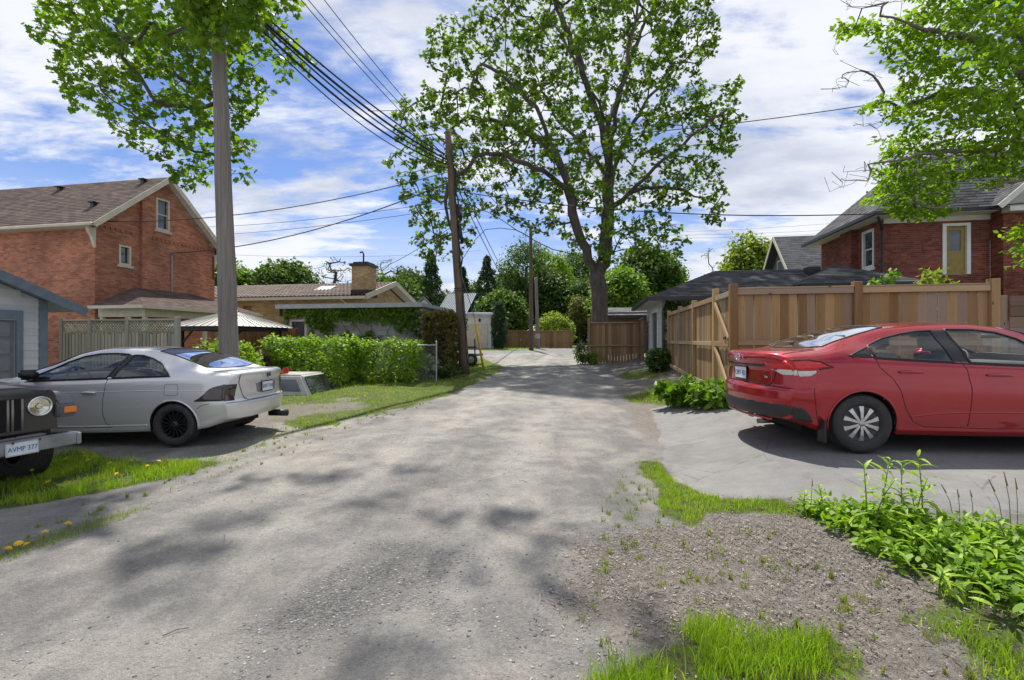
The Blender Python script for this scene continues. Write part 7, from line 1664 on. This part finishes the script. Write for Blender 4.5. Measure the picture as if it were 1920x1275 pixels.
shrub('broadleaf_weeds', 'broad leaved weeds between gate and lane', 1345, 8.3, 725, .42, .3, leafmat('broad_leaf', (.07, .14, .015), (.13, .24, .02), .35), 88, 60, 9, .18, .17, cat='plant', tm=OVAL)
shrub('pink_shrub', 'small shrub with pale blooms beside the lattice fence', 390, 13.6, 624, .25, .3, leafmat('pale_bloom', (.08, .12, .03), (.2, .2, .12), .3, .5, (.6, .5, .48)), 89, 30, 14, .16, .09)
# ivy on the shed wall and on the white garage corner
def ivy(name, label, par_frame, plane, s0, s1, z0, z1, n, seed, mat, size=.14, cover=None):
    rg = np.random.default_rng(seed); s = s0 + (s1 - s0)*rg.random(n*3); z = z0 + (z1 - z0)*rg.random(n*3)
    w = cover(s, z) if cover else np.ones(len(s)); k = rg.random(len(s)) < w; s, z = s[k][:n], z[k][:n]
    P = np.array([plane(a, b_, .02 + .10*rg.random()) for a, b_ in zip(s, z)])
    o = empty(name, par_frame.location, par_frame.rotation_euler.z); tag(o, label, 'ivy')
    leaves('foliage', P, 7, .13, size, mat, OVAL, seed, .6, 1.0, o)
    m = MB()
    for q in range(8):
        a = s0 + (s1 - s0)*(q + .5)/8; pts = [plane(a + .25*math.sin(k_*1.3 + q), z0 + (z1 - z0)*k_/7, .02) for k_ in range(8)]; m.tube(pts, .01, 5)
    stuff(m.build('ivy_stems', BARK, o)); return o
def cov_shed(s, z):
    nn = fbm(s*1.1 + 4, z*1.0, 4); return np.clip(sm(1.75, 2.3, z + .5*(nn - .5)) + sm(.42, .58, nn)*sm(.0, .9, s - 1.0), 0, 1)*np.where(np.abs(s - .62) < .42, sm(2.15, 2.3, z), 1)
ivy('ivy', 'green ivy hanging over the grey block shed wall', S, Ps, .05, sL, .2, sh + .05, 900, 91, L_LT, .15, cov_shed)
ivy('ivy', 'dark ivy on the near corner of the white garage', Gr, Pn, .15, 2.6, .2, wz - .1, 330, 92, L_DK, .12, lambda s, z: sm(1.6, .2, s))
# ------------------------------------------------------------------ utility poles and wires
def polemat(name, c1, c2):
    if name in _MC: return _MC[name]
    t = NT(name); n = t.noise(t.coord(scale=(30, 30, .8)), 1.0, 6, .65, .3); n2 = t.noise(t.coord(scale=(3, 3, .6)), 1, 4); c = t.ramp(t.math('ADD', t.math('MULTIPLY', n, .7), t.math('MULTIPLY', n2, .3)), (.3, c1), (.7, c2))
    _MC[name] = t.done(t.pbr(c, .85, 0, t.bump(n, .7, .02), Specular_IOR_Level=.2)); return _MC[name]
PW = polemat('weathered_pole', (.13, .115, .10), (.30, .275, .25)); PD = polemat('brown_pole', (.07, .05, .037), (.20, .15, .11))
def utility_pole(label, base, top, r0, r1, mat, arms=()):
    base = Vector(base); top = Vector(top); o = empty('utility_pole', base); tag(o, label, 'pole'); d = top - base
    n = 14; pts = [d*(k/n) + Vector((.006*math.sin(k*1.7), .006*math.cos(k*2.1), 0)) for k in range(n + 1)]; MB().tube(pts, [r0 + (r1 - r0)*k/n for k in range(n + 1)], 20).build('shaft', mat, o, True); return o
b1 = at(434, 690, 8.8); X1, Y1 = b1[0], 8.8; g1 = gz(X1, Y1); t1_ = at(403, -140, 8.8)
p1 = utility_pole('thick weathered grey utility pole behind the silver coupe', (X1, Y1, g1 - .1), t1_, .178, .105, PW)
m = MB(); dz1 = t1_[2] - g1; m.bar((t1_[0] - X1 - 1.0, -.14, dz1 - .35), (t1_[0] - X1 + 1.0, -.14, dz1 - .35), .1, .12); m.build('cross_arm', PD, p1)
for s_ in (-.9, -.35, .5, .9): m = MB(); m.lathe([(.03, 0), (.05, .03), (.03, .07), (.045, .1), (.001, .14)], 10, Matrix.Translation((t1_[0] - X1 + s_, -.14, dz1 - .29))); m.build('insulator', plain('porcelain', (.25, .14, .09), .2), p1)
b2 = at(872, 698, 17.0); t2_ = at(840, 247, 17.0); g2 = gz(b2[0], 17.0)
p2 = utility_pole('leaning brown utility pole at the corner of the lawn with cables', (b2[0], 17.0, g2 - .1), t2_, .19, .115, PD)
def on2(f, off=(0, 0, 0)): return tuple(Vector((t2_[0] - b2[0], 0, t2_[2] - g2 + .1))*f + Vector(off))
m = MB(); m.tube([on2(f, (.13 + .03*math.sin(f*40), -.12 + .02*math.cos(f*31), 0)) for f in np.linspace(.05, .92, 40)], .022, 6); m.build('cable', BLACK, p2, True)
m = MB(); m.tube([on2(f, (.16 + .05*math.sin(f*55), -.06, 0)) for f in np.linspace(.45, .85, 24)], .03, 6); m.build('cable', BLACK, p2, True)
for f, L_ in ((.62, .42), (.70, .3)): m = MB(); m.tube([on2(f, (.2, -.1, 0)), on2(f, (.3, -.1, -.3 - L_))], .06, 8); m.build('splice_box', BLACK, p2, True)
for f in (.93, .90, .87, .955): m = MB(); m.lathe([(.02, -.05), (.05, -.03), (.03, 0), (.05, .03), (.02, .05)], 10, Matrix.Translation(on2(f, (-.15, -.02, 0)))); m.build('insulator', plain('porcelain', (.25, .14, .09), .2), p2)
for f in (.36, .35): m = MB(); r_ = .185; m.tube([on2(f, (r_*math.cos(t), r_*math.sin(t), 0)) for t in np.linspace(0, 6.283, 20, endpoint=False)], .012, 5, True, True); m.build('strap', BLACK, p2)
b3 = at(996, 657, 33.0); t3_ = at(995, 424, 33.0)
p3 = utility_pole('far utility pole across the street beside the lawn', (b3[0], 33.0, gz(b3[0], 33.0) - .1), t3_, .17, .11, PD)
b4 = at(1009, 652, 36.0); t4_ = at(1005, 520, 36.0)
p4 = utility_pole('short grey pole just behind the far utility pole', (b4[0], 36.0, gz(b4[0], 36.0) - .1), t4_, .15, .12, PW)
m = MB(); m.box(-.14, .14, -.22, -.15, .9, 1.3); m.build('meter_box', GALV, p4)
# yellow guy-wire guard
ga = at(907, 676, 18.4); gt_ = at(890, 596, 18.2)
gy = empty('guy_wire', (ga[0], 18.4, gz(ga[0], 18.4))); tag(gy, 'guy wire with bright yellow plastic guard beside the leaning pole', 'guy wire')
g0_ = Vector((ga[0], 18.4, gz(ga[0], 18.4))); gv = Vector(gt_)
MB().tube([(0, 0, 0), gv - g0_], .042, 10).build('guard', plain('yellow_plastic', (.75, .47, .02), .45), gy, True)
MB().tube([gv - g0_, Vector((b2[0], 17, g2)) + Vector(on2(.46)) - g0_], .014, 6).build('strand', GALV, gy)
WIRE = plain('wire_black', (.012, .012, .013), .6)
def wire(label, a, b_, r=.012, sag=.3, group=None, bundle=0):
    a = Vector(a); b_ = Vector(b_); pts = [a.lerp(b_, t) - Vector((0, 0, 4*sag*t*(1 - t))) for t in np.linspace(0, 1, 26)]
    o = MB().tube([p - a for p in pts], r, 6).build('overhead_wire', WIRE, None, True); o.location = a; tag(o, label, 'wire', group); return o
P2 = lambda f, off=(0, 0, 0): Vector((b2[0], 17, g2 - .1)) + Vector(on2(f, off))
T1 = Vector(t1_)
GA = 'cables strung between the near pole and the leaning pole'
for s_, f, dz in ((.9, .955, -.2), (.5, .93, -.2), (.35, .90, -.2)): wire('thin high power line between the near pole and the leaning pole', T1 + Vector((s_ + .25, -.14, dz)), P2(f, (-.15, 0, 0)), .010, .18, 'high power lines')
for k, (dz, f, r, sg_) in enumerate(((-1.0, .90, .022, .25), (-1.15, .885, .03, .32), (-1.2, .875, .02, .42), (-1.35, .865, .026, .5), (-1.45, .85, .014, .62))): wire('thick dark cable sagging between the near pole and the leaning pole', T1 + Vector((.12 + .03*k, -.1, dz)), P2(f, (-.12, -.05, 0)), r, sg_, GA)
GS = 'service drops to the left hand houses'
Hm = Matrix.Translation(H.location) @ Matrix.Rotation(-A, 4, 'Z')
wire('service wire from the brick gable of the orange house to the leaning pole', Hm @ Vector((.2, .3, EZ - .15)), P2(.84), .016, .5)
wire('service wire from the conduit of the orange house to the leaning pole', Hm @ Vector(Pg2(1.45, 5.5, .2)), P2(.80), .02, .55)
wire('thin wire from beyond the orange house to the leaning pole', at(250, 425, 30), P2(.72), .010, .4, GS)
wire('thin wire from beyond the orange house to the leaning pole', at(200, 440, 34), P2(.69), .010, .5, GS)
Bm = Matrix.Translation(B.location) @ Matrix.Rotation(-A, 4, 'Z')
wire('service wire from the bungalow roof to the leaning pole', Bm @ Vector((-1.8, .6, be + .9)), P2(.62), .012, .3)
wire('faint far wire over the bungalow roof', at(440, 478, 60), at(900, 470, 60), .016, .5)
wire('upper wire from the leaning pole over the cedar fence to the right', P2(.95), at(2050, 120, 14), .014, .5)
wire('lower wire from the leaning pole to the dark brick house', P2(.76), at(2000, 372, 15.4), .018, .75)
wire('bracket wire reaching left from the cable bundle', at(690, 208, 14.5), at(760, 207, 15.5), .012, .0)
for k, (y0, y1) in enumerate(((437, 416), (441, 430), (447, 436))): wire('faint far wire behind the hipped garage', at(1180, y0, 60), at(1640, y1 - 4, 60), .014, .3, 'far wires on the right')
for k, (f, yy) in enumerate(((.86, 560), (.80, 585))): wire('wire falling from the leaning pole toward the trees across the street', P2(f, (.1, 0, 0)), at(985 + 8*k, yy, 60), .02, 1.0, 'wires crossing the street')
wire('wire between the leaning pole and the far pole', P2(.92, (.1, 0, 0)), Vector(t3_) - Vector((0, 0, .3)), .014, .4)
# ------------------------------------------------------------------ trailer behind the leaning pole
tr = frame(884, 20.5, 'utility_trailer'); tag(tr, 'black utility trailer with upright tail rails behind the leaning pole', 'trailer')
m = MB(); m.box(-1.4, .25, -.1, 1.2, .42, .52); m.build('deck', DARKTRIM, tr)
for x in (-.9, -.3, .18): m = MB(); m.box(x - .025, x + .025, -.1, -.05, .52, 1.2); m.build('rail_post', DARKTRIM, tr)
m = MB(); m.box(-1.4, .25, -.1, -.06, .8, .86); m.build('side_rail', DARKTRIM, tr)
e_ = empty('wheel', (.05, -.2, .27), 0, tr); MB().lathe([(.15, -.08), (.27, -.08), (.285, 0), (.27, .08), (.15, .08)], 28, Matrix.Rotation(R(90), 4, 'X')).build('tyre', RUBBER, e_, True); MB().lathe([(.15, .06), (.05, .08), (.001, .08)], 20, Matrix.Rotation(R(90), 4, 'X')).build('rim', SILVER, e_, True)
# ------------------------------------------------------------------ weeds in the foreground, leaf by leaf
def leaf_mesh(L, w, name='leaf', curl=.35, seg=4):
    v = []; f = []
    for i in range(seg + 1):
        t = i/seg; ww = w*math.sin(math.pi*min(1, t*.92 + .06))**.8; z = -curl*L*t*t + .12*L*t; x = L*t
        v += [(x, -ww, z + ww*.3), (x, 0, z), (x, ww, z + ww*.3)]
    for i in range(seg):
        for k in (0, 1): f.append((i*3+k, i*3+k+1, (i+1)*3+k+1, (i+1)*3+k))
    me = bpy.data.meshes.new(name); me.from_pydata(v, [], f); me.polygons.foreach_set('use_smooth', np.ones(len(f), bool)); me.update(); return me
def objleaf(name, c1, c2):
    if name in _MC: return _MC[name]
    t = NT(name); oi = t.n('ShaderNodeObjectInfo'); n = t.noise(t.coord(), 30, 3); c = t.ramp(oi.outputs['Random'], (0, c1), (1, c2)); c = t.hsv(c, .5, 1, t.rng(n, .3, .7, .8, 1.2))
    p = t.pbr(c, .45, 0, None, Specular_IOR_Level=.4); tr_ = t.n('ShaderNodeBsdfTranslucent'); t.l(t.mix(1., c, (1.5, 1.6, .45), 'MULTIPLY'), tr_.inputs[0]); mx_ = t.n('ShaderNodeMixShader'); mx_.inputs[0].default_value = .4; t.l(p, mx_.inputs[1]); t.l(tr_.outputs[0], mx_.inputs[2])
    _MC[name] = t.done(mx_.outputs[0]); return _MC[name]
WL = objleaf('weed_leaf', (.15, .28, .02), (.33, .48, .04)); WS = plain('weed_stem', (.12, .17, .04), .6)
LM = [leaf_mesh(.085, .013), leaf_mesh(.11, .015, curl=.5), leaf_mesh(.07, .014, curl=.2), leaf_mesh(.13, .012, curl=.8)]
for l_ in LM: l_.materials.append(WL)
def weed(x, y, h, label, group, seed, nleaf=15, big=1.0):
    rg = random.Random(seed); z = gz(x, y); o = empty('weed_plant', (x, y, z)); tag(o, label, 'weed', group)
    lx, ly = rg.uniform(-.25, .25)*h, rg.uniform(-.25, .25)*h
    st = lambda t: Vector((lx*t*t, ly*t*t, h*t))
    MB().tube([st(t) for t in (0, .25, .5, .75, 1)], [.005, .0045, .004, .003, .002], 5).build('stem', WS, o, True)
    a = rg.uniform(0, 6.28)
    for i in range(nleaf):
        t = .18 + .82*(i + 1)/nleaf; a += 2.4; s_ = big*(1.1 - .45*t)*rg.uniform(.8, 1.25)
        l_ = link(LM[rg.randrange(4)], 'leaf', None, o); l_.location = st(t); l_.rotation_euler = (rg.uniform(-.3, .3), -R(rg.uniform(5, 50)*(0.4 + t)), a); l_.scale = (s_, s_, s_)
rgw = np.random.default_rng(77)
bedP = scatter(WEEDBED, 900, lambda P: np.clip(.25 + 1.2*sm(.05, .5, -poly_sdf(P, WEEDBED)), 0, 1)); bedP = thin(np.column_stack([bedP, np.zeros(len(bedP))]), .105)[:, :2]
bedP = bedP[np.argsort(np.hypot(bedP[:, 0], bedP[:, 1]))]
bedP = bedP[(bedP[:, 0]/bedP[:, 1]) < 1.2][:70]
for i, (x, y) in enumerate(bedP): weed(x, y, float(rgw.uniform(.08, .22)), 'leafy green weed growing in the bed along the driveway edge', 'leafy weeds in the bed', 500 + i, int(rgw.integers(13, 19)), 1.0)
for i, (px, py, h) in enumerate(((1625, 985, .46), (1655, 975, .44), (1690, 985, .40), (1730, 975, .47), (1715, 1000, .38), (1640, 1000, .40))):
    x, y = pg(px, py); weed(x, y, h, 'tall leafy weed standing up out of the bed before the sedan', 'tall weeds before the sedan', 700 + i, 16, 1.15)
# the low cover between them
cp = scatter(big_(WEEDBED, 1.02), 1500, lambda P: np.clip(.2 + sm(-.05, .4, -poly_sdf(P, WEEDBED)), 0, 1)); C3 = np.column_stack([cp, ground(cp[:, 0], cp[:, 1]) + .02 + .08*RNG.random(len(cp))])
o = leaves('weed_cover', C3, 8, .08, .06, leafmat('weed_cover', (.09, .19, .016), (.18, .31, .024), .42, .5, (.30, .42, .05)), OVAL, 44, .2, .9); tag(o, 'low mass of green weeds covering the bed', 'weeds', kind='stuff')
# dry seed stalks
for i, (px, py, h) in enumerate(((1885, 1010, .38), (1897, 1015, .44), (1908, 1000, .36), (1790, 985, .28), (1800, 990, .26), (1825, 985, .24), (1520, 960, .26))):
    x, y = pg(px, py); o = empty('dry_stalk', (x, y, gz(x, y))); tag(o, 'thin dry seed stalk rising above the green weeds', 'stalk', 'dry stalks in the weed bed'); lx = random.uniform(-.1, .02)
    MB().tube([(0, 0, 0), (lx*.4, 0, h*.6), (lx, .01, h)], [.003, .0022, .0015], 4).build('stem', plain('straw', (.28, .21, .11), .8), o); MB().tube([(lx*.7, 0, h*.8), (lx, .01, h)], [.005, .002], 5).build('seed_head', plain('straw_dark', (.2, .13, .07), .9), o)
# dandelions
YEL = plain('dandelion_yellow', (.80, .55, .01), .6, 0, .1, 60)
fl = MB(); 
for k in range(3):
    n = 12; 
    for i in range(n):
        a = 2*math.pi*(i + k*.33)/n; r_ = .019 - .005*k; zz = .002 + .005*k; fl.add([(0, 0, zz - .003), (r_*math.cos(a - .14), r_*math.sin(a - .14), zz + .002), (r_*1.08*math.cos(a), r_*1.08*math.sin(a), zz + .001), (r_*math.cos(a + .14), r_*math.sin(a + .14), zz + .002)], [(0, 1, 2, 3)])
flm = fl.mesh('flower_head'); flm.materials.append(YEL)
rgd = random.Random(5)
def dandelion(x, y, h, label, group):
    o = empty('dandelion', (x, y, gz(x, y))); tag(o, label, 'dandelion', group); lx, ly = rgd.uniform(-.02, .02), rgd.uniform(-.02, .02)
    MB().tube([(0, 0, 0), (lx*.5, ly*.5, h*.5), (lx, ly, h)], .0022, 4).build('stem', WS, o); f_ = link(flm, 'flower_head', None, o); f_.location = (lx, ly, h); f_.rotation_euler = (rgd.uniform(-.2, .5), rgd.uniform(-.3, .3), rgd.uniform(0, 6)); s_ = rgd.uniform(.95, 1.35); f_.scale = (s_, s_, s_)
for px, py in ((120, 880), (152, 866), (160, 872), (165, 877), (206, 884), (218, 912), (280, 890), (300, 885), (60, 905), (90, 930)): x, y = pg(px, py); dandelion(x, y, rgd.uniform(.08, .15), 'yellow dandelion in the lush grass by the off-roader bumper', 'dandelions in the front grass')
for px, py in ((8, 1040), (36, 1034), (50, 1030), (132, 990), (84, 1008)): x, y = pg(px, py); dandelion(x, y, rgd.uniform(.03, .06), 'yellow dandelion in the worn strip along the gravel', 'dandelions in the worn strip')
for i in range(26):
    px = rgd.uniform(560, 900); py = 770 - (px - 560)*.17 + rgd.uniform(-22, 6); x, y = pg(px, py); dandelion(x, y, rgd.uniform(.05, .1), 'small yellow dandelion on the lawn by the leaning pole', 'dandelions on the lawn')
# twigs lying on the ground
for i, (px, py) in enumerate(((980, 905), (1160, 960), (420, 1010), (1230, 1120), (1300, 1090), (330, 1190))):
    x, y = pg(px, py); a = rgd.uniform(0, 3); L_ = rgd.uniform(.03, .07); o = MB().tube([(-L_*math.cos(a), -L_*math.sin(a), .016), (0, .01, .022), (L_*math.cos(a), L_*math.sin(a), .015)], [.003, .0025, .0015], 5).build('fallen_twig', BARKG); o.location = (x, y, gz(x, y)); tag(o, 'short dry twig lying on the bare ground', 'twig', 'twigs on the ground')
